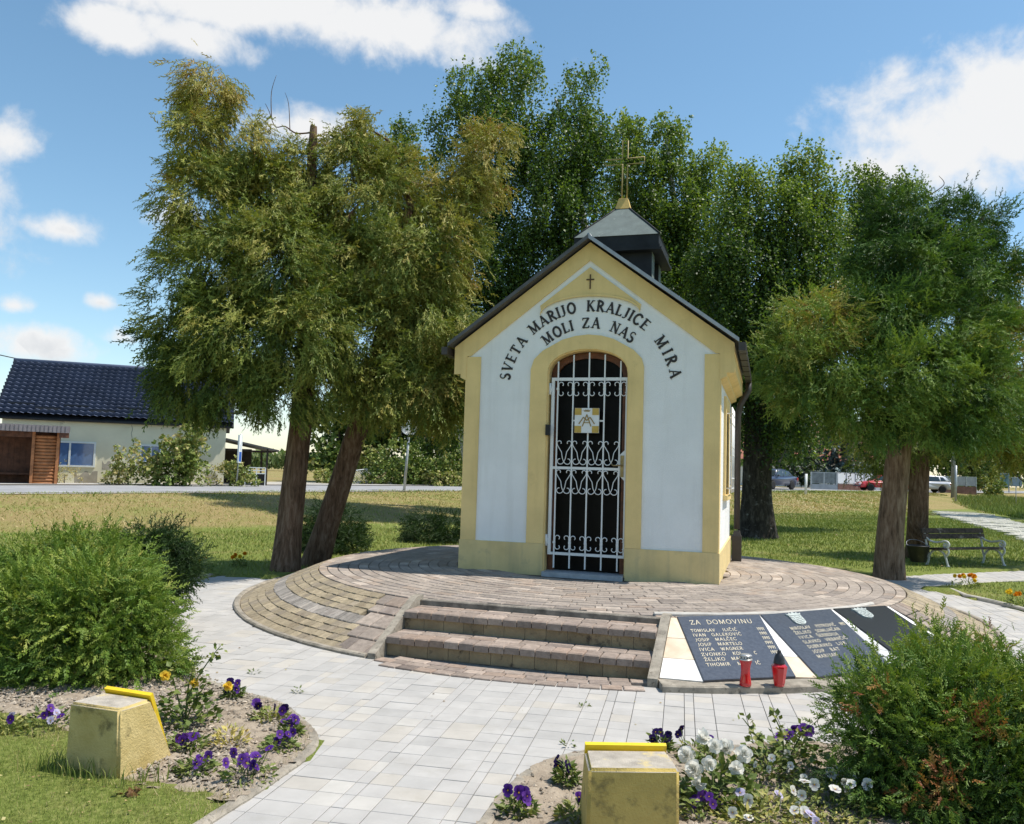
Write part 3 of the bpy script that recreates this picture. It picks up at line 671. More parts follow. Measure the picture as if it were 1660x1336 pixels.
l1 = [[('TOMISLAV', .085, .365), ('ILIČIĆ', .454, .625), ('1991', .87, .953)], [('IVAN', .085, .235), ('GALEKOVIĆ', .30, .65), ('1991', .872, .955)], [('JOSIP', .09, .25), ('MALČEC', .316, .565), ('1991', .874, .957)],
      [('JOSIP', .094, .25), ('MARTELO', .32, .60), ('1991', .874, .958)], [('IVICA', .0875, .255), ('WAGNER', .327, .58), ('1991', .875, .96)], [('ZVONKO', .087, .36), ('KOL', .437, .545), ('C', .68, .715), ('1991', .876, .96)],
      [('ŽELJKO', .094, .325), ('MAL', .394, .515)], [('TIHOMIR', .093, .355), ('M', .435, .485), ('IĆ', .635, .69)]]
l2 = [[('MIROSLAV', .20, .47), ('PETROVIĆ', .55, .83), ('1992', .90, .97)], [('ŽELJKO', .20, .42), ('SOMLJAČAN', .49, .83)], [('IVICA', .20, .38), ('ŠERBEDIJA', .45, .74)], [('SLAVKO', .20, .43), ('VRBANČIĆ', .50, .80)],
      [('DUBRAVKO', .20, .52), ('LUK', .59, .72)], [('JOSIP', .20, .36), ('BAT', .44, .56)], [('MARIJAN', .20, .47)]]
for k, (M, wid, ln) in enumerate(mframes):
    p = MB().cbox(-wid / 2, wid / 2, -ln, 0, -.025, .022, .003, M).build('plate', granite if k < 2 else granite2, mem); p['label'] = labels[k]
    T = M @ Matrix.Translation((-wid / 2, 0, .022)); b = MB()
    if k == 0:
        for s, x0, x1, y in rows1: text_line(b, s, x0 * wid, x1 * wid, -.152 * ln, .072 * ln, T, .002, .085)
        for i, row in enumerate(l1):
            for s, x0, x1 in row: text_line(b, s, x0 * wid, x1 * wid, -(.277 + .0765 * i) * ln, .046 * ln, T, .002, .10)
    elif k == 1:
        for i, row in enumerate(l2):
            for s, x0, x1 in row: text_line(b, s, x0 * wid, x1 * wid, -(.30 + .0765 * i) * ln, .046 * ln, T, .002, .10)
    if b.v: b.build('lettering', gold, p)['kind'] = 'stuff'
    if k:   # cast coat of arms: shield with a five-pointed crown
        S = T @ Matrix.Translation((.40 * wid, -.045 * ln, .0)) ; sw, sh = .14, .17
        sh_pts = [(-.5, .78), (.5, .78), (.5, .35), (.42, .15), (.25, .04), (0, -.02), (-.25, .04), (-.42, .15), (-.5, .35)]
        c_ = MB().prism([(x * sw, (y - 1) * sh) for x, y in sh_pts], -.001, .012, 'z', S)
        cr = [(-.5, .80), (-.64, 1.0), (-.42, .93), (-.32, 1.08), (-.16, .96), (0, 1.12), (.16, .96), (.32, 1.08), (.42, .93), (.64, 1.0), (.5, .80)]
        c_.prism([(x * sw, (y - 1) * sh) for x, y in cr], -.001, .014, 'z', S)
        for r_ in range(5):
            for q_ in range(5):
                if (r_ + q_) % 2: continue
                x0, y0 = -.46 + .184 * q_, .72 - .14 * r_
                if y0 < .22 and q_ in (0, 4): continue
                c_.box(x0 * sw, (x0 + .18) * sw, (y0 - .13 - 1) * sh, (y0 - 1) * sh, .012, .016, S)
        c_.build('coat_of_arms', silver, mem)
def quad_slab(c4, th, name, m):
    a, b_, c, d = [Vector(p) for p in c4]; n = (b_ - a).cross(d - a).normalized()
    if n.z < 0: n = -n
    return MB().add([a, b_, c, d] + [p - n * th for p in (a, b_, c, d)], [(0, 1, 2, 3), (7, 6, 5, 4), (0, 4, 5, 1), (1, 5, 6, 2), (2, 6, 7, 3), (3, 7, 4, 0)]).build(name, m, mem)
def pc(k, sx, sy, dz=.010): M, w_, l_ = mframes[k]; return M @ Vector((sx * (w_ / 2 + .001), -sy * l_, dz))
def cheek_pt(t): return Vector((CEN[0], CEN[1], 0)) * -1 + (SM @ Vector((1.14, .60 - .70 * t, .375 - .32 * t)))
wedges = [(lambda t: cheek_pt(t), lambda t: pc(0, -1, t), (marble_c, marble_c, marble_w)), (lambda t: pc(0, 1, t), lambda t: pc(1, -1, t), (marble_w, marble_w, marble_c)),
          (lambda t: pc(1, 1, t), lambda t: pc(2, -1, t), (marble_w, marble_w, marble_w)),
          (lambda t: pc(2, 1, t), lambda t: pc(2, 1, t) + Vector((.045 + .07 * t, .03 + .05 * t, 0)), (marble_w, marble_w, marble_w))]
for L_, R_, ms in wedges:
    for i, m_ in enumerate(ms):
        t0, t1 = (0, .36, .69)[i] + .004, (.36, .69, 1.0)[i] - .004
        quad_slab((L_(t0), R_(t0), R_(t1), L_(t1)), .03, 'marble_tile', m_)
arc = lambda r, a: (CEN[0] + r * sin(radians(a)), CEN[1] - r * cos(radians(a)))
kb = kerb('foot_kerb', [arc(4.295, a) for a in np.arange(-.6, 47.5, 2)], .20, .050, conc, lip=.01); kb.parent = mem; kb.location = (-CEN[0], -CEN[1], 0)
kb = kerb('top_edging', [arc(3.255, a) for a in np.arange(1.5, 47.0, 2)], .05, .372, mat('pale_edging', (.5, .47, .42), .9, .1, 10, bump=.3), z0=.2); kb.parent = mem; kb.location = (-CEN[0], -CEN[1], 0)

# ================================================================== chapel
LN = 3.0
wall_w = mat('white_render', (.82, .815, .80), .92, .03, 2.5, bump=.55, bscale=120, spots=((.66, .66, .63), 1.6, .62, .25), streak=((.58, .565, .53), .32))
wall_y = mat('yellow_render', (.80, .59, .26), .92, .05, 3, bump=.5, bscale=120, spots=((.55, .40, .18), 2.4, .62, .22), streak=((.50, .36, .15), .4))
plinth_m = mat('plinth_render', (.74, .57, .27), .92, .07, 4, bump=.4, bscale=170, spots=((.44, .36, .2), 4, .56, .2), streak=((.40, .33, .20), .6))
roof_m = mat('roof_sheet', (.085, .085, .09), .55, .15, 5, bump=.1, spec=.5)
trim_m = mat('metal_trim', (.34, .35, .37), .45, .1, 8, metal=.5)
brown_m = mat('gutter_brown', (.045, .036, .032), .5, .15, 8, spec=.5)
zinc_g = mat('weathered_copper', (.135, .165, .155), .75, .12, 5, bump=.15, spots=((.34, .37, .35), 7, .62, .1))
dark_zinc = mat('dark_sheet', (.022, .024, .028), .6, .2, 5, spec=.2)
white_iron = mat('white_iron', (.72, .72, .71), .45, .03, 10, spec=.5)
black_m = mat('black_paint', (.012, .012, .012), .5, .2, 9)
wood_d = mat('door_wood', (.16, .055, .022), .5, .25, 14, spec=.4)
door_glass = mat('door_glass', (.006, .0055, .005), .35, .2, 9, spec=.08)
chapel = thing('chapel', 'small white and yellow chapel with a white iron gate, standing on the round brick terrace', 'chapel', chap(0, 0, 0), -TH)
UC = 1.45
def arch(x0, x1, zs, zt, n=16):
    """basket arch from (x0, zs) up to zt and down to (x1, zs)"""
    m, hw = (x0 + x1) / 2, (x1 - x0) / 2
    return [(m - hw * cos(pi * i / n), zs + (zt - zs) * sin(pi * i / n) ** .9) for i in range(n + 1)]
DL, DR = .985, 1.915; EZ, AZ = 2.45, 3.74
front = [(0, 0), (DL, 0)] + arch(DL, DR, 2.26, 2.535) + [(DR, 0), (2.9, 0), (2.9, EZ), (UC, AZ), (0, EZ)]
w = MB().prism(front, 0, .22, 'y')
w.box(0, .22, .22, LN - .22, 0, EZ); w.box(2.68, 2.9, .22, LN - .22, 0, EZ)
w.prism([(0, 0), (2.9, 0), (2.9, EZ), (UC, AZ), (0, EZ)], LN - .22, LN, 'y'); w.build('wall', wall_w, chapel)
# plinth, proud of the wall, open at the door
p_ = MB()
for a, b_ in ((-.022, DL), (DR, 2.922)): p_.box(a, b_, -.022, -.001, -.05, .318); p_.box(a, b_, -.022, .012, .318, .324)
p_.box(-.022, -.001, -.001, LN + .02, -.05, .318); p_.box(2.901, 2.922, -.001, LN + .02, -.05, .318); p_.build('plinth', plinth_m, chapel)
for a, b_ in ((-.012, .172), (2.742, 2.912)): MB().box(a, b_, -.014, -.0005, .325, EZ + .01).build('pilaster', wall_y, chapel)
for a, b_ in ((-.0135, -.0005), (2.9005, 2.9135)): MB().box(a, b_, .0, .19, .325, 2.235).build('side_pilaster', wall_y, chapel)
# gable band: follows the roof, level return at the eaves
pe = (AZ - EZ) / 1.45
band = [(-.155, 2.255), (-.012, 2.255), (-.012, 2.462), (.045, 2.472), (UC, 3.553), (2.855, 2.472), (2.912, 2.462), (2.912, 2.255), (3.055, 2.255), (3.055, 2.575), (UC, 3.762), (-.155, 2.575)]
MB().prism(band, -.020, -.0008, 'y').build('gable_band', wall_y, chapel)
for s in (0, 1):   # eaves cornice along both sides, stepped
    m = MB(); f = (lambda x: x) if s == 0 else (lambda x: 2.9 - x)
    pts = [(-.002, 2.18), (-.075, 2.215), (-.075, 2.255), (-.155, 2.30), (-.155, 2.56), (-.002, 2.62)]
    m.prism([(f(x), z) for x, z in pts], -.0185, LN + .02, 'y').build('cornice', wall_y, chapel)
surround = [(.785, .326)] + [(DL, .326)] + arch(DL, DR, 2.26, 2.535) + [(DR, .326), (2.085, .326), (2.085, 2.33)] + \
    [(x, z) for x, z in reversed([(.785, 2.31), (.82, 2.42), (.92, 2.52), (1.15, 2.645), (1.30, 2.685), (1.45, 2.70), (1.60, 2.685), (1.74, 2.645), (1.965, 2.52), (2.06, 2.42)])]
MB().prism(surround, -.020, -.0008, 'y').build('door_surround', wall_y, chapel)
MB().prism([(DL - .001, 0), (DL + .012, 0), (DL + .012, 2.27), (DL - .001, 2.26)], .0, .13, 'y').prism([(DR - .012, 0), (DR + .001, 0), (DR + .001, 2.26), (DR - .012, 2.27)], .0, .13, 'y').build('reveal', wall_y, chapel)
ai, ao = arch(DL + .001, DR - .001, 2.262, 2.534), arch(DL + .014, DR - .014, 2.262, 2.521)
MB().prism(ai + ao[::-1], -.0, .13, 'y').build('reveal_arch', wall_y, chapel)
ty_ = [(.876, 3.045), (1.455, 3.475), (2.040, 3.030), (2.030, 2.962)] + [(1.455 - .56 * cos(pi * i / 12) * -1 if False else 1.455 + .572 * cos(pi * i / 12), 2.965 + .197 * sin(pi * i / 12)) for i in range(1, 12)] + [(.892, 2.962)]
MB().prism(ty_, -.016, -.0006, 'y').build('tympanum', wall_y, chapel)
lip = [(1.455 + .575 * cos(pi * i / 16), 2.955 + .205 * sin(pi * i / 16)) for i in range(17)]; lip2 = [(x, z - .022) for x, z in lip]
MB().prism(lip + lip2[::-1], -.030, -.012, 'y').build('tympanum_lip', wall_y, chapel)
bronze = mat('dark_bronze', (.10, .055, .025), .5, .2, 20, metal=.4)
MB().box(1.452, 1.466, -.026, -.014, 3.222, 3.388).box(1.414, 1.504, -.0255, -.0145, 3.322, 3.336).build('cross', bronze, chapel)
# arched inscription, each letter fixed to the wall
ink = mat('letter_black', (.028, .022, .020), .5, .2, 30)
def arc_text(words, zc, r, h):
    for s, a0, a1 in words:
        ws = [GL[c][0] for c in s]; tot_ = sum(ws); x = 0
        for c, w_ in zip(s, ws):
            f = (x + w_ / 2) / tot_; a = radians(a0 + (a1 - a0) * f); x += w_
            px, pz = 1.453 + r * sin(a), zc + r * cos(a)
            M = Matrix.Translation((px, -.0005, pz)) @ Matrix.Rotation(pi / 2, 4, 'X') @ Matrix.Rotation(-a, 4, 'Z') @ Matrix.Translation((-w_ * h / 2, -h / 2, 0))
            g = MB(); glyph(g, c, h, M, .007); g.build('letter', ink, chapel)
arc_text([('SVETA', -81.5, -49), ('MARIJO', -44.5, -8.5), ('KRALJICE', -2.5, 42.5), ('MIRA', 49.5, 81.5)], 2.03, 1.0, .120)
arc_text([('MOLI', -44, -13.5), ('ZA', -7, 10.5), ('NAS', 18.5, 42)], 2.06, .775, .118)
# roof: two sheets with trims, ridge, gutters, downpipe
for s in (0, 1):
    f = (lambda x: x) if s == 0 else (lambda x: 2 * UC - x)
    z0, z1 = 2.578, 3.79
    MB().prism([(f(-.20), z0), (f(-.20), z0 + .03), (UC, z1 + .03), (UC, z1)], -.13, LN + .13, 'y').build('roof', roof_m, chapel)
    MB().prism([(f(-.205), z0 - .008), (f(-.205), z0 + .036), (UC, z1 + .036), (UC, z1 - .012)], -.145, -.1305, 'y').build('verge_trim', trim_m if s else roof_m, chapel)
    g = MB(); gx0, gx1 = sorted((f(-.20), f(-.275)))
    g.box(gx0, gx1, -.14, LN + .13, 2.475, 2.49); g.box(gx0, gx0 + .01, -.14, LN + .13, 2.49, 2.565); g.box(gx1 - .01, gx1, -.14, LN + .13, 2.49, 2.565)
    g.box(gx0, gx1, -.15, -.14, 2.475, 2.565); g.box(gx0, gx1, LN + .13, LN + .14, 2.475, 2.565)
    for k in range(6): g.box(gx0 - .004, gx1 + .004, .1 + .52 * k, .125 + .52 * k, 2.468, 2.569)
    g.build('gutter', brown_m, chapel)
MB().tube([(UC, -.14, 3.822), (UC, LN + .13, 3.822)], .018, 8).build('ridge_cap', trim_m, chapel)
dp = MB().tube([(3.14, LN - .05, 2.48), (3.14, LN - .05, 2.36), (3.03, LN - .06, 2.16), (3.0, LN - .06, 2.0), (3.0, LN - .06, .42)], .042, 8)
dp.box(2.935, 3.065, LN - .13, LN + .01, -.02, .33); dp.box(2.945, 3.055, LN - .12, LN, .33, .40, None, .015); dp.build('downpipe', brown_m, chapel)
# side window with its surround, sill and projecting white grille
for s in (1,):
    x = 2.9
    fr = MB(); fr.box(x + .0005, x + .03, 1.0, 1.16, .92, 2.10); fr.box(x + .0005, x + .03, 1.84, 2.0, .92, 2.10); fr.box(x + .0005, x + .03, 1.16, 1.84, 1.95, 2.10); fr.box(x + .0005, x + .055, .97, 2.03, .86, .92)
    fr.build('window_surround', wall_y, chapel)
    MB().box(x + .0005, x + .012, 1.16, 1.84, .92, 1.95).build('window_pane', door_glass, chapel)
    g = MB()
    for k in range(7): g.tube([(x + .09, 1.14 + .12 * k, .95), (x + .09, 1.14 + .12 * k, 1.98)], .008, 6)
    for z in (1.0, 1.12, 1.4, 1.5, 1.78, 1.9): g.tube([(x + .092, 1.12, z), (x + .092, 1.88, z)], .008, 6)
    for z in (1.0, 1.9):
        for y in (1.14, 1.86): g.tube([(x + .01, y, z), (x + .09, y, z)], .008, 6)
    g.build('window_grille', white_iron, chapel)
# bell turret on the ridge
tu, tl = 1.475, 2.03
tur = MB()
h_ = .46
tur.box(tu - h_, tu - h_ + .16, tl - h_, tl + h_, 3.3, 4.06); tur.box(tu + h_ - .16, tu + h_, tl - h_, tl - h_ + .22, 3.3, 4.06); tur.box(tu + h_ - .16, tu + h_, tl + h_ - .22, tl + h_, 3.3, 4.06)
tur.box(tu + .05, tu + h_ - .16, tl - h_ + .003, tl - h_ + .05, 3.3, 4.06); tur.box(tu - h_ + .16, tu + .05, tl - h_ + .003, tl - h_ + .05, 3.3, 3.72)
tur.box(tu + h_ - .06, tu + h_ - .003, tl - h_ + .22, tl + h_ - .22, 3.3, 3.62); tur.box(tu - h_ + .16, tu + h_ - .16, tl + h_ - .05, tl + h_, 3.3, 4.06); tur.build('turret_wall', dark_zinc, chapel)
MB().box(tu + h_ + .0005, tu + h_ + .006, tl - h_, tl - h_ + .22, 3.35, 4.05).box(tu + h_ + .0005, tu + h_ + .006, tl + h_ - .22, tl + h_, 3.35, 4.05).box(tu + h_ + .0005, tu + h_ + .006, tl - h_ + .22, tl + h_ - .22, 3.35, 3.62).build('turret_cladding', zinc_g, chapel)
MB().box(tu - .60, tu + .60, tl - .60, tl + .60, 4.045, 4.075).box(tu - .575, tu + .575, tl - .575, tl + .575, 4.075, 4.12).box(tu - .56, tu + .56, tl - .56, tl + .56, 4.12, 4.255).build('turret_eaves', dark_zinc, chapel)
prof = [(.572, 4.255), (.42, 4.42), (.28, 4.565), (.17, 4.68), (.095, 4.765)]
v = []; fs = []
for i, (r_, z) in enumerate(prof): v += [(tu - r_, tl - r_, z), (tu + r_, tl - r_, z), (tu + r_, tl + r_, z), (tu - r_, tl + r_, z)]
for i in range(len(prof) - 1):
    for j in range(4): fs.append((4 * i + j, 4 * i + (j + 1) % 4, 4 * i + 4 + (j + 1) % 4, 4 * i + 4 + j))
cap = MB().add(v, fs + [(0, 3, 2, 1), (16, 17, 18, 19)]); tcap = cap.build('turret_roof', zinc_g, chapel)
seam = MB()
for sx, sy in ((-1, -1), (1, -1), (1, 1), (-1, 1)): seam.tube([(tu + sx * r_, tl + sy * r_, z + .003) for r_, z in prof], .012, 6)
seam.build('seam', dark_zinc, tcap)
MB().box(tu - .105, tu + .105, tl - .105, tl + .105, 4.765, 4.925, None, .045).build('finial_base', mat('finial_yellow', (.62, .42, .14), .8, .1, 9, bump=.2), chapel)
cxg, hw_, ar_ = tu + .005, .036, .27
out = [(-hw_, 4.92), (-hw_, 5.425), (-ar_, 5.425), (-ar_, 5.505), (-hw_, 5.505), (-hw_, 5.755), (hw_, 5.755), (hw_, 5.505), (ar_, 5.505), (ar_, 5.425), (hw_, 5.425), (hw_, 4.92)]
MB().tube([(cxg + x, tl, z) for x, z in out], .0105, 8).build('finial_cross', mat('gilt_rod', (.36, .28, .12), .6, .1, 9, metal=.2), chapel)
# doorway: threshold, timber arch, dark glazed door behind the gate
MB().box(DL + .013, DR - .013, -.10, .20, -.03, .022).build('threshold', mat('threshold_stone', (.42, .42, .43), .6, .12, 12, bump=.2), chapel)
fo, fi = arch(DL + .013, DR - .013, 2.26, 2.518), arch(DL + .085, DR - .085, 2.235, 2.45)
MB().prism([(DL + .013, .02)] + fo + [(DR - .013, .02), (DR - .085, .02)] + fi[::-1] + [(DL + .085, .02)], .145, .20, 'y').build('door_frame', wood_d, chapel)
MB().prism([(DL + .02, .02)] + arch(DL + .02, DR - .02, 2.25, 2.50) + [(DR - .02, .02)], .185, .205, 'y').build('door_pane', door_glass, chapel)
# white wrought-iron gate
gy = .055; gx0_, gx1_ = 1.045, 1.895; gz0, gz1 = .205, 2.215
gate = MB()
for a, b_ in ((gx0_ - .02, gx0_ + .015), (gx1_ - .015, gx1_ + .018)): gate.box(a, b_, gy - .015, gy + .015, gz0, gz1)
for z, t in ((gz0, .03), (gz1 - .035, .035), (1.17, .03)): gate.box(gx0_ + .015, gx1_ - .015, gy - .0145, gy + .0145, z, z + t)
gate = gate.build('gate', white_iron, chapel)
bx = [gx0_ + .055 + (gx1_ - .10 - gx0_ - .03) * i / 4 for i in range(5)]
emb_z0, emb_z1 = 1.585, 1.865
tops = [2.40, 2.475, 2.50, 2.475, 2.40]
for i, x in enumerate(bx):
    b = MB()
    if i == 2: b.box(x - .0075, x + .0075, gy - .022, gy - .007, .06, emb_z0); b.box(x - .0075, x + .0075, gy - .022, gy - .007, emb_z1, tops[i])
    else: b.box(x - .0075, x + .0075, gy - .022, gy - .007, .06, tops[i])
    b.build('bar', white_iron, gate)
def scroll(x, z, r, a0, turn, n=12):
    """spiral curl starting tangent, points in the gate plane"""
    return [(x + (r * (1 - .55 * i / n)) * cos(radians(a0 + turn * i / n)), gy - .018, z + (r * (1 - .55 * i / n)) * sin(radians(a0 + turn * i / n))) for i in range(n + 1)]
def butterfly(x, zc, left=True, right=True):
    b = MB()
    for sx in ((-1,) if left else ()) + ((1,) if right else ()):
        for sz in (-1, 1):
            pts = [(x + sx * .010, gy - .018, zc + sz * .004)] + [(x + sx * (.042 + (.034 * (1 - .45 * i / 10)) * -cos(radians(-20 + 250 * i / 10))), gy - .018, zc + sz * (.05 + (.034 * (1 - .45 * i / 10)) * sin(radians(-20 + 250 * i / 10)))) for i in range(11)]
            b.tube(pts, .0055, 5)
    b.box(x - .014, x + .014, gy - .03, gy - .004, zc - .012, zc + .012)
    b.build('scroll', white_iron, gate)
for zc in (2.085, .345):
    for i, x in enumerate(bx): butterfly(x, zc, left=i > 0, right=True)
def heart_row(z0):
    """row of open hearts between the bars, curls at top and bottom"""
    for i in range(4):
        for s in (-1, 1):
            xb = bx[i] if s < 0 else bx[i + 1]; xm = (bx[i] + bx[i + 1]) / 2; d = 1 if s < 0 else -1
            pts = [(xb + d * (.040 + .030 * (1 - .4 * k / 8) * cos(radians(20 - 0 + 200 * (1 - k / 8) - 60))), gy - .018, z0 + .235 + .030 * (1 - .4 * (1 - k / 8)) * sin(radians(20 + 200 * (1 - k / 8) - 60))) for k in range(0)]
            top_curl = [(xb + d * (.036 - .030 * (1 - .06 * k) * cos(radians(30 * k))), gy - .018, z0 + .232 + .030 * (1 - .06 * k) * sin(radians(30 * k))) for k in range(7, -1, -1)]
            body = [(xb + d * .012, gy - .018, z0 + .205), (xb + d * .06, gy - .018, z0 + .13), (xm - d * .018, gy - .018, z0 + .06), (xm - d * .006, gy - .018, z0 + .03)]
            low_c = [(xb + d * (.046 + .044 * (1 - .045 * k) * cos(radians(0 - 30 * k))), gy - .018, z0 + .028 + .042 * (1 - .045 * k) * sin(radians(0 - 30 * k))) for k in range(10)]
            b = MB().tube(top_curl + body + low_c, .0055, 5); b.build('scroll', white_iron, gate)
heart_row(1.235); heart_row(.905)
e = MB().box(1.31, 1.59, gy - .045, gy - .030, emb_z0, emb_z1); emb = e.build('emblem', white_iron, gate)
ochre = mat('emblem_gold', (.52, .34, .07), .5, .08, 20)
for a, c_ in ((0, 0), (.20, 0), (0, .20), (.20, .20)): MB().box(1.312 + a, 1.388 + a, gy - .049, gy - .0455, emb_z0 + .002 + c_, emb_z0 + .078 + c_).build('corner', ochre, emb)
mg = MB(); ex, ez = 1.45, emb_z0 + .145
def bar2(p, q_, t=.011, y=.0):
    d = Vector((q_[0] - p[0], q_[1] - p[1])).normalized(); n = Vector((-d.y, d.x)) * t / 2
    mg.prism([(ex + p[0] - n.x, ez + p[1] - n.y), (ex + q_[0] - n.x, ez + q_[1] - n.y), (ex + q_[0] + n.x, ez + q_[1] + n.y), (ex + p[0] + n.x, ez + p[1] + n.y)], gy - .0495 - y, gy - .0455, 'y')
bar2((-.05, -.072), (.0, .062)); bar2((.0, .062), (.05, -.072), y=.0006); bar2((-.034, -.03), (.034, -.03), .009, .0003)
bar2((-.09, -.045), (-.038, .032), y=.0009); bar2((-.038, .032), (.0, -.005), y=.0012); bar2((.0, -.005), (.038, .032), y=.0015); bar2((.038, .032), (.09, -.045), y=.0018)
mg.prism([(ex - .04, ez + .118), (ex - .03, ez + .095), (ex + .03, ez + .095), (ex + .04, ez + .118), (ex + .022, ez + .106), (ex + .012, ez + .122), (ex, ez + .107), (ex - .012, ez + .122), (ex - .022, ez + .106)], gy - .049, gy - .0455, 'y')
mg.build('monogram', mat('emblem_bronze', (.30, .19, .05), .5, .1, 20), emb)
for a, b_ in ((bx[1] + .009, 1.31), (1.59, bx[3] - .009)): MB().box(a, b_, gy - .02, gy - .008, 1.715, 1.733).build('stay', white_iron, gate)
hd = MB(); hd.prism([(gx1_ - .075, 1.12), (gx1_ - .015, 1.06), (gx1_ - .015, 1.40), (gx1_ - .075, 1.34)], gy - .012, gy + .010, 'y'); hd.build('lock_plate', white_iron, gate)
brass = mat('brass', (.30, .22, .10), .4, .15, 20, metal=.7)
MB().box(gx1_ - .058, gx1_ - .022, gy - .022, gy - .0125, 1.10, 1.34).tube([(gx1_ - .04, gy - .02, 1.23), (gx1_ - .04, gy - .06, 1.23), (gx1_ - .13, gy - .065, 1.225), (gx1_ - .16, gy - .055, 1.245)], .008, 6).build('handle', brass, gate)
for z in (2.05, .33): MB().box(DL - .01, gx0_ - .02, gy - .02, gy + .02, z, z + .06).tube([(gx0_ - .035, gy - .025, z - .03), (gx0_ - .035, gy - .025, z + .10)], .014, 8).build('hinge', white_iron, gate)
MB().box(DL + .002, DL + .045, -.055, .02, 1.55, 1.67).build('lock_box', black_m, chapel)
# ================================================================== plants
def unit(v): return v / np.maximum(np.linalg.norm(v, axis=-1, keepdims=True), 1e-9)
def spray_template(nb=9, fine=False):
    """flat scale-leaf spray: a thin axis with side twigs, all quads; x across, y along, z out of plane"""
    V, Fq = [], []
    def rh(a, b, w, z=0.0):
        a, b = np.array(a), np.array(b); d = b - a; n = np.array([-d[1], d[0]]) / (np.hypot(*d) + 1e-9) * w; m = a + d * .45; k = len(V)
        V.extend([(*a, z), (*(m + n), z + .012), (*b, z - .03), (*(m - n), z + .012)]); Fq.append((k, k + 1, k + 2, k + 3))
    rh((0, 0), (0, 1.0), .035)
    for i in range(nb):
        t = .12 + .8 * i / nb; s = 1 if i % 2 else -1; l = .30 * (1 - .5 * t); a = radians(40 - 12 * t)
        e = (s * l * sin(a), t + l * cos(a)); z = .03 * s * ((i // 2) % 2 * 2 - 1)
        if not fine: rh((0, t), e, .042, z)
        else:
            rh((0, t), e, .022, z)
            for j in range(3):
                f = .35 + .25 * j; p = (e[0] * f, t + (e[1] - t) * f); l2 = l * .42 * (1.2 - f)
                for q in (-1, 1):
                    a2 = math.atan2(e[0], e[1] - t) + q * .7; rh(p, (p[0] + l2 * sin(a2), p[1] + l2 * cos(a2)), .020, z)
    return np.array(V), np.array(Fq)
TEMPL, TEMPL_FINE = spray_template(5), spray_template(9)
TEMPL_FAR = spray_template(5)
LEAF = (np.array([(0, 0, 0), (.42, .45, .06), (0, 1, 0), (-.42, .45, .06)]), np.array([(0, 1, 2, 3)]))
LANCE = (np.array([(0, 0, 0), (.22, .4, .05), (0, 1, -.08), (-.22, .4, .05)]), np.array([(0, 1, 2, 3)]))
def foliage(name, pos, dirs, size, tint, m, parent, templ, nrm=None):
    n = len(pos); tv, tf = templ; dirs = unit(dirs)
    if nrm is None: nrm = rng.normal(0, 1, (n, 3))
    side = unit(np.cross(dirs, nrm)); nz = np.cross(side, dirs)
    size = np.broadcast_to(size, (n,))
    V = pos[:, None] + size[:, None, None] * (tv[None, :, 0, None] * side[:, None] + tv[None, :, 1, None] * dirs[:, None] + tv[None, :, 2, None] * nz[:, None])
    Fq = tf[None] + (len(tv) * np.arange(n))[:, None, None]
    t = np.repeat(np.clip(tint, 0, 1), len(tv))
    o = raw_mesh(name, V.reshape(-1, 3), Fq.reshape(-1, tf.shape[1]), m, t, parent); o['kind'] = 'stuff'
    return o
def clumps(blobs, per_m2, shell=(.72, 1.03), core=.12):
    """clump centres over the blobs: positions, outward directions, tint of the blob"""
    P_, O_, T_ = [], [], []
    for (c, r, t) in blobs:
        r = np.array(r); area = 4 * pi * ((r[0] * r[1]) ** 1.6 / 3 + (r[0] * r[2]) ** 1.6 / 3 + (r[1] * r[2]) ** 1.6 / 3) ** (1 / 1.6)
        n = max(3, int(area * per_m2)); d = unit(rng.normal(0, 1, (n, 3))); k = rng.uniform(*shell, n)
        ins = rng.random(n) < core; k = np.where(ins, rng.uniform(.2, .7, n), k)
        k *= 1 + .13 * np.sin(d[:, 0] * 7 + c[0] * 9) * np.sin(d[:, 2] * 6 + c[1] * 7)
        P_.append(np.array(c) + d * r * k[:, None]); O_.append(unit(d / r)); T_.append(np.full(n, t) + rng.normal(0, .10, n))
    P_, O_, T_ = np.concatenate(P_), np.concatenate(O_), np.concatenate(T_)
    keep = np.ones(len(P_), bool)                     # drop what lies deep inside another blob
    for (c, r, t) in blobs: keep &= (((P_ - np.array(c)) / np.array(r)) ** 2).sum(1) > .22
    return P_[keep], O_[keep], T_[keep]
def pxblob(px, py, rx, ry, D, t, deep=None):
    s = D / F; return (tuple(at(px, py, D)), (rx * s, (deep or (rx + ry) / 2) * s, ry * s), t)
def conifer_crown(name, blobs, m, parent, per_m2=26, sprays=26, size=.2, spread=.13, droop=.5, templ=TEMPL, patches=(), core=.12, flop=.5, shell=(.72, 1.03)):
    P_, O_, T_ = clumps(blobs, per_m2, shell, core); n = len(P_); k = sprays
    pos = np.repeat(P_, k, 0) + rng.normal(0, spread, (n * k, 3)) * .8; out = np.repeat(O_, k, 0)
    lead = np.repeat(unit(O_ + rng.normal(0, .35, (n, 3))), k, 0)
    d = lead * 1.0 + rng.normal(0, flop, (n * k, 3)) + np.array([0, 0, -droop])
    pos = pos + unit(d) * rng.uniform(-.1, .12, (n * k, 1))
    t = np.repeat(T_, k) + rng.normal(0, .09, n * k)
    for (c, r, tv, p) in patches:
        w = np.linalg.norm(pos - np.array(c), axis=1) < r * rng.uniform(.6, 1.15, n * k); t = np.where(w & (rng.random(n * k) < p), tv + rng.normal(0, .05, n * k), t)
    return foliage(name, pos, d, size * rng.uniform(.6, 1.25, n * k), t, m, parent, templ, out + rng.normal(0, .6, out.shape))
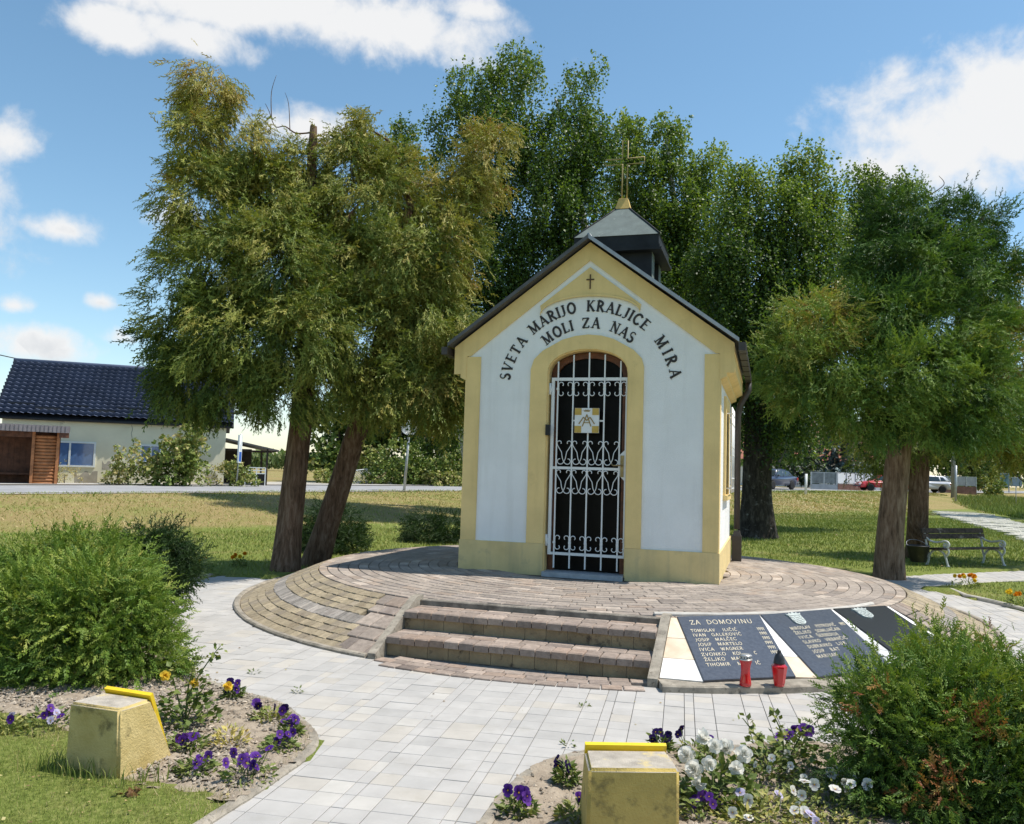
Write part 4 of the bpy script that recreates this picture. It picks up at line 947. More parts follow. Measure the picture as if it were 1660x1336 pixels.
def leaf_crown(name, blobs, m, parent, per_m2=10, strands=5, leaves=9, size=.075, length=.7, droop=1.0, templ=LEAF, core=.2, spread=.2, shell=(.72, 1.03), minz=None):
    """broadleaf crown: twigs leave each clump, arch over and hang, with leaves along them"""
    P_, O_, T_ = clumps(blobs, per_m2, shell, core); n = len(P_)
    S = np.repeat(P_, strands, 0) + rng.normal(0, spread, (n * strands, 3)); O2 = np.repeat(O_, strands, 0) + rng.normal(0, .55, (n * strands, 3)); L = length * rng.uniform(.45, 1.2, n * strands)
    t_ = (np.arange(leaves) + .5) / leaves
    tt = t_[None, :, None]; Pp = S[:, None] + L[:, None, None] * (unit(O2)[:, None] * (.55 * tt - .25 * tt ** 2) + np.array([0, 0, -1])[None, None] * droop * (tt ** 1.7) * .8)
    Pp = Pp.reshape(-1, 3) + rng.normal(0, .028, (n * strands * leaves, 3))
    N = len(Pp); d = rng.normal(0, .7, (N, 3)) + np.repeat(O2, leaves, 0) * .35 + np.array([0, 0, -.55 * droop])
    T2 = np.repeat(np.repeat(T_, strands) + rng.normal(0, .06, n * strands), leaves) + rng.normal(0, .10, N)
    if minz is not None: k = Pp[:, 2] > minz; Pp, d, T2 = Pp[k], d[k], T2[k]; N = len(Pp)
    return foliage(name, Pp, d, size * rng.uniform(.65, 1.2, N), T2, m, parent, templ, rng.normal(0, .8, (N, 3)) + np.array([.25, 0, .9]))
def bark_mat(name, c0, c1, c2, sc=(9, 9, 1.6), bump=1.0, lichen=None):
    m = bpy.data.materials.new(name); m.use_nodes = True; t = m.node_tree; t.nodes.clear()
    pos = t.nodes.new('ShaderNodeNewGeometry').outputs['Position']
    mp = t.nodes.new('ShaderNodeMapping'); mp.inputs['Scale'].default_value = sc; t.links.new(pos, mp.inputs[0])
    n1 = noise(t, mp.outputs[0], 2.2, 7, .68, .4); cc = ramp(t, n1, [(.30, c0), (.5, c1), (.72, c2)])
    if lichen:
        f = node(t, 'ShaderNodeMapRange'); f.inputs[1].default_value = lichen[1]; f.inputs[2].default_value = lichen[1] + .1
        mp2 = t.nodes.new('ShaderNodeMapping'); mp2.inputs['Scale'].default_value = lichen[2]; t.links.new(pos, mp2.inputs[0])
        t.links.new(noise(t, mp2.outputs[0], 1.0, 5, .6), f.inputs[0]); cc = mixc(t, f.outputs[0], cc, lichen[0])
    b = t.nodes.new('ShaderNodeBsdfPrincipled'); b.inputs['Roughness'].default_value = .95; b.inputs['Specular IOR Level'].default_value = .15; t.links.new(cc, b.inputs['Base Color'])
    bn = t.nodes.new('ShaderNodeBump'); bn.inputs['Strength'].default_value = bump; bn.inputs['Distance'].default_value = .025
    t.links.new(n1, bn.inputs['Height']); t.links.new(bn.outputs[0], b.inputs['Normal'])
    o = t.nodes.new('ShaderNodeOutputMaterial'); t.links.new(b.outputs[0], o.inputs[0]); return m
bark_thuja = bark_mat('thuja_bark', (.045, .028, .018), (.15, .092, .060), (.28, .20, .145))
bark_thuja_r = bark_mat('thuja_bark_pale', (.055, .036, .024), (.20, .135, .09), (.34, .26, .19))
bark_birch = bark_mat('birch_bark', (.010, .009, .008), (.045, .038, .032), (.12, .105, .09), (5, 5, 1.8), 1.0, ((.26, .25, .23), .62, (5, 5, 9)))
bark_white = bark_mat('birch_limb', (.20, .19, .17), (.52, .51, .48), (.68, .67, .63), (6, 6, 3), .4)
bark_grey = bark_mat('grey_bark', (.03, .025, .02), (.10, .085, .065), (.19, .165, .13))
def trunk(name, pts, rad, m, parent, k=18, rough=.06, flare=1.0):
    """tapered trunk with buttressed foot and uneven girth"""
    P2 = smooth_line3(pts, 6); n = len(P2); R2 = np.interp(np.linspace(0, 1, n), np.linspace(0, 1, len(rad)), rad)
    V = []; ph = random.random() * 6
    for i, p in enumerate(P2):
        d = Vector(P2[min(i + 1, n - 1)]) - Vector(P2[max(i - 1, 0)]); d.normalize(); s = Vector((0, 1, 0)).cross(d).normalized() if abs(d.y) < .9 else Vector((1, 0, 0)); u_ = d.cross(s)
        h = i / n
        for j in range(k):
            a = 2 * pi * j / k; g = 1 + rough * (sin(3 * a + ph + 2 * h) + .6 * sin(5 * a - ph + 5 * h) + .4 * sin(7 * a + 9 * h)) + .075 * flare * max(0, 1 - h * 7) * (1 + sin(4 * a + ph))
            V.append(Vector(p) + (s * cos(a) + u_ * sin(a)) * R2[i] * g)
    b = MB(); b.add(V, [(i * k + j, i * k + (j + 1) % k, (i + 1) * k + (j + 1) % k, (i + 1) * k + j) for i in range(n - 1) for j in range(k)], True)
    return b.build(name, m, parent)
def smooth_line3(pts, n=6):
    pts = [np.array(p, float) for p in pts]; out = []
    for i in range(len(pts) - 1):
        p0, p1, p2, p3 = pts[max(i - 1, 0)], pts[i], pts[i + 1], pts[min(i + 2, len(pts) - 1)]
        for t in np.arange(n) / n: out.append(.5 * (2 * p1 + (p2 - p0) * t + (2 * p0 - 5 * p1 + 4 * p2 - p3) * t * t + (3 * p1 - p0 - 3 * p2 + p3) * t ** 3))
    return [tuple(p) for p in out] + [tuple(pts[-1])]
def limbs(name, start_pts, targets, r0, m, parent, wig=.15):
    for t in targets:
        if t[2] < start_pts[0][2] + .35: continue
        b = MB(); t = np.array(t); s = np.array(min(start_pts, key=lambda p: abs(p[2] - (t[2] - .75 * np.hypot(t[0] - p[0], t[1] - p[1])))))
        if t[2] - s[2] < .95 * np.hypot(t[0] - s[0], t[1] - s[1]): continue
        mid = (s + t) / 2 + rng.normal(0, wig, 3) + np.array([0, 0, .1]); L = np.linalg.norm(t - s)
        pts = smooth_line3([s, mid, t], 5); b.tube(pts, list(np.linspace(r0, r0 * .18, len(pts))), 6); b.build(name, m, parent)
G0 = lambda x, y: float(ground_z(np.array(x), np.array(y), True))
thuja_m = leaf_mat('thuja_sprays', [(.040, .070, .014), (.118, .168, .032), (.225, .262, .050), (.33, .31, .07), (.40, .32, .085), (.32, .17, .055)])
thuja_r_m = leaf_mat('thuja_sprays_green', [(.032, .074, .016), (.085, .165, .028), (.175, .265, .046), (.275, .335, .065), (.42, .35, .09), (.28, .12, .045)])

# ------------------------------------------------------------------ the pair of old thujas left of the chapel
def th(name, label, root, tr, rad, blobs, m, bm, group, dead=(), **kw):
    t = thing(name, label, 'tree', root, 0, group)
    off = Vector(root); L = lambda p: tuple(Vector(p) - off)
    trp = [L(p) for p in tr]; trunk('trunk', trp, rad, bm, t)
    bl = [(L(c), r, ti) for c, r, ti in blobs]
    limbs('limb', smooth_line3(trp, 6)[8:], [c for c, r, ti in bl], rad[-2] * .38, bm, t, .07)
    if dead:
        for pts, r in dead: MB().tube([L(p) for p in smooth_line3(pts, 5)], list(np.linspace(r, r * .25, (len(pts) - 1) * 5 + 1)), 6).build('dead_branch', bm, t)
    if 'patches' in kw: kw['patches'] = [(L(c), r, v, p) for c, r, v, p in kw['patches']]
    conifer_crown('crown', bl, m, t, **kw); return t
ra = onz(462, 930); ra.z = -.02
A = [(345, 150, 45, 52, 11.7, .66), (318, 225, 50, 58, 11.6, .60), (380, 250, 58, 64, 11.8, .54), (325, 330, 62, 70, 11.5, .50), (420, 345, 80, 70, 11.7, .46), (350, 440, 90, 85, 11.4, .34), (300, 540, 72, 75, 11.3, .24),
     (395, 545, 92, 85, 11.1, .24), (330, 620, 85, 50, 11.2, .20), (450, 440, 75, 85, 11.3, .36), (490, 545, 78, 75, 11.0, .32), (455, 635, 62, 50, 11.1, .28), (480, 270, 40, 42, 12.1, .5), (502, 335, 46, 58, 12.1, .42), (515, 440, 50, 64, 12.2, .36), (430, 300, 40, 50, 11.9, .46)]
blA = [pxblob(*a) for a in A]
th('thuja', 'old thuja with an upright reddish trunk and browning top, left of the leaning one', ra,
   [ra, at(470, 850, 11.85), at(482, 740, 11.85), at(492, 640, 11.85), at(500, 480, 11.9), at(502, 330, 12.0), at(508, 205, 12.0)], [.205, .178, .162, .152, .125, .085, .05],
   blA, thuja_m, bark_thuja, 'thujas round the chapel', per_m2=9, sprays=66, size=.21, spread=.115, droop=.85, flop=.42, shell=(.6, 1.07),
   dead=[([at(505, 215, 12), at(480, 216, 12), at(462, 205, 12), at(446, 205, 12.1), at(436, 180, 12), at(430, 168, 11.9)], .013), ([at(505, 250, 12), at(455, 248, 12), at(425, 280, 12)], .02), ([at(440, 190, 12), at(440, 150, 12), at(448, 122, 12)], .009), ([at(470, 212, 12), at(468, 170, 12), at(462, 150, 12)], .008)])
rb = onz(508, 920); rb.z = -.02
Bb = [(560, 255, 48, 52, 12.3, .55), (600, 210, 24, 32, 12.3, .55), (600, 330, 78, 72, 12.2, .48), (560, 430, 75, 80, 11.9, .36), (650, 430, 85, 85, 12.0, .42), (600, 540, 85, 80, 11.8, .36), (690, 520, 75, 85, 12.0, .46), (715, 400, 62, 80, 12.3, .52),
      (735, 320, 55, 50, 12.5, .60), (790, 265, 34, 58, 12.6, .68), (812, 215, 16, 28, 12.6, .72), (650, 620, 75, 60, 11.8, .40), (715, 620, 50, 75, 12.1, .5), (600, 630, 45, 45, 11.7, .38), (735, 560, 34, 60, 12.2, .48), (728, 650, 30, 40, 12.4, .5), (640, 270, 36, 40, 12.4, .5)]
blB = [pxblob(*a) for a in Bb]
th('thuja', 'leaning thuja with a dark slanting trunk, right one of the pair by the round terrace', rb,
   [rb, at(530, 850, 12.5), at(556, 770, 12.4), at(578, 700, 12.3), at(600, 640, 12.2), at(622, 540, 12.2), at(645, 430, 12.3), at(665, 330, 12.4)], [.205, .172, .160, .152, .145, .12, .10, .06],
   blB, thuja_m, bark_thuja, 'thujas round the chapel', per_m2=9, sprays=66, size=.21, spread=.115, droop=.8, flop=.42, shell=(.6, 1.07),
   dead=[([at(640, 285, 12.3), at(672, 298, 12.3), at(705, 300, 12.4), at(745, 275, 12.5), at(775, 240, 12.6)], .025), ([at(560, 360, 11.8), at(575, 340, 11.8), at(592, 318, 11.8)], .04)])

# ------------------------------------------------------------------ the two thujas right of the chapel
rc = onz(1441, 938); rc.z = -.02
Cc = [(1470, 355, 62, 50, 13.7, .10), (1560, 370, 68, 48, 13.9, .14), (1430, 420, 45, 60, 13.6, .08), (1500, 440, 85, 65, 13.3, .20), (1590, 450, 62, 62, 13.7, .18), (1440, 515, 68, 55, 13.0, .28), (1540, 530, 90, 65, 12.9, .32),
      (1330, 525, 72, 52, 13.0, .62), (1280, 575, 52, 48, 12.9, .50), (1370, 590, 80, 55, 12.7, .46), (1300, 635, 66, 36, 12.9, .40), (1460, 610, 90, 62, 12.5, .36), (1560, 620, 92, 70, 12.8, .34), (1400, 665, 82, 40, 12.7, .30), (1500, 680, 88, 38, 12.7, .26), (1590, 680, 62, 45, 13.0, .26)]
blC = [pxblob(*a) for a in Cc]
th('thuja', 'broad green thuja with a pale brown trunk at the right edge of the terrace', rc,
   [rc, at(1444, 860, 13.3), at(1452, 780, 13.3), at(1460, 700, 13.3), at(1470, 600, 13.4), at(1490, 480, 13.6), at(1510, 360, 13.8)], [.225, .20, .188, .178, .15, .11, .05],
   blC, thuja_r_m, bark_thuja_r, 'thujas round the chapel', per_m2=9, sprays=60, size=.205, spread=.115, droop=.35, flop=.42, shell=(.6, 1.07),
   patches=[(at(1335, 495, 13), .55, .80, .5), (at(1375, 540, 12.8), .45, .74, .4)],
   dead=[([at(1575, 370, 13.8), at(1605, 345, 13.8), at(1640, 325, 13.8)], .014), ([at(1500, 320, 13.8), at(1530, 300, 13.8), at(1522, 285, 13.8)], .012)])
rd = onz(1485, 906); rd.z = -.02
D_ = [(1640, 480, 55, 60, 16.6, .62), (1660, 580, 70, 75, 16.3, .60), (1630, 670, 70, 60, 16.2, .52), (1700, 660, 80, 80, 16.4, .5), (1545, 700, 62, 40, 16.3, .40), (1470, 710, 48, 40, 16.6, .30), (1590, 560, 60, 80, 17, .4), (1420, 715, 40, 46, 17.2, .30), (1640, 735, 30, 22, 16.5, .5)]
blD = [pxblob(*a) for a in D_]
th('thuja', 'browner thuja with a dark trunk holding a bucket, behind the broad green one', rd,
   [rd, at(1487, 840, 16.6), at(1490, 760, 16.6), at(1496, 690, 16.6), at(1530, 600, 16.6), at(1570, 500, 16.7)], [.22, .19, .18, .17, .13, .05],
   blD, thuja_m, bark_thuja, 'thujas round the chapel', per_m2=11, sprays=28, size=.24, spread=.15, droop=.5, flop=.45)

# ------------------------------------------------------------------ birches behind the chapel
birch_m = leaf_mat('birch_leaves', [(.028, .058, .013), (.075, .130, .025), (.145, .210, .040), (.25, .31, .065), (.36, .34, .075)], rough=.45, spec=.35, thru=.36)
def birch(label, root, tr, rad, blobs, bm, **kw):
    t = thing('birch', label, 'tree', root, 0, 'birches behind the chapel'); off = Vector(root); L = lambda p: tuple(Vector(p) - off)
    trp = [L(p) for p in tr]; trunk('trunk', trp, rad, bm, t); bl = [(L(c), r, ti) for c, r, ti in blobs]
    limbs('limb', smooth_line3(trp, 6)[8:], [c for c, r, ti in bl], rad[-2] * .6, bark_white, t, .3)
    leaf_crown('crown', bl, birch_m, t, **kw); return t
K = dict(per_m2=4.2, strands=15, leaves=9, size=.088, length=.8, droop=1.0, spread=.19, shell=(.55, 1.08))  # sunlit tops and darker lower crowns are put into the birch leaf tints
r1 = Vector((2.9, 25.5, G0(2.9, 25.5)))
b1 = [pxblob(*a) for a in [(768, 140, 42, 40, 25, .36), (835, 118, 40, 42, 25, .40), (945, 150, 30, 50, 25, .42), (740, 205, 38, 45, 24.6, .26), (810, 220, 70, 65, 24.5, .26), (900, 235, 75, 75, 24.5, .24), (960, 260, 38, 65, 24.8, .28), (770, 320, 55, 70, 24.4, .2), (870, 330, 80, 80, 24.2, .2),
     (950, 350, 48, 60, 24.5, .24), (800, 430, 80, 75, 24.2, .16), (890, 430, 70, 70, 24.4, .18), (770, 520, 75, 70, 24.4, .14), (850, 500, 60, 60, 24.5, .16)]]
birch('tall birch with a drooping crown, highest tree behind the chapel roof', r1, [r1, at(962, 620, 25.4), at(958, 440, 25.2), at(940, 330, 25), at(925, 240, 25), at(900, 160, 25)], [.24, .2, .15, .11, .08, .03], b1, bark_white, **K)
r2 = Vector((at(775, 800, 28).x, 28, G0(at(775, 800, 28).x, 28)))
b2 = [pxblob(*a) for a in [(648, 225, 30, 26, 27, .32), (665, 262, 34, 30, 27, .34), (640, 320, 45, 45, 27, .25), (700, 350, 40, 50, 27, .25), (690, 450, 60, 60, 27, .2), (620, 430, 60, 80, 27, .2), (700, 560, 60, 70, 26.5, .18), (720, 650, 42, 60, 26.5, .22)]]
birch('small birch top showing between the leaning thuja and the tallest birch', r2, [r2, at(735, 620, 28), at(690, 440, 27.5), at(660, 250, 27)], [.2, .16, .1, .03], b2, bark_white, **dict(K, per_m2=5))
r3 = Vector((6.6, 28, G0(6.6, 28)))
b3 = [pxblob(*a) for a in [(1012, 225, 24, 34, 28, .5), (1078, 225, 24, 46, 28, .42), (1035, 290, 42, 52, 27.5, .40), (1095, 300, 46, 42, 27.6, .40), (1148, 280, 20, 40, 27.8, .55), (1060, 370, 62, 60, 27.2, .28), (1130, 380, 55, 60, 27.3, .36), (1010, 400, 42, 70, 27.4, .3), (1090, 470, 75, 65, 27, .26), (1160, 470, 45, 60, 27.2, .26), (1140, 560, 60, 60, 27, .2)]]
birch('birch directly behind the gilt roof cross', r3, [r3, at(1120, 600, 28), at(1105, 430, 27.6), at(1090, 300, 27.6), at(1080, 220, 28)], [.22, .17, .12, .08, .03], b3, bark_white, **dict(K, per_m2=5.5, size=.096))
r4 = Vector((6.25, 21.3, G0(6.25, 21.3)))
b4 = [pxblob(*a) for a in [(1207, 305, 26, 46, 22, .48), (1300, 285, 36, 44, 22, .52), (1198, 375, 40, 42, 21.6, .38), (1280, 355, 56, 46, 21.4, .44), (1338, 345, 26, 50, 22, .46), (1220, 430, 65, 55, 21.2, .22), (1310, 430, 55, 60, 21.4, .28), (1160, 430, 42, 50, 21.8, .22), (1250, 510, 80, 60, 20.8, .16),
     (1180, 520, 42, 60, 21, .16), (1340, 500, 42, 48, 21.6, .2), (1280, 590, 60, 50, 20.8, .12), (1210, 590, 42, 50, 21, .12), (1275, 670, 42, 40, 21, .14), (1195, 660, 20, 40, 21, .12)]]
birch('birch with a thick fissured black trunk standing right of the chapel downpipe', r4, [r4, at(1226, 800, 21.3), at(1229, 700, 21.3), at(1230, 600, 21.3), at(1235, 500, 21.4), at(1265, 380, 21.5), at(1290, 300, 22)], [.46, .36, .33, .30, .24, .14, .04], b4, bark_birch, **dict(K, per_m2=7.5, size=.082))
r5 = Vector((at(1450, 830, 25.5).x, 25.5, G0(11.7, 25.5)))
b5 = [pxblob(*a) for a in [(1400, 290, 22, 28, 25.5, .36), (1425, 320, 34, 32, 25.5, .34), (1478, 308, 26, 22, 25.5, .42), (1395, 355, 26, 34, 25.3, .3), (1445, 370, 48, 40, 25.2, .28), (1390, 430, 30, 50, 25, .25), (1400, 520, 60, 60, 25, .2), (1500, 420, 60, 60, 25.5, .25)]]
birch('birch whose top shows above the broad green thuja', r5, [r5, at(1452, 680, 25.5), at(1435, 450, 25.4), at(1425, 330, 25.4)], [.2, .16, .1, .03], b5, bark_white, **dict(K, per_m2=5.5))
# ------------------------------------------------------------------ clipped and wild shrubs
juniper_m = leaf_mat('shrub_sprays', [(.030, .062, .010), (.080, .150, .020), (.155, .235, .032), (.25, .31, .052), (.36, .36, .085), (.28, .10, .036)], trans=(1.3, 1.35, .45))
dark_sh_m = leaf_mat('dark_shrub_sprays', [(.010, .024, .007), (.022, .05, .012), (.045, .085, .018), (.075, .12, .025)])
def shrub(label, blobs, m, group='evergreen shrubs', name='evergreen_shrub', stems=6, **kw):
    c = np.mean([b[0] for b in blobs], 0); root = Vector((c[0], c[1], max(.03, G0(c[0], c[1])))); off = root
    t = thing(name, label, 'shrub', root, 0, group); bl = [(tuple(Vector(p) - off), r, ti) for p, r, ti in blobs]
    b = MB()
    for p, r, ti in bl: b.tube(smooth_line3([(random.gauss(0, .03), random.gauss(0, .03), 0), tuple(Vector(p) * .5 + Vector((0, 0, -.05))), tuple(p)], 4), list(np.linspace(.018, .006, 9)), 5)
    b.build('stem', bark_thuja, t)
    if 'patches' in kw: kw['patches'] = [(tuple(Vector(c_) - off), r, v, p) for c_, r, v, p in kw['patches']]
    conifer_crown('crown', bl, m, t, **kw); return t
shrub('big bright green rounded shrub in front of its dark neighbour, at the left bed', [pxblob(*a) for a in [(60, 1025, 100, 88, 6.1, .42), (165, 1018, 98, 90, 6.0, .42), (130, 960, 84, 46, 6.3, .48), (220, 1065, 58, 62, 5.9, .36), (110, 1085, 92, 46, 5.8, .30), (-60, 1030, 105, 90, 6.2, .4), (10, 1090, 70, 48, 5.8, .32)]],
      juniper_m, per_m2=72, sprays=30, size=.105, spread=.062, droop=.15, flop=.42, templ=TEMPL_FINE, core=.03, shell=(.84, 1.0))
shrub('lighter flat-topped shrub lump behind the big bright one', [pxblob(*a) for a in [(85, 905, 52, 32, 7.3, .44), (150, 898, 56, 32, 7.4, .44), (190, 930, 46, 44, 7.1, .40), (10, 940, 50, 34, 7.2, .42), (100, 950, 85, 46, 7.1, .36)]], juniper_m, per_m2=70, sprays=26, size=.11, spread=.062, droop=.15, flop=.42, shell=(.82, 1.0), core=.05)
shrub('dark green rounded shrub at the back end of the left bed', [pxblob(*a) for a in [(245, 900, 50, 42, 7.9, .42), (280, 915, 30, 38, 7.8, .4), (255, 940, 48, 30, 7.7, .36)]], dark_sh_m, per_m2=110, sprays=28, size=.105, spread=.055, droop=.2, flop=.42, shell=(.8, 1.0))
shrub('bushy green shrub with dead brown patches beside the white pansies', [pxblob(*a) for a in [(1445, 1098, 50, 40, 4.35, .42), (1505, 1082, 58, 34, 4.5, .46), (1575, 1082, 54, 32, 4.6, .42), (1640, 1092, 56, 44, 4.5, .42), (1412, 1155, 42, 44, 4.15, .32), (1475, 1135, 70, 48, 4.15, .44), (1560, 1138, 70, 50, 4.1, .4), (1640, 1155, 56, 58, 4.1, .46),
      (1500, 1200, 58, 40, 3.95, .36), (1412, 1210, 46, 40, 4.05, .22), (1448, 1270, 62, 38, 3.95, .14), (1600, 1230, 66, 60, 3.9, .30), (1540, 1300, 80, 40, 3.8, .16), (1650, 1290, 60, 50, 3.8, .2), (1720, 1180, 60, 110, 4.0, .4)]],
      juniper_m, per_m2=66, sprays=46, size=.088, spread=.055, droop=.05, flop=.55, templ=TEMPL_FINE, core=.16, shell=(.5, 1.05),
      patches=[(at(1402, 1132, 3.98), .105, .99, .85), (at(1420, 1118, 4.0), .07, .99, .8), (at(1535, 1265, 3.72), .10, .99, .85), (at(1595, 1030, 4.5), .14, .93, .5), (at(1480, 1265, 3.8), .12, .97, .4), (at(1560, 1150, 3.9), .10, .95, .35), (at(1610, 1180, 3.8), .12, .97, .3)])
shrub('dark clipped shrub between the two leaning and upright thuja trunks', [pxblob(*a) for a in [(540, 860, 44, 36, 15.0, .45), (520, 890, 40, 36, 14.6, .4), (565, 895, 32, 36, 14.6, .42)]], dark_sh_m, per_m2=34, sprays=30, size=.15, spread=.08, droop=.2, shell=(.8, 1.0))
shrub('low dark clipped shrub just left of the chapel wall', [pxblob(*a) for a in [(690, 860, 34, 26, 17.4, .45), (725, 858, 26, 24, 17.4, .42), (700, 880, 45, 24, 17.2, .38)]], dark_sh_m, per_m2=34, sprays=30, size=.15, spread=.08, droop=.2, shell=(.8, 1.0))
# ================================================================== things in the garden
# ------------------------------------------------------------------ yellow text stands
block_m = mat('block_render', (.62, .485, .22), .95, .12, 8, bump=.55, bscale=85, col2=(.47, .35, .13), spots=((.18, .14, .06), 7, .58, .14))
block_r = mat('block_render_mossy', (.53, .395, .12), .95, .16, 9, bump=.7, bscale=90, col2=(.40, .30, .09), spots=((.16, .13, .05), 8, .56, .14))
bare_m = mat('bare_concrete', (.46, .41, .34), .95, .15, 14, bump=.7, bscale=160, spots=((.55, .45, .24), 9, .55, .08))
signal_y = mat('signal_yellow', (.78, .54, .02), .55, .08, 12, spec=.35, spots=((.45, .33, .06), 14, .60, .12), bump=.2, bscale=120)
def stand(label, base, top, zt, bm, tm, frame_k=(.06, .96)):
    """base/top: four corners front-left, front-right, back-right, back-left; the back face slopes and carries the frame"""
    c = Vector((sum(p[0] for p in base) / 4, sum(p[1] for p in base) / 4, 0)); t = thing('text_stand', label, 'stand', c, 0, 'yellow text stands in the flower beds')
    B = [Vector((*p, 0)) - c for p in base]; T = [Vector((*p, zt)) - c for p in top]
    for p in B: p.z = -.03
    bm_ = bmesh.new(); vs = [bm_.verts.new(p) for p in B + T]
    for f in ((0, 3, 2, 1), (0, 1, 5, 4), (1, 2, 6, 5), (2, 3, 7, 6), (3, 0, 4, 7), (4, 5, 6, 7)): bm_.faces.new([vs[i] for i in f])
    bmesh.ops.recalc_face_normals(bm_, faces=bm_.faces)
    bmesh.ops.bevel(bm_, geom=[e for e in bm_.edges], offset=.013, segments=3, affect='EDGES')
    me = bpy.data.meshes.new('block'); bm_.to_mesh(me); bm_.free(); me.materials.append(bm); me.materials.append(tm)
    for p in me.polygons:
        p.use_smooth = p.area < .006
        if p.normal.z > .8: p.material_index = 1
    link('block', me, t)
    # frame lies on the sloping back face
    bl, br, tl, tr = B[3], B[2], T[3], T[2]; up = ((tl + tr) / 2 - (bl + br) / 2).normalized(); xv = (br - bl).normalized(); n = up.cross(xv).normalized()
    mid = (B[0] + B[1]) / 2
    if n.dot((bl + br) / 2 - mid) < 0: n = -n
    L = ((tl + tr) / 2 - (bl + br) / 2).length; w = (tr - tl).length
    cc = (tl + tr) / 2 + up * .022
    M = Matrix(((xv.x, up.x, n.x, cc.x), (xv.y, up.y, n.y, cc.y), (xv.z, up.z, n.z, cc.z), (0, 0, 0, 1)))
    hw = w * .5 * .98; fl = L * .92
    f = MB().box(-hw, hw, -.018, 0, .002, .022, M).box(-hw, hw, -fl, -fl + .018, .002, .022, M).box(-hw, -hw + .018, -fl + .018, -.018, .002, .022, M).box(hw - .018, hw, -fl + .018, -.018, .002, .022, M)
    f.box(-hw + .018, hw - .018, -fl + .018, -.018, .004, .010, M); f.build('frame', signal_y, t)
    return t
stand('yellow concrete block stand with a bare pale top, between the lawn and the left bed', [(-2.125, 4.185), (-1.79, 4.04), (-1.66, 4.40), (-2.03, 4.54)], [(-2.085, 4.12), (-1.80, 4.03), (-1.725, 4.21), (-2.01, 4.31)], .335, block_m, bare_m)
stand('ochre concrete block stand nearest the viewer, in the right bed beside the white roses', [(.345, 3.44), (.722, 3.46), (.715, 3.80), (.343, 3.785)], [(.348, 3.435), (.716, 3.455), (.708, 3.685), (.352, 3.665)], .33, block_r, bare_m)

# ------------------------------------------------------------------ grave lanterns on the memorial kerb
red_glass = glass_mat('red_glass', (.66, .008, .014), .15, .35)
def mk_red():
    m = red_glass; b = m.node_tree.nodes['Principled BSDF']; b.inputs['Coat Weight'].default_value = .6; b.inputs['Coat Roughness'].default_value = .05; return m
mk_red()
lid_silver = mat('lid_silver', (.62, .60, .56), .35, .1, 20, metal=.7)
lid_black = mat('lid_black', (.02, .02, .022), .4, .2, 20, spec=.5)
wax_m = mat('candle_wax', (.60, .04, .04), .5, .1, 20)
l1 = thing('grave_lantern', 'waisted red grave lantern with a silver pierced lid on the memorial kerb', 'lantern', (1.70, 6.02, .051), 0, 'red grave lanterns')
MB().lathe([(.040, 0), (.042, .012), (.040, .03), (.033, .07), (.031, .10), (.034, .14), (.042, .165), (.045, .178), (.044, .184)], 22).build('glass_body', red_glass, l1)
cp = MB().lathe([(.038, .184), (.038, .206)], 22).lathe([(.043, .206), (.043, .212), (.030, .218), (.004, .221)], 22).lathe([(.046, .178), (.047, .186), (.038, .1862)], 22).build('lid', lid_silver, l1)
h = MB()
for k in range(12):
    a = 2 * pi * k / 12; h.tube([(.0375 * cos(a), .0375 * sin(a), .196), (.0392 * cos(a), .0392 * sin(a), .196)], .0052, 8)
h.build('vent_hole', lid_black, cp)
l2 = thing('grave_lantern', 'faceted red grave lantern with a black domed cap on the memorial kerb', 'lantern', (1.945, 6.045, .051), .3, 'red grave lanterns')
MB().lathe([(.036, 0), (.037, .012), (.040, .02), (.056, .128), (.055, .138), (.040, .150), (.036, .156)], 8, None, False).build('glass_body', red_glass, l2)
MB().lathe([(.022, .004), (.022, .085)], 12).build('candle', wax_m, l2)
MB().lathe([(.038, .154), (.041, .16), (.038, .168), (.036, .185), (.028, .212), (.014, .226), (.012, .232), (.014, .238), (.010, .247), (.002, .250)], 20).build('cap', lid_black, l2)

# ------------------------------------------------------------------ park bench
slat_m = mat('weathered_slat', (.105, .072, .050), .85, .3, 14, bump=.6, bscale=90, col2=(.022, .018, .015), spots=((.30, .25, .20), 5, .56, .10))
cast_m = mat('peeling_cast_iron', (.62, .62, .58), .6, .1, 18, bump=.3, spots=((.22, .17, .12), 22, .60, .08))
q0, q1 = onz(1502, 918), onz(1596, 914.5)
ba = math.radians(24); bench_l = 1.55
bo = onz(1516, 920); bo.z = G0(bo.x, bo.y)
bench = thing('park_bench', 'old park bench with white scrolled cast ends and dark worn slats on the grass', 'bench', bo, ba)
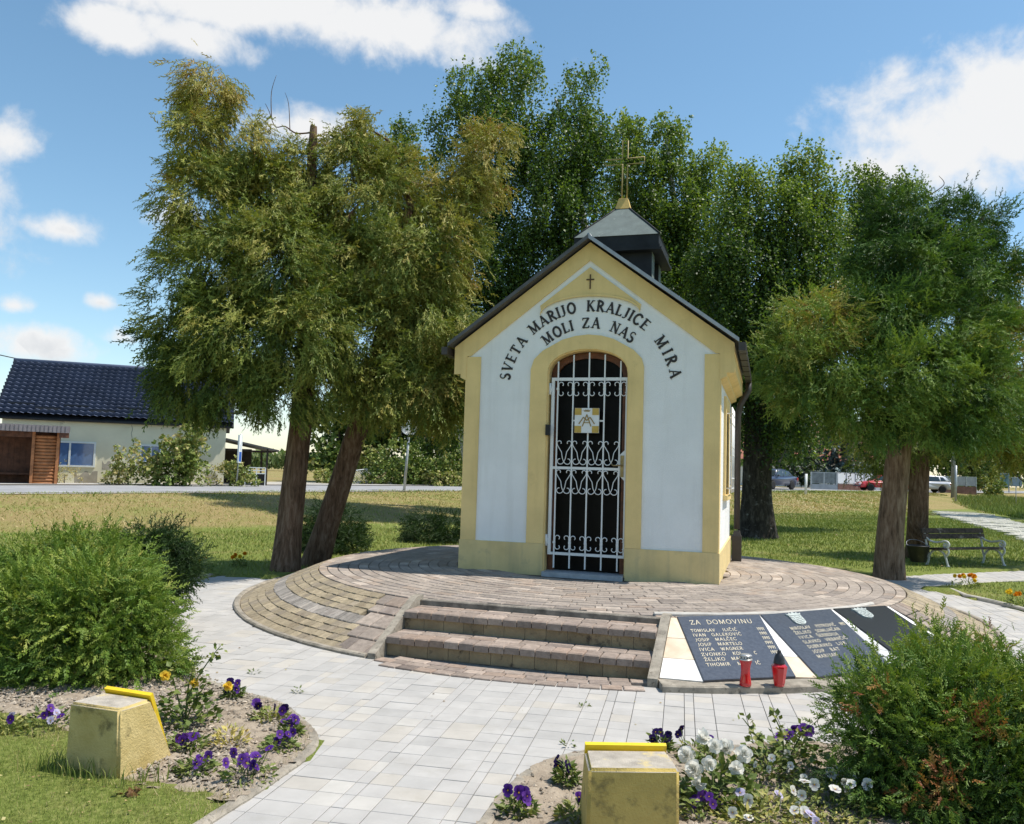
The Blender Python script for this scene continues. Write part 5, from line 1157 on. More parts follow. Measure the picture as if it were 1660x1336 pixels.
# local: x along the bench, -y is the front
for xx in (.03, bench_l - .03):
    b = MB()
    b.tube(smooth_line3([(xx, .20, 0), (xx, .17, .06), (xx, .155, .14), (xx, .13, .20), (xx, .05, .275), (xx, -.06, .285), (xx, -.16, .23), (xx, -.20, .15), (xx, -.225, .06), (xx, -.25, 0)], 4), .020, 6)
    b.tube([(xx, .19, .30), (xx, -.24, .305)], .017, 6)
    b.tube(smooth_line3([(xx, .16, .12), (xx, .19, .24), (xx, .20, .34), (xx, .225, .48), (xx, .27, .66)], 4), .019, 6)
    b.tube(smooth_line3([(xx, -.20, .18), (xx, -.255, .25), (xx, -.25, .31), (xx, -.215, .34), (xx, -.235, .40)], 4), .018, 6)
    arm = [(xx, .22, .50), (xx, .14, .45), (xx, .02, .425), (xx, -.10, .44), (xx, -.19, .46), (xx, -.25, .44), (xx, -.265, .385), (xx, -.225, .345), (xx, -.175, .355), (xx, -.16, .39), (xx, -.185, .415), (xx, -.215, .40)]
    b.tube(smooth_line3(arm, 4), .019, 6)
    for y in (.19, -.245): b.lathe([(.03, -.01), (.034, .01), (.022, .03)], 8, Matrix.Translation((xx, y, 0)))
    b.build('cast_end', cast_m, bench)
for k, y in enumerate((-.235, -.155, -.075, .005, .085)): MB().cbox(-.04, bench_l + .04, y, y + .070, .306 - .006 * k, .340 - .006 * k, .004).build('seat_slat', slat_m, bench)
for z, y in ((.515, .222), (.615, .250)):
    MB().cbox(-.05, bench_l + .05, -.046, .046, -.014, .018, .004, Matrix.Translation((0, y, z)) @ Matrix.Rotation(radians(75), 4, 'X')).build('back_slat', slat_m, bench)

# ------------------------------------------------------------------ bucket hanging on the thuja
bk = at(1488, 884, 15.4); bucket_m = mat('black_plastic', (.022, .021, .020), .45, .2, 9, spec=.5, spots=((.07, .06, .05), 8, .6, .1))
bucket = thing('bucket', 'black plastic bucket tied to the dark thuja trunk beside the park bench', 'bucket', (bk.x, bk.y, bk.z - .30))
MB().lathe([(.02, .012), (.125, .0), (.13, .006), (.19, .275), (.205, .28), (.205, .30), (.185, .30), (.178, .28), (.122, .03), (.01, .03)], 22).build('body', bucket_m, bucket)
MB().tube([(.19 * cos(a), .19 * sin(a), .29 + .16 * max(0, sin(a)) * 0 + .10 * abs(sin(a))) for a in np.linspace(0, pi, 14)], .005, 5).build('handle', trim_m, bucket)

# ------------------------------------------------------------------ flowers
petal_v = mat('petal', (1, 1, 1), .6, .0, 5, tint='attr', trans=(.9, .9, .9), spec=.2)
plant_m = leaf_mat('bed_plant_leaves', [(.040, .065, .015), (.085, .130, .027), (.15, .19, .045), (.27, .27, .08), (.52, .44, .13), (.42, .30, .14)])
def petal_mesh(kind):
    """pansy: five overlapping rounded petals with an eye; rose: whorls of cupped petals; daisy: small ray flower"""
    V, Fq, T = [], [], []
    def petal(a, l, w, cup, z, c0, c1, n=6):
        k = len(V); ca, sa = cos(a), sin(a); rows = [(0, .12), (.35, .75), (.7, 1.0), (.92, .72), (1.0, .25)]
        for i, (t, ww) in enumerate(rows):
            for s in (-1, -.0, 1):
                x, y = s * w * ww * .5, t * l; zz = z + cup * t * t + .12 * l * abs(s) * ww * (1 if cup > 0 else .3) + random.uniform(-.02, .02) * l
                V.append((x * ca - y * sa, x * sa + y * ca, zz)); f = min(1, t * 1.7); T.append([c0[j] + (c1[j] - c0[j]) * f for j in range(3)] + [1])
        for i in range(len(rows) - 1):
            for j in range(2): Fq.append((k + 3 * i + j, k + 3 * i + j + 1, k + 3 * i + 4 + j, k + 3 * i + 3 + j))
    if kind in ('purple', 'dark', 'violet', 'white', 'lilac'):
        cc = {'purple': ((.025, .004, .06), (.095, .025, .26)), 'dark': ((.008, .003, .02), (.028, .010, .10)), 'violet': ((.045, .008, .10), (.16, .055, .36)), 'white': ((.70, .66, .45), (.84, .83, .78)), 'lilac': ((.30, .22, .5), (.62, .58, .78))}[kind]
        for a in (.50, -.50): petal(a, .56, .56, .05, 0, cc[0], cc[1])
        for a in (1.75, -1.75): petal(a, .48, .42, .04, .03, tuple(.4 * v for v in cc[0]) if kind != 'white' else (.10, .03, .12), cc[1])
        petal(pi, .52, .60, .05, .05, (.02, .006, .04) if kind != 'white' else (.12, .05, .12), cc[1])
        k = len(V); V.extend([(-.06, -.05, .08), (.06, -.05, .08), (.05, .06, .085), (-.05, .06, .085)]); T.extend([[.75, .45, .02, 1]] * 4); Fq.append((k, k + 1, k + 2, k + 3))
    elif kind in ('rose', 'yrose'):
        c0, c1 = ((.80, .76, .62), (.86, .85, .80)) if kind == 'rose' else ((.78, .45, .03), (.85, .62, .08))
        for ring, (n, l, cup, z) in enumerate(((5, .52, .02, 0), (5, .45, .22, .05), (5, .36, .42, .09), (4, .27, .6, .12), (3, .16, .5, .18))):
            for i in range(n): petal(2 * pi * i / n + ring * .6 + random.uniform(-.15, .15), l * random.uniform(.9, 1.08), l * .95, cup, z + random.uniform(-.02, .02), tuple(.82 * v for v in c0), c1)
    else:
        c0, c1 = {'orange': ((.65, .25, .01), (.80, .30, .01)), 'yellow': ((.72, .40, .02), (.85, .62, .03))}[kind]
        for ring, (n, l, cup, z) in enumerate(((9, .5, .08, 0), (8, .38, .2, .05), (6, .22, .25, .1))):
            for i in range(n): petal(2 * pi * i / n + ring * .3, l, .24, cup, z, c0, c1)
    me = bpy.data.meshes.new('flower_' + kind); me.from_pydata(V, [], Fq); me.materials.append(petal_v)
    a = me.attributes.new('tint', 'FLOAT_COLOR', 'POINT'); a.data.foreach_set('color', np.array(T, np.float32).ravel()); me.polygons.foreach_set('use_smooth', [True] * len(Fq)); me.update(); return me
FM = {k: [petal_mesh(k) for _ in range(2)] for k in ('purple', 'dark', 'violet', 'white', 'lilac', 'rose', 'yrose', 'orange', 'yellow')}
def leafy(parent, r, h, n, tint, size, name='leaves', templ=LEAF, upright=.4, off=(0, 0)):
    a = rng.uniform(0, 6.28, n); d = r * np.sqrt(rng.random(n)); z = h * rng.random(n) * (1 - .55 * (d / r) ** 2)
    pos = np.stack([off[0] + d * np.cos(a), off[1] + d * np.sin(a), z], 1); dr = np.stack([np.cos(a), np.sin(a), np.full(n, upright)], 1) + rng.normal(0, .45, (n, 3))
    return foliage(name, pos, dr, size * rng.uniform(.6, 1.2, n), tint + rng.normal(0, .10, n), plant_m, parent, templ, np.array([0, 0, 1.0]) + rng.normal(0, .5, (n, 3)))
def stems(parent, pts, r=.0016):
    b = MB()
    for p, q_ in pts: b.tube([p, tuple((Vector(p) + Vector(q_)) / 2 + Vector((0, 0, .01))), q_], r, 4)
    b.build('stem', stem_m, parent)['kind'] = 'stuff'
stem_m = mat('green_stem', (.09, .13, .03), .7, .2, 30)
TOCAM = lambda p: Vector((-p[0], -p[1], 1.1))
def flower_M(p, face, s, jit=.35):
    z = (face.normalized() + Vector((random.gauss(0, jit), random.gauss(0, jit), random.gauss(0, jit)))).normalized(); up = Vector((0, 0, 1)); x = up.cross(z).normalized(); y = z.cross(x)
    return Matrix(((x.x * s, y.x * s, z.x * s, p[0]), (x.y * s, y.y * s, z.y * s, p[1]), (x.z * s, y.z * s, z.z * s, p[2]), (0, 0, 0, 1)))
def pansy(px, py, label, fl, r=.075, h=.085, tint=.36, nleaf=230, fs=.044, group='pansies in the flower beds', zg=.012, lsz=.040):
    """px, py: foot of the plant in the photo; fl: [(kind, dx, dy, z)] blooms around it"""
    g = onz(px, py, zg); t = thing('pansy', label, 'flower', (g.x, g.y, zg - .012), random.uniform(0, 6), group); ri = Matrix.Rotation(-t.rotation_euler.z, 4, 'Z')
    leafy(t, r, h, nleaf, tint, lsz, templ=LANCE); st = []
    for kind, dx, dy, z in fl:
        p = ri @ Vector((dx, dy, z * .82)); face = ri @ Vector((-g.x * .5 + random.gauss(0, 1), -g.y, 2.3)); s = fs * random.uniform(.85, 1.15)
        o = link('flower', random.choice(FM[kind]), t, flower_M(p, face, s, .55)); st.append(((p.x * .4, p.y * .4, 0), (p.x, p.y, p.z - .004)))
    stems(t, st); return t
R_ = lambda n, kinds, r=.07, z=(.08, .13): [(random.choice(kinds), random.uniform(-r, r), random.uniform(-r, r) * .8, random.uniform(*z)) for _ in range(n)]
pv = ['purple', 'purple', 'violet']
pansy(305, 1212, 'purple pansies with about seven blooms right beside the left yellow block', R_(8, pv, .09, (.07, .12)), r=.10, h=.09)
pansy(318, 1252, 'purple pansy with few blooms between the left yellow block and the dense front clump', R_(3, pv, .05, (.07, .10)), r=.09, tint=.34)
pansy(405, 1262, 'violet pansies massed in the front clump of the left bed, nearest its kerb', R_(12, ['violet', 'purple', 'violet'], .10, (.08, .17)), r=.115, h=.11, nleaf=130)
pansy(452, 1215, 'purple pansies in the clump beside the bend of the left kerb', R_(6, pv, .07, (.07, .13)), r=.09, h=.08, tint=.34)
pansy(470, 1195, 'tall purple pansies at the point of the left kerb', R_(5, ['purple', 'violet'], .05, (.10, .15)), r=.06, h=.10)
pansy(437, 1166, 'small dark purple pansies on yellowish foliage at the back kerb of the left bed', R_(5, ['dark', 'purple'], .10, (.07, .13)), r=.10, h=.07, tint=.52, fs=.05)
pansy(378, 1130, 'dark violet pansies behind the yellow bloom near the upright rose', R_(4, ['dark', 'purple'], .05, (.08, .13)), r=.06, tint=.3, fs=.05)
pansy(240, 1210, 'pansy foliage hiding at the back of the left yellow block', R_(2, pv, .05, (.08, .12)), r=.07)
pansy(75, 1180, 'purple and lilac pansies left of the left yellow block under the bright shrub', R_(8, ['violet', 'purple', 'lilac'], .11, (.08, .15)), r=.15, h=.11, nleaf=150, tint=.40)
pansy(12, 1185, 'pale pansy at the left picture edge under the bright shrub', R_(2, ['lilac', 'purple'], .04, (.09, .13)), r=.09, tint=.55)
t = thing('bedding_plant', 'small yellow-leaved plant in the bare middle of the left bed', 'plant', (*onz(372, 1205, .02)[:2], .015)); leafy(t, .09, .10, 130, .80, .036, templ=LANCE, upright=.9)
pansy(840, 1318, 'large purple pansies at the near kerb of the right bed', R_(6, ['violet', 'purple'], .055, (.09, .13)), r=.075, h=.09, fs=.052)
pansy(918, 1270, 'dark blue pansies in the small clump left of the ochre block', R_(4, ['dark'], .05, (.09, .14)), r=.05, h=.12, fs=.045, tint=.3)
pansy(935, 1330, 'yellowish pansy foliage with one bloom against the ochre block', R_(1, ['purple'], .05, (.09, .12)), r=.08, h=.09, fs=.05, tint=.5)
pansy(1070, 1215, 'dark navy pansies right behind the yellow frame of the ochre block', R_(5, ['dark'], .05, (.08, .14)), r=.06, h=.11, fs=.05, tint=.22)
pansy(1128, 1232, 'thin-stemmed dark blue pansies between the ochre block and the white roses', R_(5, ['dark', 'purple'], .10, (.14, .20)), r=.09, h=.12, fs=.042, tint=.35)
pansy(1282, 1222, 'big purple pansies at the back of the right bed beside the brown-patched shrub', R_(7, ['violet', 'purple', 'purple'], .10, (.14, .21)), r=.11, h=.13, fs=.058)
pansy(1140, 1318, 'purple pansies under the white roses', R_(7, ['violet', 'purple', 'lilac'], .08, (.06, .13)), r=.12, h=.09, tint=.42)
pansy(1345, 1310, 'white pansies with dark eyes in front of the brown-patched shrub', R_(13, ['white'], .19, (.10, .20)), r=.20, h=.13, nleaf=420, fs=.048, tint=.42)
pansy(1250, 1325, 'white and lilac pansies over yellowish leaves in the middle of the right bed', R_(9, ['white', 'white', 'lilac'], .16, (.07, .13)), r=.19, h=.10, nleaf=400, fs=.045, tint=.56)
pansy(1210, 1335, 'low yellow-green pansy clump near the bottom of the right bed', R_(3, ['white'], .10, (.07, .1)), r=.16, h=.09, nleaf=180, tint=.6, fs=.045)
pansy(1330, 1350, 'yellow-leaved pansy clump at the bottom right corner of the right bed', R_(3, ['lilac', 'white'], .10, (.07, .1)), r=.18, h=.09, nleaf=200, tint=.64, fs=.045)
pansy(1240, 1262, 'small white violas among fresh leaves behind the white roses', R_(9, ['white'], .16, (.10, .17)), r=.17, h=.14, nleaf=420, fs=.035, tint=.38)
def rose(px, py, label, canes, blooms, kind, leaves, r, h, tint, fs):
    g = onz(px, py, .015); t = thing('rose_bush', label, 'rose', (g.x, g.y, .008)); b = MB()
    for c in canes: b.tube(smooth_line3([(0, 0, 0), *c], 4), list(np.linspace(.006, .0025, 4 * len(c) + 1)), 5)
    b.build('cane', stem_m, t); leafy(t, r, h, leaves, tint, .046, upright=.3)
    for c in canes:
        e = np.array(smooth_line3([(0, 0, 0), *c], 10)); k = e[len(e) // 2:]
        pos = k[rng.integers(0, len(k), 26)] + rng.normal(0, .014, (26, 3)); foliage('cane_leaves', pos, rng.normal(0, 1, (26, 3)) + [0, 0, .2], .038 * rng.uniform(.5, 1.2, 26), tint + .12 + rng.normal(0, .1, 26), plant_m, t, LEAF, rng.normal(0, .5, (26, 3)) + [0, 0, 1])
    for dx, dy, z in blooms: link('flower', random.choice(FM[kind]), t, flower_M((dx, dy, z), Vector((-g.x, -g.y, 3.2)), fs * random.uniform(.85, 1.15), .3))
    return t
rose(300, 1172, 'tall yellow rose bush with upright leafy canes behind the left yellow block', [[(.02, .0, .18), (.10, .02, .34), (.17, .03, .44)], [(.0, .02, .2), (.03, .05, .38)], [(-.05, 0, .15), (-.12, .05, .3)], [(.05, -.03, .12), (.12, -.03, .24)]],
     [(-.13, .0, .27), (.20, .10, .19), (.03, .02, .22)], 'yrose', 210, .17, .22, .26, .055)
rose(1158, 1298, 'white rose bush in full bloom right of the ochre block', [[(.03, 0, .12), (.08, .02, .2)], [(-.05, .02, .12), (-.09, .02, .2)], [(.0, .05, .14), (.02, .1, .24)]],
     [(-.10, -.02, .15), (-.04, -.05, .19), (.09, -.03, .16), (-.12, .05, .19), (.03, .06, .23), (.08, .08, .22), (-.03, .10, .25), (.15, .06, .20), (-.09, -.07, .10), (.0, .0, .25)], 'rose', 340, .18, .19, .26, .074)
rose(1270, 1245, 'leafy rose shoots with buds at the back of the right bed', [[(.0, .02, .16), (-.05, .04, .28)], [(-.12, .02, .14), (-.2, .05, .24)], [(.08, .02, .14), (.14, .05, .22)]], [], 'rose', 200, .2, .2, .34, .05)
def marigold(px, py, label, n, r=.16):
    g = onz(px, py); z0 = float(ground_z(np.array(g.x), np.array(g.y), True)); t = thing('marigold', label, 'flower', (g.x, g.y, z0 - .01), 0, 'orange marigolds'); leafy(t, r, .15, 150, .36, .05, templ=LANCE)
    for _ in range(n):
        p = Vector((random.uniform(-r, r), random.uniform(-r, r) * .8, random.uniform(.13, .19))); link('flower', random.choice(FM['orange'] + FM['yellow'][:1]), t, flower_M(p, Vector((-g.x, -g.y, 6)), .065))
marigold(1566, 958, 'orange marigolds on the tip of the lawn between the side paths', 10, .18)
marigold(1652, 985, 'orange marigolds at the right picture edge by the ring path', 8)
marigold(388, 922, 'orange marigolds left of the reddish thuja trunk', 5, .09)
marigold(330, 930, 'fading brownish marigolds beside the dark rounded shrub', 2, .12)
for px, py, lb in ((412, 1092, 'small weed flat on the pale slabs between the left bed and the terrace'), (482, 1122, 'weed sprouting from a slab joint behind the left kerb point'), (946, 1146, 'weed in a slab joint between the steps and the right bed'), (922, 1209, 'weed in a slab joint close to the ochre block'), (576, 922, 'pale green weed at the foot of the leaning thuja trunk')):
    g = onz(px, py); t = thing('weed', lb, 'weed', (g.x, g.y, .0), 0, 'weeds in the paving joints'); leafy(t, .035, .03, 16, .35, .03, templ=LANCE)
g = onz(212, 1292); t = thing('dry_leaf_clump', 'curled brown dry leaves lying on the lawn below the left yellow block', 'leaves', (g.x, g.y, .012))
dry_m = mat('dry_leaf', (.34, .20, .10), .9, .3, 40, trans=(1, .9, .7))
n = 16; foliage('dry_leaf', rng.normal(0, .022, (n, 3)) * [1.3, .9, .35] + [0, 0, .014], rng.normal(0, 1, (n, 3)) * [1, 1, .25], .04, np.zeros(n), dry_m, t, LEAF)

# ------------------------------------------------------------------ grass blades
grass_m = leaf_mat('grass_blades', [(.060, .085, .016), (.120, .172, .032), (.215, .268, .056), (.315, .31, .095), (.46, .37, .18), (.52, .42, .24)], trans=(1.2, 1.2, .5))
def blades(name, x, y, h, w, tint, lean=.5, z=None, simple=False):
    n = len(x); z = ground_z(x, y, True) if z is None else z; a = rng.uniform(0, 6.28, n); b = rng.uniform(0, 6.28, n); l = lean * h * rng.uniform(.2, 1.3, n)
    sx, sy = np.cos(a) * w / 2, np.sin(a) * w / 2; tx, ty = np.cos(b) * l, np.sin(b) * l
    if simple:
        V = np.stack([np.stack([x - sx, y - sy, z - .01], 1), np.stack([x + sx, y + sy, z - .01], 1), np.stack([x + tx, y + ty, z + h], 1)], 1)
        o = raw_mesh(name, V.reshape(-1, 3), np.arange(3 * n).reshape(-1, 3), grass_m, np.repeat(np.clip(tint, 0, 1), 3)); return tag(o, kind='stuff')
    V = np.stack([np.stack([x - sx, y - sy, z - .01], 1), np.stack([x + sx, y + sy, z - .01], 1), np.stack([x + sx * .7 + tx * .4, y + sy * .7 + ty * .4, z + h * .6], 1), np.stack([x - sx * .7 + tx * .4, y - sy * .7 + ty * .4, z + h * .6], 1), np.stack([x + tx, y + ty, z + h], 1)], 1)
    i = 5 * np.arange(n)[:, None]; Fq = np.concatenate([np.concatenate([i, i + 1, i + 2], 1), np.concatenate([i, i + 2, i + 3], 1), np.concatenate([i + 3, i + 2, i + 4], 1)])
    o = raw_mesh(name, V.reshape(-1, 3), Fq, grass_m, np.repeat(np.clip(tint, 0, 1), 5)); return tag(o, kind='stuff')
def scatter(poly, n):
    P_ = np.array(poly); x = rng.uniform(P_[:, 0].min(), P_[:, 0].max(), n * 2); y = rng.uniform(P_[:, 1].min(), P_[:, 1].max(), n * 2); k = inside(poly, x, y); return x[k][:n], y[k][:n]
def off_paths(x, y, m=0.0):
    d = np.hypot(x - CEN[0], y - CEN[1]); return ~(in_path(x, y) | (d < 4.42) | inside(path2_poly, x, y))
near_lawn = [(-4.8, 2.6), (-1.48, 2.6), (-1.18, 3.72), (-1.2, 3.86), (-1.35, 3.95), (-1.62, 4.0), (-1.85, 4.12), (-2.05, 4.42), (-2.3, 4.68), (-2.6, 4.88), (-3.3, 5.15), (-4.8, 5.7)]
x, y = scatter(near_lawn, 80000); pt = .36 + .16 * wob(x, y, 2.2) + .15 * wob(x, y, 6, 2) + .28 * np.clip(1 - np.abs((x + 1.55) * .6 + (y - 4.0)) / .35, 0, 1)
blades('grass', x, y, rng.uniform(.008, .026, len(x)) * np.where(rng.random(len(x)) < .06, 1.9, 1), rng.uniform(.002, .0045, len(x)), pt + rng.normal(0, .14, len(x)) + .25 * (rng.random(len(x)) < .12), .9, None, True)
x, y = scatter([(-2.32, 4.1), (-1.7, 3.9), (-1.5, 4.1), (-1.75, 4.02), (-2.12, 4.18), (-2.18, 4.3)], 380); blades('grass', x, y, rng.uniform(.05, .11, len(x)), rng.uniform(.003, .006, len(x)), rng.normal(.42, .18, len(x)), .6)
mid = [(-13, 9), (-5, 9), (-3.2, 11), (-2.5, 13.5), (0, 15.5), (5, 15), (6.5, 14.0), (9, 15.6), (13, 18), (24, 36), (12, 37), (-1.0, 22), (-9.5, 16), (-13, 12)]
x, y = scatter(mid, 150000); k = off_paths(x, y) & ~inside(bed_left, x, y); x, y = x[k], y[k]; d = np.hypot(x, y)
blades('grass', x, y, rng.uniform(.02, .05, len(x)) * (1 + d / 40), rng.uniform(.008, .016, len(x)) * (d / 12), .38 + .13 * wob(x, y, .9) + rng.normal(0, .12, len(x)), .8, None, True)
x, y = scatter([(6.3, 12.3), (8.4, 13.5), (14, 16.3), (14, 9), (5.5, 6.9), (5.9, 8.4), (6.25, 9.6), (6.32, 11.0)], 26000); k = off_paths(x, y); x, y = x[k], y[k]
blades('grass', x, y, rng.uniform(.015, .04, len(x)), rng.uniform(.007, .013, len(x)), .46 + .15 * wob(x, y, 1.2) + rng.normal(0, .14, len(x)), .9)
u = rng.uniform(-8, 70, 90000); s = rng.uniform(-.3, 1.02, 90000) * np.interp(u, _ru, _rs); x, y = BP[0] + BT[0] * u + BN[0] * s, BP[1] + BT[1] * u + BN[1] * s
hay = np.clip(.62 + .22 * wob(x, y, .35) + .12 * wob(x, y, 1.3, 2.), 0, 1); s0 = s / np.interp(u, _ru, _rs); k = ~inside(path2_poly, x, y); x, y, hay, s0, s, u = x[k], y[k], hay[k], s0[k], s[k], u[k]; d = np.hypot(x, y); hay = np.where((s0 > .82), hay - .22, hay)
blades('mown_hay', x, y, rng.uniform(.015, .055, len(x)) * (1 + d / 50), rng.uniform(.012, .022, len(x)) * (d / 16), hay + rng.normal(0, .10, len(x)), 1.6, None, True)
md = [tuple(ong(*p)[:2]) for p in ((1548, 806), (1560, 820), (1610, 834), (1700, 848), (1700, 812), (1620, 806))]
x, y = scatter(md, 30000); blades('meadow_grass', x, y, rng.uniform(.12, .42, len(x)), rng.uniform(.03, .07, len(x)), rng.normal(.26, .14, len(x)), .6, None, True)

litter_m = leaf_mat('leaf_litter', [(.10, .06, .03), (.24, .15, .07), (.38, .28, .12), (.42, .38, .16)], thru=.1)
def litter(name, poly, n, s, z0):
    x, y = scatter(poly, n); n = len(x); foliage(name, np.stack([x, y, ground_z(x, y, True) + z0], 1), rng.normal(0, 1, (n, 3)) * [1, 1, .12], s * rng.uniform(.5, 1.4, n), rng.random(n), litter_m, None, LEAF, np.array([0, 0, 1.0]) + rng.normal(0, .25, (n, 3)))
litter('fallen_leaves', near_lawn, 260, .016, .016); litter('fallen_leaves', mid, 1500, .04, .03)
x, y = scatter([(-2.5, 6.2), (-1.5, 5.3), (1, 5.0), (3, 5.6), (5.3, 8), (6.2, 11), (6.4, 12.2), (9, 14.5), (5, 12), (4, 6.8), (1, 6.1), (-1.2, 6.2), (-3.2, 8), (-3.6, 10.4), (-3.9, 10)], 170); n = len(x)
foliage('fallen_leaves', np.stack([x, y, np.full(n, .004)], 1), rng.normal(0, 1, (n, 3)) * [1, 1, .1], .014 * rng.uniform(.5, 1.6, n), rng.random(n), litter_m, None, LEAF, np.array([0, 0, 1.0]) + rng.normal(0, .2, (n, 3)))
# grass and moss that grows in the joints of the old side path and along the kerbs
ln_ = np.array(smooth_line([(a_ - .075, b_) for a_, b_ in left_edge[2:13]], 40)); k = rng.integers(0, len(ln_), 900); x, y = ln_[k, 0] + rng.normal(0, .02, 900), ln_[k, 1] + rng.normal(0, .02, 900)
blades('kerb_grass', x, y, rng.uniform(.01, .05, 900) * (rng.random(900) ** 2 + .2), rng.uniform(.002, .005, 900), rng.normal(.45, .2, 900), .8, None, True)
# ================================================================== across the road
GZ = lambda p: float(ground_z(np.array(p[0]), np.array(p[1]), True))
def put(px, py, D): p = at(px, py, D); return Vector((p.x, p.y, GZ(p)))
# ------------------------------------------------------------------ cottage with the blue-grey tiled roof
cream = mat('cream_render', (.74, .70, .53), .92, .06, .8, bump=.3, bscale=60, spots=((.46, .42, .33), 1.4, .66, .06))
tile_m = mat('roof_tile', (.085, .105, .165), .45, .12, 1.2, spec=.4)
dark_edge = mat('roof_edge', (.02, .022, .03), .5, .2, 3)
pvc = mat('window_frame', (.72, .76, .76), .5, .05, 3)
pane_m = mat('blue_blind', (.085, .17, .36), .15, .08, 6, spec=.8, coat=.5)
hl, hr = put(-4, 783, 33.4), put(362, 785, 36.3); hz = min(hl.z, hr.z) - .02; hl.z = hr.z = hz
hv = hr - hl; HL = hv.length; ha_ = math.atan2(hv.y, hv.x)
house = thing('cottage', 'long cream cottage with a blue-grey tiled roof across the road on the left', 'house', hl, ha_)
HW, HD, RH = 2.66, 6.0, 5.12
MB().box(0, HL, .0, HD, -.3, HW).prism([(0, HW), (HD, HW), (HD / 2, RH - .12)], 0.001, .2, 'x').prism([(0, HW), (HD, HW), (HD / 2, RH - .12)], HL - .2, HL - .001, 'x').build('wall', cream, house)
def tile_field(x0, x1, eave, ridge, cols, rws, name, parent):
    """profiled pan tiles: rolls across, a step at every course"""
    e, r = Vector(eave), Vector(ridge); sl = (r - e); L = sl.length; sl.normalize(); n = Vector((1, 0, 0)).cross(sl).normalized()
    V, Fq = [], []; per = 6; nxx = cols * per + 1
    for j in range(rws):
        for (t, lift) in ((j / rws, .17), ((j + 1) / rws, .0)):
            for i in range(nxx):
                ph = (i % per) / per; wv = .030 * (1 - abs(2 * ph - 1)) ** 1.5 + .022 * sin(pi * ph)
                p = e + sl * (L * t) + n * (wv + lift); V.append((x0 + (x1 - x0) * i / (nxx - 1), p.y, p.z))
    for j in range(rws):
        a = 2 * j * nxx
        for k in (0, 1) if j < rws - 1 else (0,):
            for i in range(nxx - 1): b = a + k * nxx; Fq.append((b + i, b + i + 1, b + nxx + i + 1, b + nxx + i))
    for i in range(nxx - 1):    # drip edge
        pass
    o = raw_mesh(name, np.array(V), np.array(Fq), tile_m, parent=parent); o['kind'] = 'stuff'; return o
rf = MB().prism([(-.16, HW - .02), (HD / 2, RH), (HD + .16, HW - .02), (HD + .16, HW - .12), (HD / 2, RH - .12), (-.16, HW - .12)], -.3, HL + .3, 'x').build('roof', dark_edge, house)
tile_field(-.3, HL + .3, (0, -.17, HW - .0), (0, HD / 2, RH + .03), 34, 15, 'roof_tiles', rf)
MB().tube([(-.32, HD / 2, RH + .09), (HL + .32, HD / 2, RH + .09)], .10, 8).build('ridge_tile', tile_m, rf)
for k in range(9):
    x0 = .1 + 1.0 * k; y = .14 if k % 2 else .42; z = HW + (y + .17) * (RH - HW + .03) / (HD / 2 + .17)
    MB().box(x0, x0 + .92, y - .03, y + .01, z + .07, z + .17).build('snow_guard', dark_edge, rf)
MB().tube([(-.3, -.165, HW - .07), (HL + .3, -.165, HW - .07)], .035, 8).build('gutter', dark_edge, house)
def hx(px, D): return (at(px, 760, D) - hl).to_2d().dot(hv.to_2d().normalized())
def window(x0, x1, z0, z1, mull, parent=house):
    f = MB(); t = .07
    f.box(x0, x1, -.04, .0 - .002, z0, z0 + t).box(x0, x1, -.04, -.002, z1 - t, z1)
    for x in [x0, x1 - t] + mull: f.box(x, x + t, -.041, -.003, z0 + t, z1 - t)
    f = f.build('window', pvc, parent); MB().box(x0 + t, x1 - t, -.02, -.004, z0 + t, z1 - t).build('pane', pane_m, f); return f
wx0, wx1 = hx(84, 33.9), hx(152, 34.3); window(wx0, wx1, .70, 1.74, [wx0 + .55])
wx0 = hx(224, 34.9); window(wx0, wx0 + .85, .95, 1.72, [wx0 + .4])
patch_m = mat('bare_plaster', (.40, .37, .31), .95, .15, 3, bump=.4, bscale=40)
for px0, px1, zt in ((121, 158, .62), (163, 178, .95), (334, 352, .8)):
    x0, x1 = hx(px0, 34.2), hx(px1, 34.5); pl = [(x0, -.1 if zt < .9 else .62)] + [(x0 + (x1 - x0) * i / 9, zt * random.uniform(.55, 1.05) if zt < .9 else zt + random.uniform(-.12, .12)) for i in range(10)] + [(x1, -.1 if zt < .9 else .66)]
    MB().prism(pl, -.006, -.001, 'y').build('bare_patch', patch_m, house)
cr_ = [(hx(209, 35), 2.5)]
for i in range(7): cr_.append((cr_[-1][0] + random.uniform(-.07, .06), 2.5 - .17 * (i + 1)))
MB().tube([(x, -.002, z) for x, z in cr_], .008, 4).build('crack', dark_edge, house)
# ------------------------------------------------------------------ lean-to at the cottage's right end
shed_w = mat('dark_timber', (.055, .042, .034), .85, .25, 4)
co = thing('carport', 'dark open lean-to with a sloping sheet roof against the right end of the cottage', 'shed', hl + Vector((cos(ha_), sin(ha_), 0)) * (HL + .02), ha_)
MB().prism([(0, 2.05), (2.25, 1.62), (2.25, 1.68), (0, 2.13)], .1, 4.4, 'y').build('roof', mat('sheet_roof', (.10, .10, .10), .6, .2, 4), co)
for y in (.25, 4.2): MB().box(1.72, 1.80, y - .04, y + .04, -.1, 1.74).build('post', shed_w, co)
MB().box(.0, 1.3, 4.25, 4.35, -.1, 1.75).build('back_wall', shed_w, co)
for k in range(6): MB().box(.05, 2.2, .3 + .75 * k, .36 + .75 * k, 1.60, 1.64).build('rafter', shed_w, co)
gt = thing('garden_cart', 'white metal frame with a black panel standing in front of the lean-to', 'frame', put(413, 785, 36.9), ha_)
f_ = MB()
for x in (-.42, .05, .42): f_.box(x - .02, x + .02, -.02, .02, 0, .80)
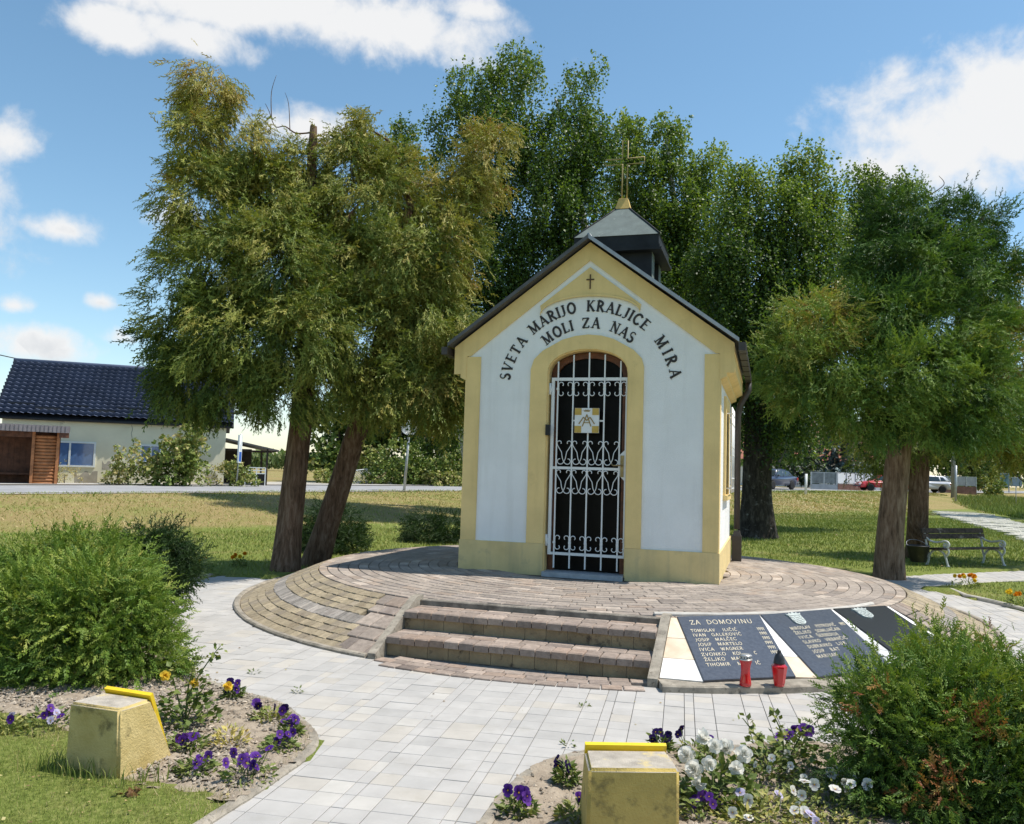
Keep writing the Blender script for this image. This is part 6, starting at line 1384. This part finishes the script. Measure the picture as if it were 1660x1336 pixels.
for z in (.55, .68, .80): f_.box(-.42, .42, -.021, .021, z - .02, z + .02)
f_.build('frame', pvc, gt); MB().box(-.02, .40, .03, .06, .02, .54).build('panel', black_m, gt)
# ------------------------------------------------------------------ timber bus shelter
wood_o = mat('log_siding', (.40, .165, .065), .6, .22, 5, bump=.3, spec=.4); wood_i = mat('shelter_boards', (.13, .055, .03), .7, .25, 5, bump=.3)
sr = put(92, 782, 31.2)
sh = thing('bus_shelter', 'brown timber bus shelter with log siding, standing before the cottage at the left edge', 'shelter', sr, radians(28))
SH_, SW = 2.0, 3.0
for k in range(15): MB().tube([(-.80, .04, .07 + .122 * k), (-.08, .04, .07 + .122 * k)], .062, 10).build('log', wood_o, sh)
for x in (-.84, -.04, -2.9): MB().box(x - .05, x + .05, -.05, .06, -.2, SH_ - .02).build('post', wood_o, sh)
for k in range(16): MB().box(-SW + .19 * k, -SW + .19 * k + .183, 1.3, 1.34, -.2, SH_ + .05).build('board', wood_i, sh)
MB().box(-SW, -.06, 1.345, 1.37, -.2, SH_ + .05).build('backing', wood_i, sh)  # added panel that keeps light from showing through the board gaps
MB().box(-.06, -.02, .07, 1.3, -.2, SH_).box(-SW, -.84, -.03, .05, SH_ - .26, SH_ - .03).build('side_wall', wood_i, sh)
MB().box(-SW, -.9, .9, 1.28, .35, .42).build('seat', wood_i, sh)
rib_m = mat('ribbed_sheet', (.24, .215, .22), .55, .1, 5, metal=.2)
r_ = MB(); n = 26
for k in range(n): x = -SW - .2 + k * .135; r_.box(x, x + .085, -.42, -.40, SH_ - .06, SH_ + .19).box(x + .085, x + .135, -.40, -.385, SH_ - .06, SH_ + .19)
r_.build('roof_fascia', rib_m, sh); MB().prism([(-.39, SH_ + .0), (1.6, SH_ + .02), (1.6, SH_ + .14), (-.39, SH_ + .17)], -SW - .2, .32, 'x').box(-.02, .3, -.38, -.2, SH_ - .24, SH_ - .01).build('roof', wood_i, sh)
# ------------------------------------------------------------------ broadleaf shrubs and trees beyond the road
green_m = leaf_mat('garden_leaves', [(.022, .046, .012), (.058, .105, .020), (.115, .175, .036), (.20, .25, .055), (.34, .34, .11), (.44, .36, .16)], rough=.5)
def bush(label, blobs, name='garden_shrub', cat='shrub', group='garden shrubs beyond the road', m=green_m, tr=True, root=None, **kw):
    c = np.mean([b[0] for b in blobs], 0); root = Vector((c[0], c[1], GZ(c))) if root is None else root
    t = thing(name, label, cat, root, 0, group); bl = [(tuple(Vector(p) - root), r, ti) for p, r, ti in blobs]
    b = MB()
    if name.endswith('tree'):
        top_ = max(bl, key=lambda q: q[0][2])[0]; sc_ = .03 * top_[2] + .04
        trunk('trunk', [(0, 0, -.1), (0.05, 0, top_[2] * .4), (top_[0] * .6, top_[1] * .6, top_[2])], [sc_, sc_ * .7, sc_ * .2], bark_grey, t, 10)
    for p, r, ti in bl: MB().tube(smooth_line3([(p[0] * .15, p[1] * .15, max(0, p[2] * .15)), tuple(Vector(p) * .6), p], 4), list(np.linspace(.02 + .012 * p[2], .006, 9)), 5).build('limb', bark_grey, t)
    a = dict(per_m2=9, strands=4, leaves=7, size=.12, length=.4, droop=.35, spread=.16, minz=.02); a.update(kw)
    leaf_crown('crown', bl, m, t, **a); return t
bush('light green bush with large leaves reaching up the cottage wall', [pxblob(*a) for a in [(285, 738, 36, 30, 33.6, .66), (310, 708, 18, 22, 33.8, .7), (270, 765, 36, 16, 33.4, .55), (315, 758, 22, 22, 33.7, .6), (245, 752, 16, 18, 33.4, .6)]], per_m2=9, size=.15)
bush('yellow-green shrub next to the cottage window', [pxblob(*a) for a in [(215, 740, 20, 22, 33.0, .74), (205, 765, 18, 14, 33, .6), (190, 772, 20, 9, 32.8, .8)]], per_m2=9, size=.12)
bush('grey dry shrub between the shelter and the cottage wall', [pxblob(*a) for a in [(105, 770, 15, 12, 32.5, .95)]], per_m2=14, size=.08, templ=LANCE)
bush('rose bush with reddish shoots at the right corner of the cottage', [pxblob(*a) for a in [(352, 770, 9, 14, 34.6, .9)]], per_m2=14, size=.08)
bush('yellowish flower bush in front of the dark lean-to', [pxblob(*a) for a in [(378, 768, 16, 18, 35.2, .74), (395, 775, 16, 12, 35.2, .62)]], per_m2=12, size=.11)
bush('thin walnut tree left of the leaning thuja trunk, beyond the road', [pxblob(*a) for a in [(535, 700, 26, 26, 48, .34), (560, 660, 36, 34, 48, .3), (530, 740, 26, 20, 47, .45), (590, 700, 32, 40, 49, .3), (515, 745, 14, 14, 47, .5)]], name='walnut_tree', cat='tree', group='trees beyond the road', per_m2=4, size=.26, length=.6, spread=.35)
bush('dense dark tree mass closing the view left of the chapel wall', [pxblob(*a) for a in [(640, 640, 55, 55, 50, .22), (705, 610, 60, 70, 50, .18), (690, 690, 70, 42, 49, .22), (755, 640, 40, 90, 50, .2), (615, 690, 32, 36, 49, .3), (760, 720, 30, 40, 49, .25)]], name='broadleaf_tree', cat='tree', group='trees beyond the road', per_m2=4.5, size=.26, length=.6, spread=.35)
bush('rounded flowering shrub behind the lamp post', [pxblob(*a) for a in [(650, 750, 42, 32, 45.5, .5), (640, 775, 44, 18, 45, .42), (675, 768, 28, 24, 45, .46)]], per_m2=6, size=.16, spread=.2)
bush('loose pale flowering shrubs just left of the chapel wall, beyond the road', [pxblob(*a) for a in [(712, 765, 24, 24, 45, .62), (740, 755, 22, 34, 45.5, .6), (725, 782, 36, 10, 44.6, .7), (768, 760, 24, 32, 45.5, .5)]], per_m2=6, size=.15, spread=.2)
bush('yellow-green shrub left of the leaning thuja trunk, beyond the road', [pxblob(*a) for a in [(525, 775, 14, 14, 45, .72), (545, 778, 16, 12, 45, .5)]], per_m2=8, size=.14)
bush('low grey-green lavender in front of the white lattice', [pxblob(*a) for a in [(610, 786, 24, 5, 44.5, .8), (585, 780, 12, 9, 44.6, .5)]], per_m2=12, size=.10, templ=LANCE)
bush('shrub with yellow-green leaves behind the white lattice', [pxblob(*a) for a in [(605, 745, 24, 18, 47, .72)]], per_m2=7, size=.16)
# white lattice
la0, la1 = put(566, 789, 45.2), put(642, 790, 45.8); lv = la1 - la0; LL = lv.length
lat = thing('lattice_fence', 'white arched garden lattice beyond the road', 'fence', la0, math.atan2(lv.y, lv.x))
lm = MB(); hgt = lambda x: .62 + .18 * sin(pi * min(1, max(0, (x / LL))))
for s in (-1, 1):
    for k in range(-4, 26):
        x0 = k * .14; pts = []
        for q_ in range(13):
            z = q_ * .07; x = x0 + s * z + (.0 if s > 0 else .8)
            if 0 <= x <= LL and z <= hgt(x): pts.append((x, .012 * s, z))
        if len(pts) > 1: lm.tube(pts, .017, 4)
lm.build('lattice', pvc, lat)
MB().tube([(LL * i / 14, 0, hgt(LL * i / 14) + .02) for i in range(15)], .035, 6).build('top_rail', pvc, lat)
for x in (0, LL): MB().box(x - .05, x + .05, -.05, .05, -.1, .95 if x == 0 else .68).build('post', pvc, lat)
sd = thing('shed_roof', 'dark low shed roof showing among the shrubs left of the chapel', 'shed', put(722, 790, 49))
MB().prism([(-1.1, 2.15), (1.1, 1.75), (1.1, 1.88), (-1.1, 2.30)], -.1, 1.8, 'y').build('roof', shed_w, sd)
for x in (-.9, .9): MB().box(x - .05, x + .05, .05, .15, -.1, 1.85).build('post', shed_w, sd)
# lamp post with a clear globe
steel = mat('galvanised_steel', (.42, .44, .45), .5, .1, 6, metal=.5)
lb = onz(655, 798, .53); lb.z = GZ(lb)
lp = thing('lamp_post', 'grey lamp post with a clear globe at the top of the grass bank', 'lamp', lb); dx = .12
MB().tube([(0, 0, -.05), (dx, 0, 2.45)], [.055, .045], 10).build('pole', steel, lp)
globe_m = glass_mat('globe_plastic', (.85, .88, .9), .12, .35, .55)
MB().lathe([(.06, 2.34), (.20, 2.38), (.31, 2.48), (.36, 2.64), (.36, 2.74), (.29, 2.90), (.16, 2.98), (.02, 3.0)], 20, Matrix.Translation((dx, 0, 0))).build('globe', globe_m, lp)
MB().lathe([(.06, 2.45), (.09, 2.5), (.05, 2.6), (.05, 2.75), (.10, 2.8), (.02, 2.86)], 10, Matrix.Translation((dx, 0, 0))).build('lamp_holder', pvc, lp)
# bus stop sign, cable
sp = put(383, 785, 34.8); bs = thing('bus_stop_sign', 'narrow white and blue sign seen edge-on on a steel pole before the lean-to', 'sign', sp)
MB().tube([(0, 0, -.05), (.10, 0, 2.2)], .035, 8).build('pole', steel, bs); MB().box(.04, .10, -.20, .20, 1.0, 2.15).build('sign_plate', pvc, bs)
MB().box(.035, .105, -.15, .15, 1.05, 1.45).build('blue_panel', mat('sign_blue', (.02, .10, .42), .5, .05, 5), bs)
p0, p1 = at(-40, 566, 36), at(250, 606, 40); cb = MB().tube([tuple(p0.lerp(p1, t) + Vector((0, 0, -.25 * 4 * t * (1 - t)))) for t in np.linspace(0, 1, 12)], .022, 5).build('power_cable', black_m); tag(cb, 'black cable running down to the cottage roof ridge', 'cable')
# maize field
n = 5200; xs = rng.uniform(-48, -10, n); ys = 96 + rng.uniform(0, 7, n); zs = ground_z(xs, ys, True)
mz_m = leaf_mat('maize_leaves', [(.03, .06, .02), (.06, .10, .03), (.12, .16, .05), (.26, .24, .10)])
hh = rng.uniform(.1, 1.55, n); o = foliage('maize', np.stack([xs, ys, zs + hh], 1), rng.normal(0, .35, (n, 3)) + [0, 0, .8], .75 * rng.uniform(.6, 1.2, n), .35 + .28 * (hh / 1.5) + rng.normal(0, .12, n), mz_m, None, LANCE); o.name = 'maize_field'; tag(o, kind='stuff')
strip('gravel_drive', 9.5, 13, .012, gravel_m)

# ------------------------------------------------------------------ parked cars
tyre_m = mat('tyre', (.018, .018, .018), .85, .2, 20); rim_m = mat('alloy', (.48, .49, .50), .35, .1, 10, metal=.7); car_glass = mat('car_glass', (.035, .05, .055), .08, .1, 2, spec=.8)
lamp_w = mat('headlamp', (.72, .74, .74), .15, .05, 9, spec=.7); lamp_r = mat('tail_lamp', (.35, .02, .02), .2, .1, 9); plastic = mat('bumper_strip', (.06, .06, .065), .6, .1, 9)
def car(label, pos, yaw, paint, kind):
    pm = mat('car_paint_' + kind, paint, .3, .03, .6, spec=.6, coat=.7); t = thing('parked_car', label, 'car', pos, yaw, 'cars parked along the road')
    wb0, wb1, wr = 1.24, -1.24, .30
    arch_ = lambda cx: [(cx + .37 * cos(a), .29 + .37 * sin(a)) for a in np.linspace(0, pi, 9)]
    if kind == 'saloon':
        low = [(-2.15, .32)] + arch_(wb1)[::-1] + arch_(wb0)[::-1] + [(2.12, .28), (2.18, .45), (2.12, .66), (1.95, .76), (1.05, .88), (-1.45, .93), (-2.05, .90), (-2.18, .75), (-2.2, .45)]
        cab = [(1.08, .885), (.38, 1.36), (-.15, 1.42), (-.85, 1.36), (-1.52, .935)]
        wins = [[(.86, .93), (.36, 1.29), (-.12, 1.34), (-.12, .93)], [(-.2, .93), (-.2, 1.345), (-.78, 1.30), (-1.2, .95)]]
    elif kind == 'hatch':
        low = [(-1.95, .30)] + arch_(wb1)[::-1] + arch_(wb0)[::-1] + [(1.98, .28), (2.03, .45), (1.98, .66), (1.82, .77), (1.0, .90), (-1.85, .96), (-1.98, .80), (-2.0, .45)]
        cab = [(1.05, .905), (.32, 1.38), (-.2, 1.44), (-1.35, 1.40), (-1.55, 1.34), (-1.88, .965)]
        wins = [[(.84, .95), (.30, 1.31), (-.08, 1.36), (-.08, .95)], [(-.16, .95), (-.16, 1.365), (-.98, 1.345), (-1.05, .97)], [(-1.14, .99), (-1.08, 1.33), (-1.32, 1.31), (-1.55, 1.02)]]
    else:
        low = [(-2.0, .30)] + arch_(wb1)[::-1] + arch_(wb0)[::-1] + [(2.0, .26), (2.08, .42), (2.05, .58), (1.85, .70), (1.0, .84), (-1.7, .90), (-2.0, .86), (-2.08, .70), (-2.05, .42)]
        cab = [(1.10, .845), (.35, 1.30), (-.25, 1.36), (-1.15, 1.30), (-1.85, .905)]
        wins = [[(.88, .89), (.33, 1.23), (-.10, 1.28), (-.10, .89)], [(-.18, .89), (-.18, 1.285), (-.95, 1.24), (-1.35, .92)]]
    hw, hr_ = .83, .62
    bm_ = bmesh.new()
    def loft(poly, f):
        A1 = [bm_.verts.new((x, -f(x, z), z)) for x, z in poly]; B1 = [bm_.verts.new((x, f(x, z), z)) for x, z in poly]; n = len(poly)
        bm_.faces.new(A1); bm_.faces.new(B1[::-1])
        for i in range(n): bm_.faces.new((A1[i], B1[i], B1[(i + 1) % n], A1[(i + 1) % n]))
    loft(low, lambda x, z: hw * (1 - .10 * (abs(x) / 2.1) ** 4) - .05 * max(0, .45 - z) - .05 * max(0, z - .7) * 2)
    zb, zt = cab[0][1], max(z for x, z in cab)
    cf_ = lambda x, z: hw - .045 - (hw - .045 - hr_) * max(0, z - zb + .0) / (zt - zb)
    loft(cab, cf_); bmesh.ops.recalc_face_normals(bm_, faces=bm_.faces)
    bmesh.ops.bevel(bm_, geom=bm_.edges[:], offset=.022, segments=2, affect='EDGES', clamp_overlap=True)
    me = bpy.data.meshes.new('body'); bm_.to_mesh(me); bm_.free(); me.materials.append(pm); me.polygons.foreach_set('use_smooth', [True] * len(me.polygons)); link('body', me, t)
    for s in (-1, 1):
        for wv in wins:
            V = [Vector((x, s * (cf_(x, z) + .006), z)) for x, z in wv]; W2 = [v - Vector((0, s * .03, 0)) for v in V]; n = len(V)
            MB().add(V + W2, [tuple(range(n)), tuple(range(2 * n - 1, n - 1, -1))] + [(i, (i + 1) % n, n + (i + 1) % n, n + i) for i in range(n)]).build('side_window', car_glass, t)
    def screen(a, b, nm):
        (x0, z0), (x1, z1) = a, b; d = Vector((x1 - x0, 0, z1 - z0)); nrm = Vector((d.z, 0, -d.x)).normalized(); nrm = nrm if nrm.x * x0 > 0 else -nrm
        q4 = []
        for f in (.10, .90):
            x, z = x0 + d.x * f, z0 + d.z * f; y = cf_(x, z) - .07
            q4 += [Vector((x, -y, z)) + nrm * .008, Vector((x, y, z)) + nrm * .008]
        q4 = [q4[0], q4[1], q4[3], q4[2]]; MB().add(q4 + [p - nrm * .03 for p in q4], [(0, 1, 2, 3), (7, 6, 5, 4), (0, 4, 5, 1), (1, 5, 6, 2), (2, 6, 7, 3), (3, 7, 4, 0)]).build(nm, car_glass, t)
    screen(cab[0], cab[1], 'windscreen'); screen(cab[-1], cab[-2], 'rear_window')
    for cx in (wb0, wb1):
        for s in (-1, 1):
            M = Matrix.Translation((cx, s * .74, wr)) @ Matrix.Rotation(-s * pi / 2, 4, 'X')
            w_ = MB().lathe([(.19, -.09), (.28, -.09), (.30, -.06), (.30, .06), (.28, .09), (.19, .09)], 20, M).build('wheel', tyre_m, t)
            r2 = MB().lathe([(.195, .06), (.20, .085), (.185, .08), (.05, .07), (.045, .088), (.002, .09)], 18, M)
            r2.build('rim', rim_m, w_)
    for s in (-1, 1):
        MB().cbox(1.90 if kind != 'hatch' else 1.84, 2.10 if kind != 'hatch' else 1.99, s * .60 - .15, s * .60 + .15, .50, .64, .02).build('headlight', lamp_w, t)
        MB().cbox(-2.10 if kind != 'hatch' else -2.0, -1.95 if kind != 'hatch' else -1.86, s * .66 - .13, s * .66 + .13, .66, .84, .02).build('tail_light', lamp_r, t)
        MB().cbox(.62, .78, s * .90 - .06, s * .90 + .06, .90, 1.02, .02).build('wing_mirror', plastic, t)
    fx = max(x for x, z in low)
    MB().cbox(fx - .1, fx + .03, -.74, .74, .34, .46, .02).cbox(min(x for x, z in low) - .03, min(x for x, z in low) + .1, -.74, .74, .34, .48, .02).build('bumper', plastic, t)
    return t
p = put(1430, 797, 70); p.z += .03; car('red hatchback half hidden behind the pale thuja trunk', p, radians(178), (.50, .015, .025), 'coupe')
p = put(1497, 797, 71.5); p.z += .03; car('silver hatchback with its tail showing right of the dark thuja trunk', p, radians(177), (.46, .48, .54), 'hatch')
p = put(1252, 797, 58.5); p.z += .03; car('dark blue saloon parked facing the viewer beside the thick birch trunk', p, radians(222), (.035, .055, .11), 'saloon')
# ------------------------------------------------------------------ fences, posts and signs on the right
grey_pan = mat('fence_sheet', (.34, .36, .38), .7, .1, 3); brick_low = mat('fence_footing', (.20, .11, .085), .9, .2, 3); wht = mat('white_wall', (.78, .79, .78), .9, .04, 1)
def panel_fence(label, a, b, base_m, base_h, pan_m, pan_h, n, name='garden_fence'):
    v = b - a; t = thing(name, label, 'fence', a, math.atan2(v.y, v.x), 'garden fences across the road'); L = v.length
    if base_h: MB().box(0, L, -.1, .1, -.3, base_h).build('footing', base_m, t)
    for i in range(n): MB().box(L * i / n + .06, L * (i + 1) / n - .06, -.025, .025, base_h + .06, base_h + pan_h).build('panel', pan_m, t)
    for i in range(n + 1): MB().box(L * i / n - .05, L * i / n + .05, -.06, .06, -.2, base_h + pan_h + .06).build('post', steel, t)
    MB().box(0, L, -.03, .03, base_h + pan_h + .002, base_h + pan_h + .05).build('rail', steel, t)
panel_fence('grey sheet gate beside the dark blue saloon', put(1315, 797, 70), put(1356, 797, 70), grey_pan, .45, mat('wire_panel', (.20, .22, .22), .6, .2, 3), .95, 2, 'garden_gate')
panel_fence('white panel fence on a brown footing behind the grass strip left of the red hatchback', put(1357, 797, 71), put(1415, 797, 73), brick_low, .5, wht, .95, 4)
panel_fence('pale fence running behind the red hatchback', put(1418, 797, 80), put(1500, 797, 84), grey_pan, .25, wht, .95, 6)
panel_fence('grey panel fence on a red-brown footing right of the silver hatchback', put(1520, 797, 78), put(1582, 797, 78), brick_low, .62, grey_pan, .85, 4)
wp = put(1306, 802, 51); t = thing('marker_post', 'short white post on the bank in front of the grey sheet gate', 'post', wp); MB().tube([(0, 0, -.1), (.03, 0, 1.25)], .075, 10).build('shaft', wht, t)
up_ = put(1549, 799, 60); t = thing('steel_post', 'tall pale steel post right of the silver hatchback', 'post', up_); MB().tube([(0, 0, -.1), (.05, 0, 2.6)], .075, 10).build('shaft', steel, t)
up_ = put(1545, 799, 66); t = thing('utility_pole', 'dark concrete pole just behind the pale steel post', 'pole', up_); MB().tube([(0, 0, -.1), (.10, 0, 7.0)], [.17, .11], 10).build('shaft', mat('pole_concrete', (.24, .24, .22), .9, .1, 3), t)
rs = put(1647, 803, 62); t = thing('road_sign', 'square grey back of a road sign on a thin pole at the right edge', 'sign', rs)
MB().tube([(0, 0, -.1), (0, 0, 1.9)], .03, 8).build('pole', steel, t); MB().cbox(-.42, .42, -.55 - .38, -.55 + .26, -.02, .02, .01, Matrix.Translation((0, -.05, 2.0)) @ Matrix.Rotation(pi / 2, 4, 'X') @ Matrix.Translation((0, .40, 0))).build('sign_back', mat('sign_grey', (.27, .31, .40), .6, .06, 3), t)
bb = put(1615, 797, 105); t = thing('billboard', 'wide dark teal picture board standing in the far meadow', 'billboard', bb)
MB().box(-1.55, 1.55, -.05, .05, .75, 2.35).build('board', mat('board_print', (.02, .05, .055), .5, .5, 1.1, col2=(.16, .30, .30)), t)
fr_ = MB().box(-1.62, 1.62, -.07, .07, 2.351, 2.43).box(-1.62, -1.551, -.07, .07, 0, 2.35).box(1.551, 1.62, -.07, .07, 0, 2.35).build('frame', grey_pan, t)
# house behind the garden trees
red_m = mat('red_roof', (.34, .13, .08), .8, .2, 2, bump=.4, bscale=12)
h2 = put(1195, 797, 92); t = thing('red_roofed_house', 'white house with a red roof glimpsed between the garden trees on the right', 'house', h2, radians(4)); w2, d2, e2, g2 = 15.5, 8, 3.2, 7.6
MB().box(0, w2, 0, d2, -.3, e2).prism([(0, e2), (d2, e2), (d2 / 2, g2 - .2)], .01, .25, 'x').prism([(0, e2), (d2, e2), (d2 / 2, g2 - .2)], w2 - .25, w2 - .01, 'x').build('wall', wht, t)
rr2 = MB().prism([(-.5, e2 - .3), (d2 / 2, g2), (d2 + .5, e2 - .3), (d2 + .5, e2 - .5), (d2 / 2, g2 - .2), (-.5, e2 - .5)], -.4, w2 + .4, 'x').build('roof', red_m, t)
for x in (1.2, 4.2, 7.5, 10.8, 13.4):
    f_ = MB().box(x, x + 1.3, -.05, -.002, 1.0, 2.3).build('window', pvc, t); MB().box(x + .1, x + 1.2, -.06, -.051, 1.1, 2.2).build('pane', car_glass, f_)
MB().box(4.4, 5.0, d2 / 2 - 1.2, d2 / 2 - .6, g2 - 1.5, g2 + .8).build('chimney', red_m, rr2)
# garden conifers and trees
spruce_m = leaf_mat('blue_spruce', [(.018, .034, .036), (.045, .075, .078), (.10, .14, .145), (.20, .25, .25)]); fir_m = leaf_mat('dark_fir', [(.010, .022, .010), (.022, .042, .018), (.05, .08, .03)])
def spruce(label, px, py0, py1, D, wpx, m, trunk_px=26, name='spruce_tree'):
    base = put(px, 797, D); t = thing(name, label, 'tree', base, 0, 'garden conifers across the road'); s = D / F
    H1 = at(px, py1, D).z - base.z; z0 = at(px, py0, D).z - base.z; trunk('trunk', [(0, 0, -.1), (0, 0, H1 * .5), (0, 0, H1)], [.2, .13, .02], bark_grey, t, 10)
    P_, D2, S_, T_ = [], [], [], []
    for lv in range(15):
        f = lv / 14; z = z0 + (H1 - z0) * f; rad = wpx * s * (1 - f) ** .8 + .15; nb_ = 11
        for k in range(nb_):
            a = 2 * pi * k / nb_ + lv * .7 + random.random() * .3; L = rad * random.uniform(.75, 1.1); m_ = 22
            u = rng.random(m_) ** .7; P_.append(np.stack([cos(a) * L * u, sin(a) * L * u, z - .28 * L * u + .10 * L * u ** 3 + rng.normal(0, .05, m_)], 1) + rng.normal(0, .07, (m_, 3)))
            D2.append(np.array([cos(a), sin(a), -.25]) + rng.normal(0, .45, (m_, 3))); S_.append(rng.uniform(.35, .75, m_)); T_.append(.25 + .5 * u + rng.normal(0, .12, m_))
    foliage('crown', np.concatenate(P_), np.concatenate(D2), np.concatenate(S_), np.concatenate(T_), m, t, LANCE, rng.normal(0, .4, (sum(map(len, P_)), 3)) + [0, 0, 1])
spruce('blue-grey spruce above the white panel fence', 1357, 768, 655, 82, 52, spruce_m)
spruce('dark green fir behind the dark blue saloon', 1285, 775, 640, 80, 56, fir_m)
spruce('dark fir between the fence and the pale thuja trunk', 1420, 775, 620, 88, 40, fir_m)
K2 = dict(cat='tree', group='trees across the road on the right', per_m2=2.2, strands=4, leaves=7, size=.34, length=.8, spread=.5)
bush('fruit tree with dark spreading limbs above the silver hatchback', [pxblob(*a) for a in [(1530, 735, 46, 24, 86, .3), (1500, 720, 36, 30, 86, .26), (1570, 720, 40, 36, 86, .32), (1540, 690, 60, 30, 88, .3)]], name='fruit_tree', **K2)
bush('dark green tree at the far right behind the picture board', [pxblob(*a) for a in [(1615, 725, 46, 34, 120, .28), (1590, 745, 40, 22, 118, .3), (1645, 740, 36, 26, 120, .34)]], name='broadleaf_tree', **dict(K2, size=.5, per_m2=1.4))
bush('light bushy willow right of the grey panel fence', [pxblob(*a) for a in [(1588, 765, 26, 22, 84, .66), (1600, 778, 20, 16, 83, .6), (1572, 760, 18, 18, 84, .6)]], name='willow_bush', cat='bush', group='trees across the road on the right', per_m2=4, size=.3, length=.6, templ=LANCE, strands=4, leaves=7)
bush('small round bush in the meadow before the picture board', [pxblob(*a) for a in [(1612, 792, 14, 9, 80, .5)]], name='meadow_bush', cat='bush', group='trees across the road on the right', per_m2=6, size=.22)
bush('overhanging dark bough of leaves above the road sign', [pxblob(*a) for a in [(1640, 700, 34, 20, 40, .3), (1590, 720, 26, 18, 41, .3), (1700, 690, 60, 60, 40, .3)]], name='roadside_tree', root=Vector((26.5, 40, GZ((26.5, 40)))), **dict(K2, size=.2, per_m2=4))
bush('leafy tree behind the chapel downpipe, left of the thick birch trunk', [pxblob(*a) for a in [(1195, 700, 22, 40, 55, .3), (1185, 640, 30, 50, 56, .26), (1275, 720, 40, 34, 62, .4), (1300, 680, 44, 40, 62, .34)]], name='broadleaf_tree', **dict(K2, size=.24, per_m2=3))
# far wood along the horizon
n = 9000; a = rng.uniform(-1.2, 1.2, n); dd = rng.uniform(420, 520, n); xs, ys = dd * np.sin(a), dd * np.cos(a); hs_ = rng.random(n) ** .8 * (7 + 3 * np.sin(a * 23) + 2 * np.sin(a * 61))
o = foliage('far_wood', np.stack([xs, ys, ground_z(xs, ys, True) + hs_], 1), rng.normal(0, 1, (n, 3)), rng.uniform(2, 4.5, n), .3 + .02 * hs_ + rng.normal(0, .12, n), green_m, None, LEAF); tag(o, kind='stuff')
# side path of old mossy slabs climbing to the road
s_o = mat('old_slab', (.50, .48, .42), .9, .14, 3, bump=.3, spots=((.20, .22, .10), 2.5, .56, .06))
pz = []; P2 = path2_poly; jx, jy = np.meshgrid(np.arange(8, 40, .35), np.arange(14, 48, .35)); ok = inside(P2, jx, jy); ii = np.arange(jx.size).reshape(jx.shape)
c_ = ok[:-1, :-1] & ok[1:, 1:] & ok[1:, :-1] & ok[:-1, 1:]; qq = np.stack([ii[:-1, :-1], ii[:-1, 1:], ii[1:, 1:], ii[1:, :-1]], -1)[c_]
o = raw_mesh('side_path', np.stack([jx.ravel(), jy.ravel(), ground_z(jx, jy, True).ravel() + .012], 1), qq, mat('path_moss', (.17, .18, .08), .95, .3, 5)); tag(o, kind='structure')
sl_ = Pieces(MB().cbox(-.5, .5, -.5, .5, -.04, .03, .02)); a = radians(-38)
for i in range(-90, 90):
    for j in range(-60, 60):
        x, y = 18 + cos(a) * i * .42 - sin(a) * j * .30 + (.21 * cos(a) if j % 2 else 0), 27 + sin(a) * i * .42 + cos(a) * j * .30
        if not inside(P2, x, y) or random.random() < .06: continue
        t_ = random.gauss(1, .1); sl_.add(Matrix.Translation((x, y, float(ground_z(x, y, True)) + .012)) @ Matrix.Rotation(a + random.gauss(0, .03), 4, 'Z') @ Matrix.Diagonal((.40, .28, 1, 1)), (t_, t_, t_ * .97))
s_oo = mat('old_slab_face', (.50, .48, .42), .9, .14, 3, bump=.3, tint='obj', spots=((.22, .23, .11), 2.5, .58, .06)); s_aa = mat('old_slab_far', (.50, .48, .42), .9, .14, 3, tint='attr', spots=((.22, .23, .11), 2.5, .58, .06))
sl_.build('slab', 'slabs', s_oo, s_aa, o, limit=200)
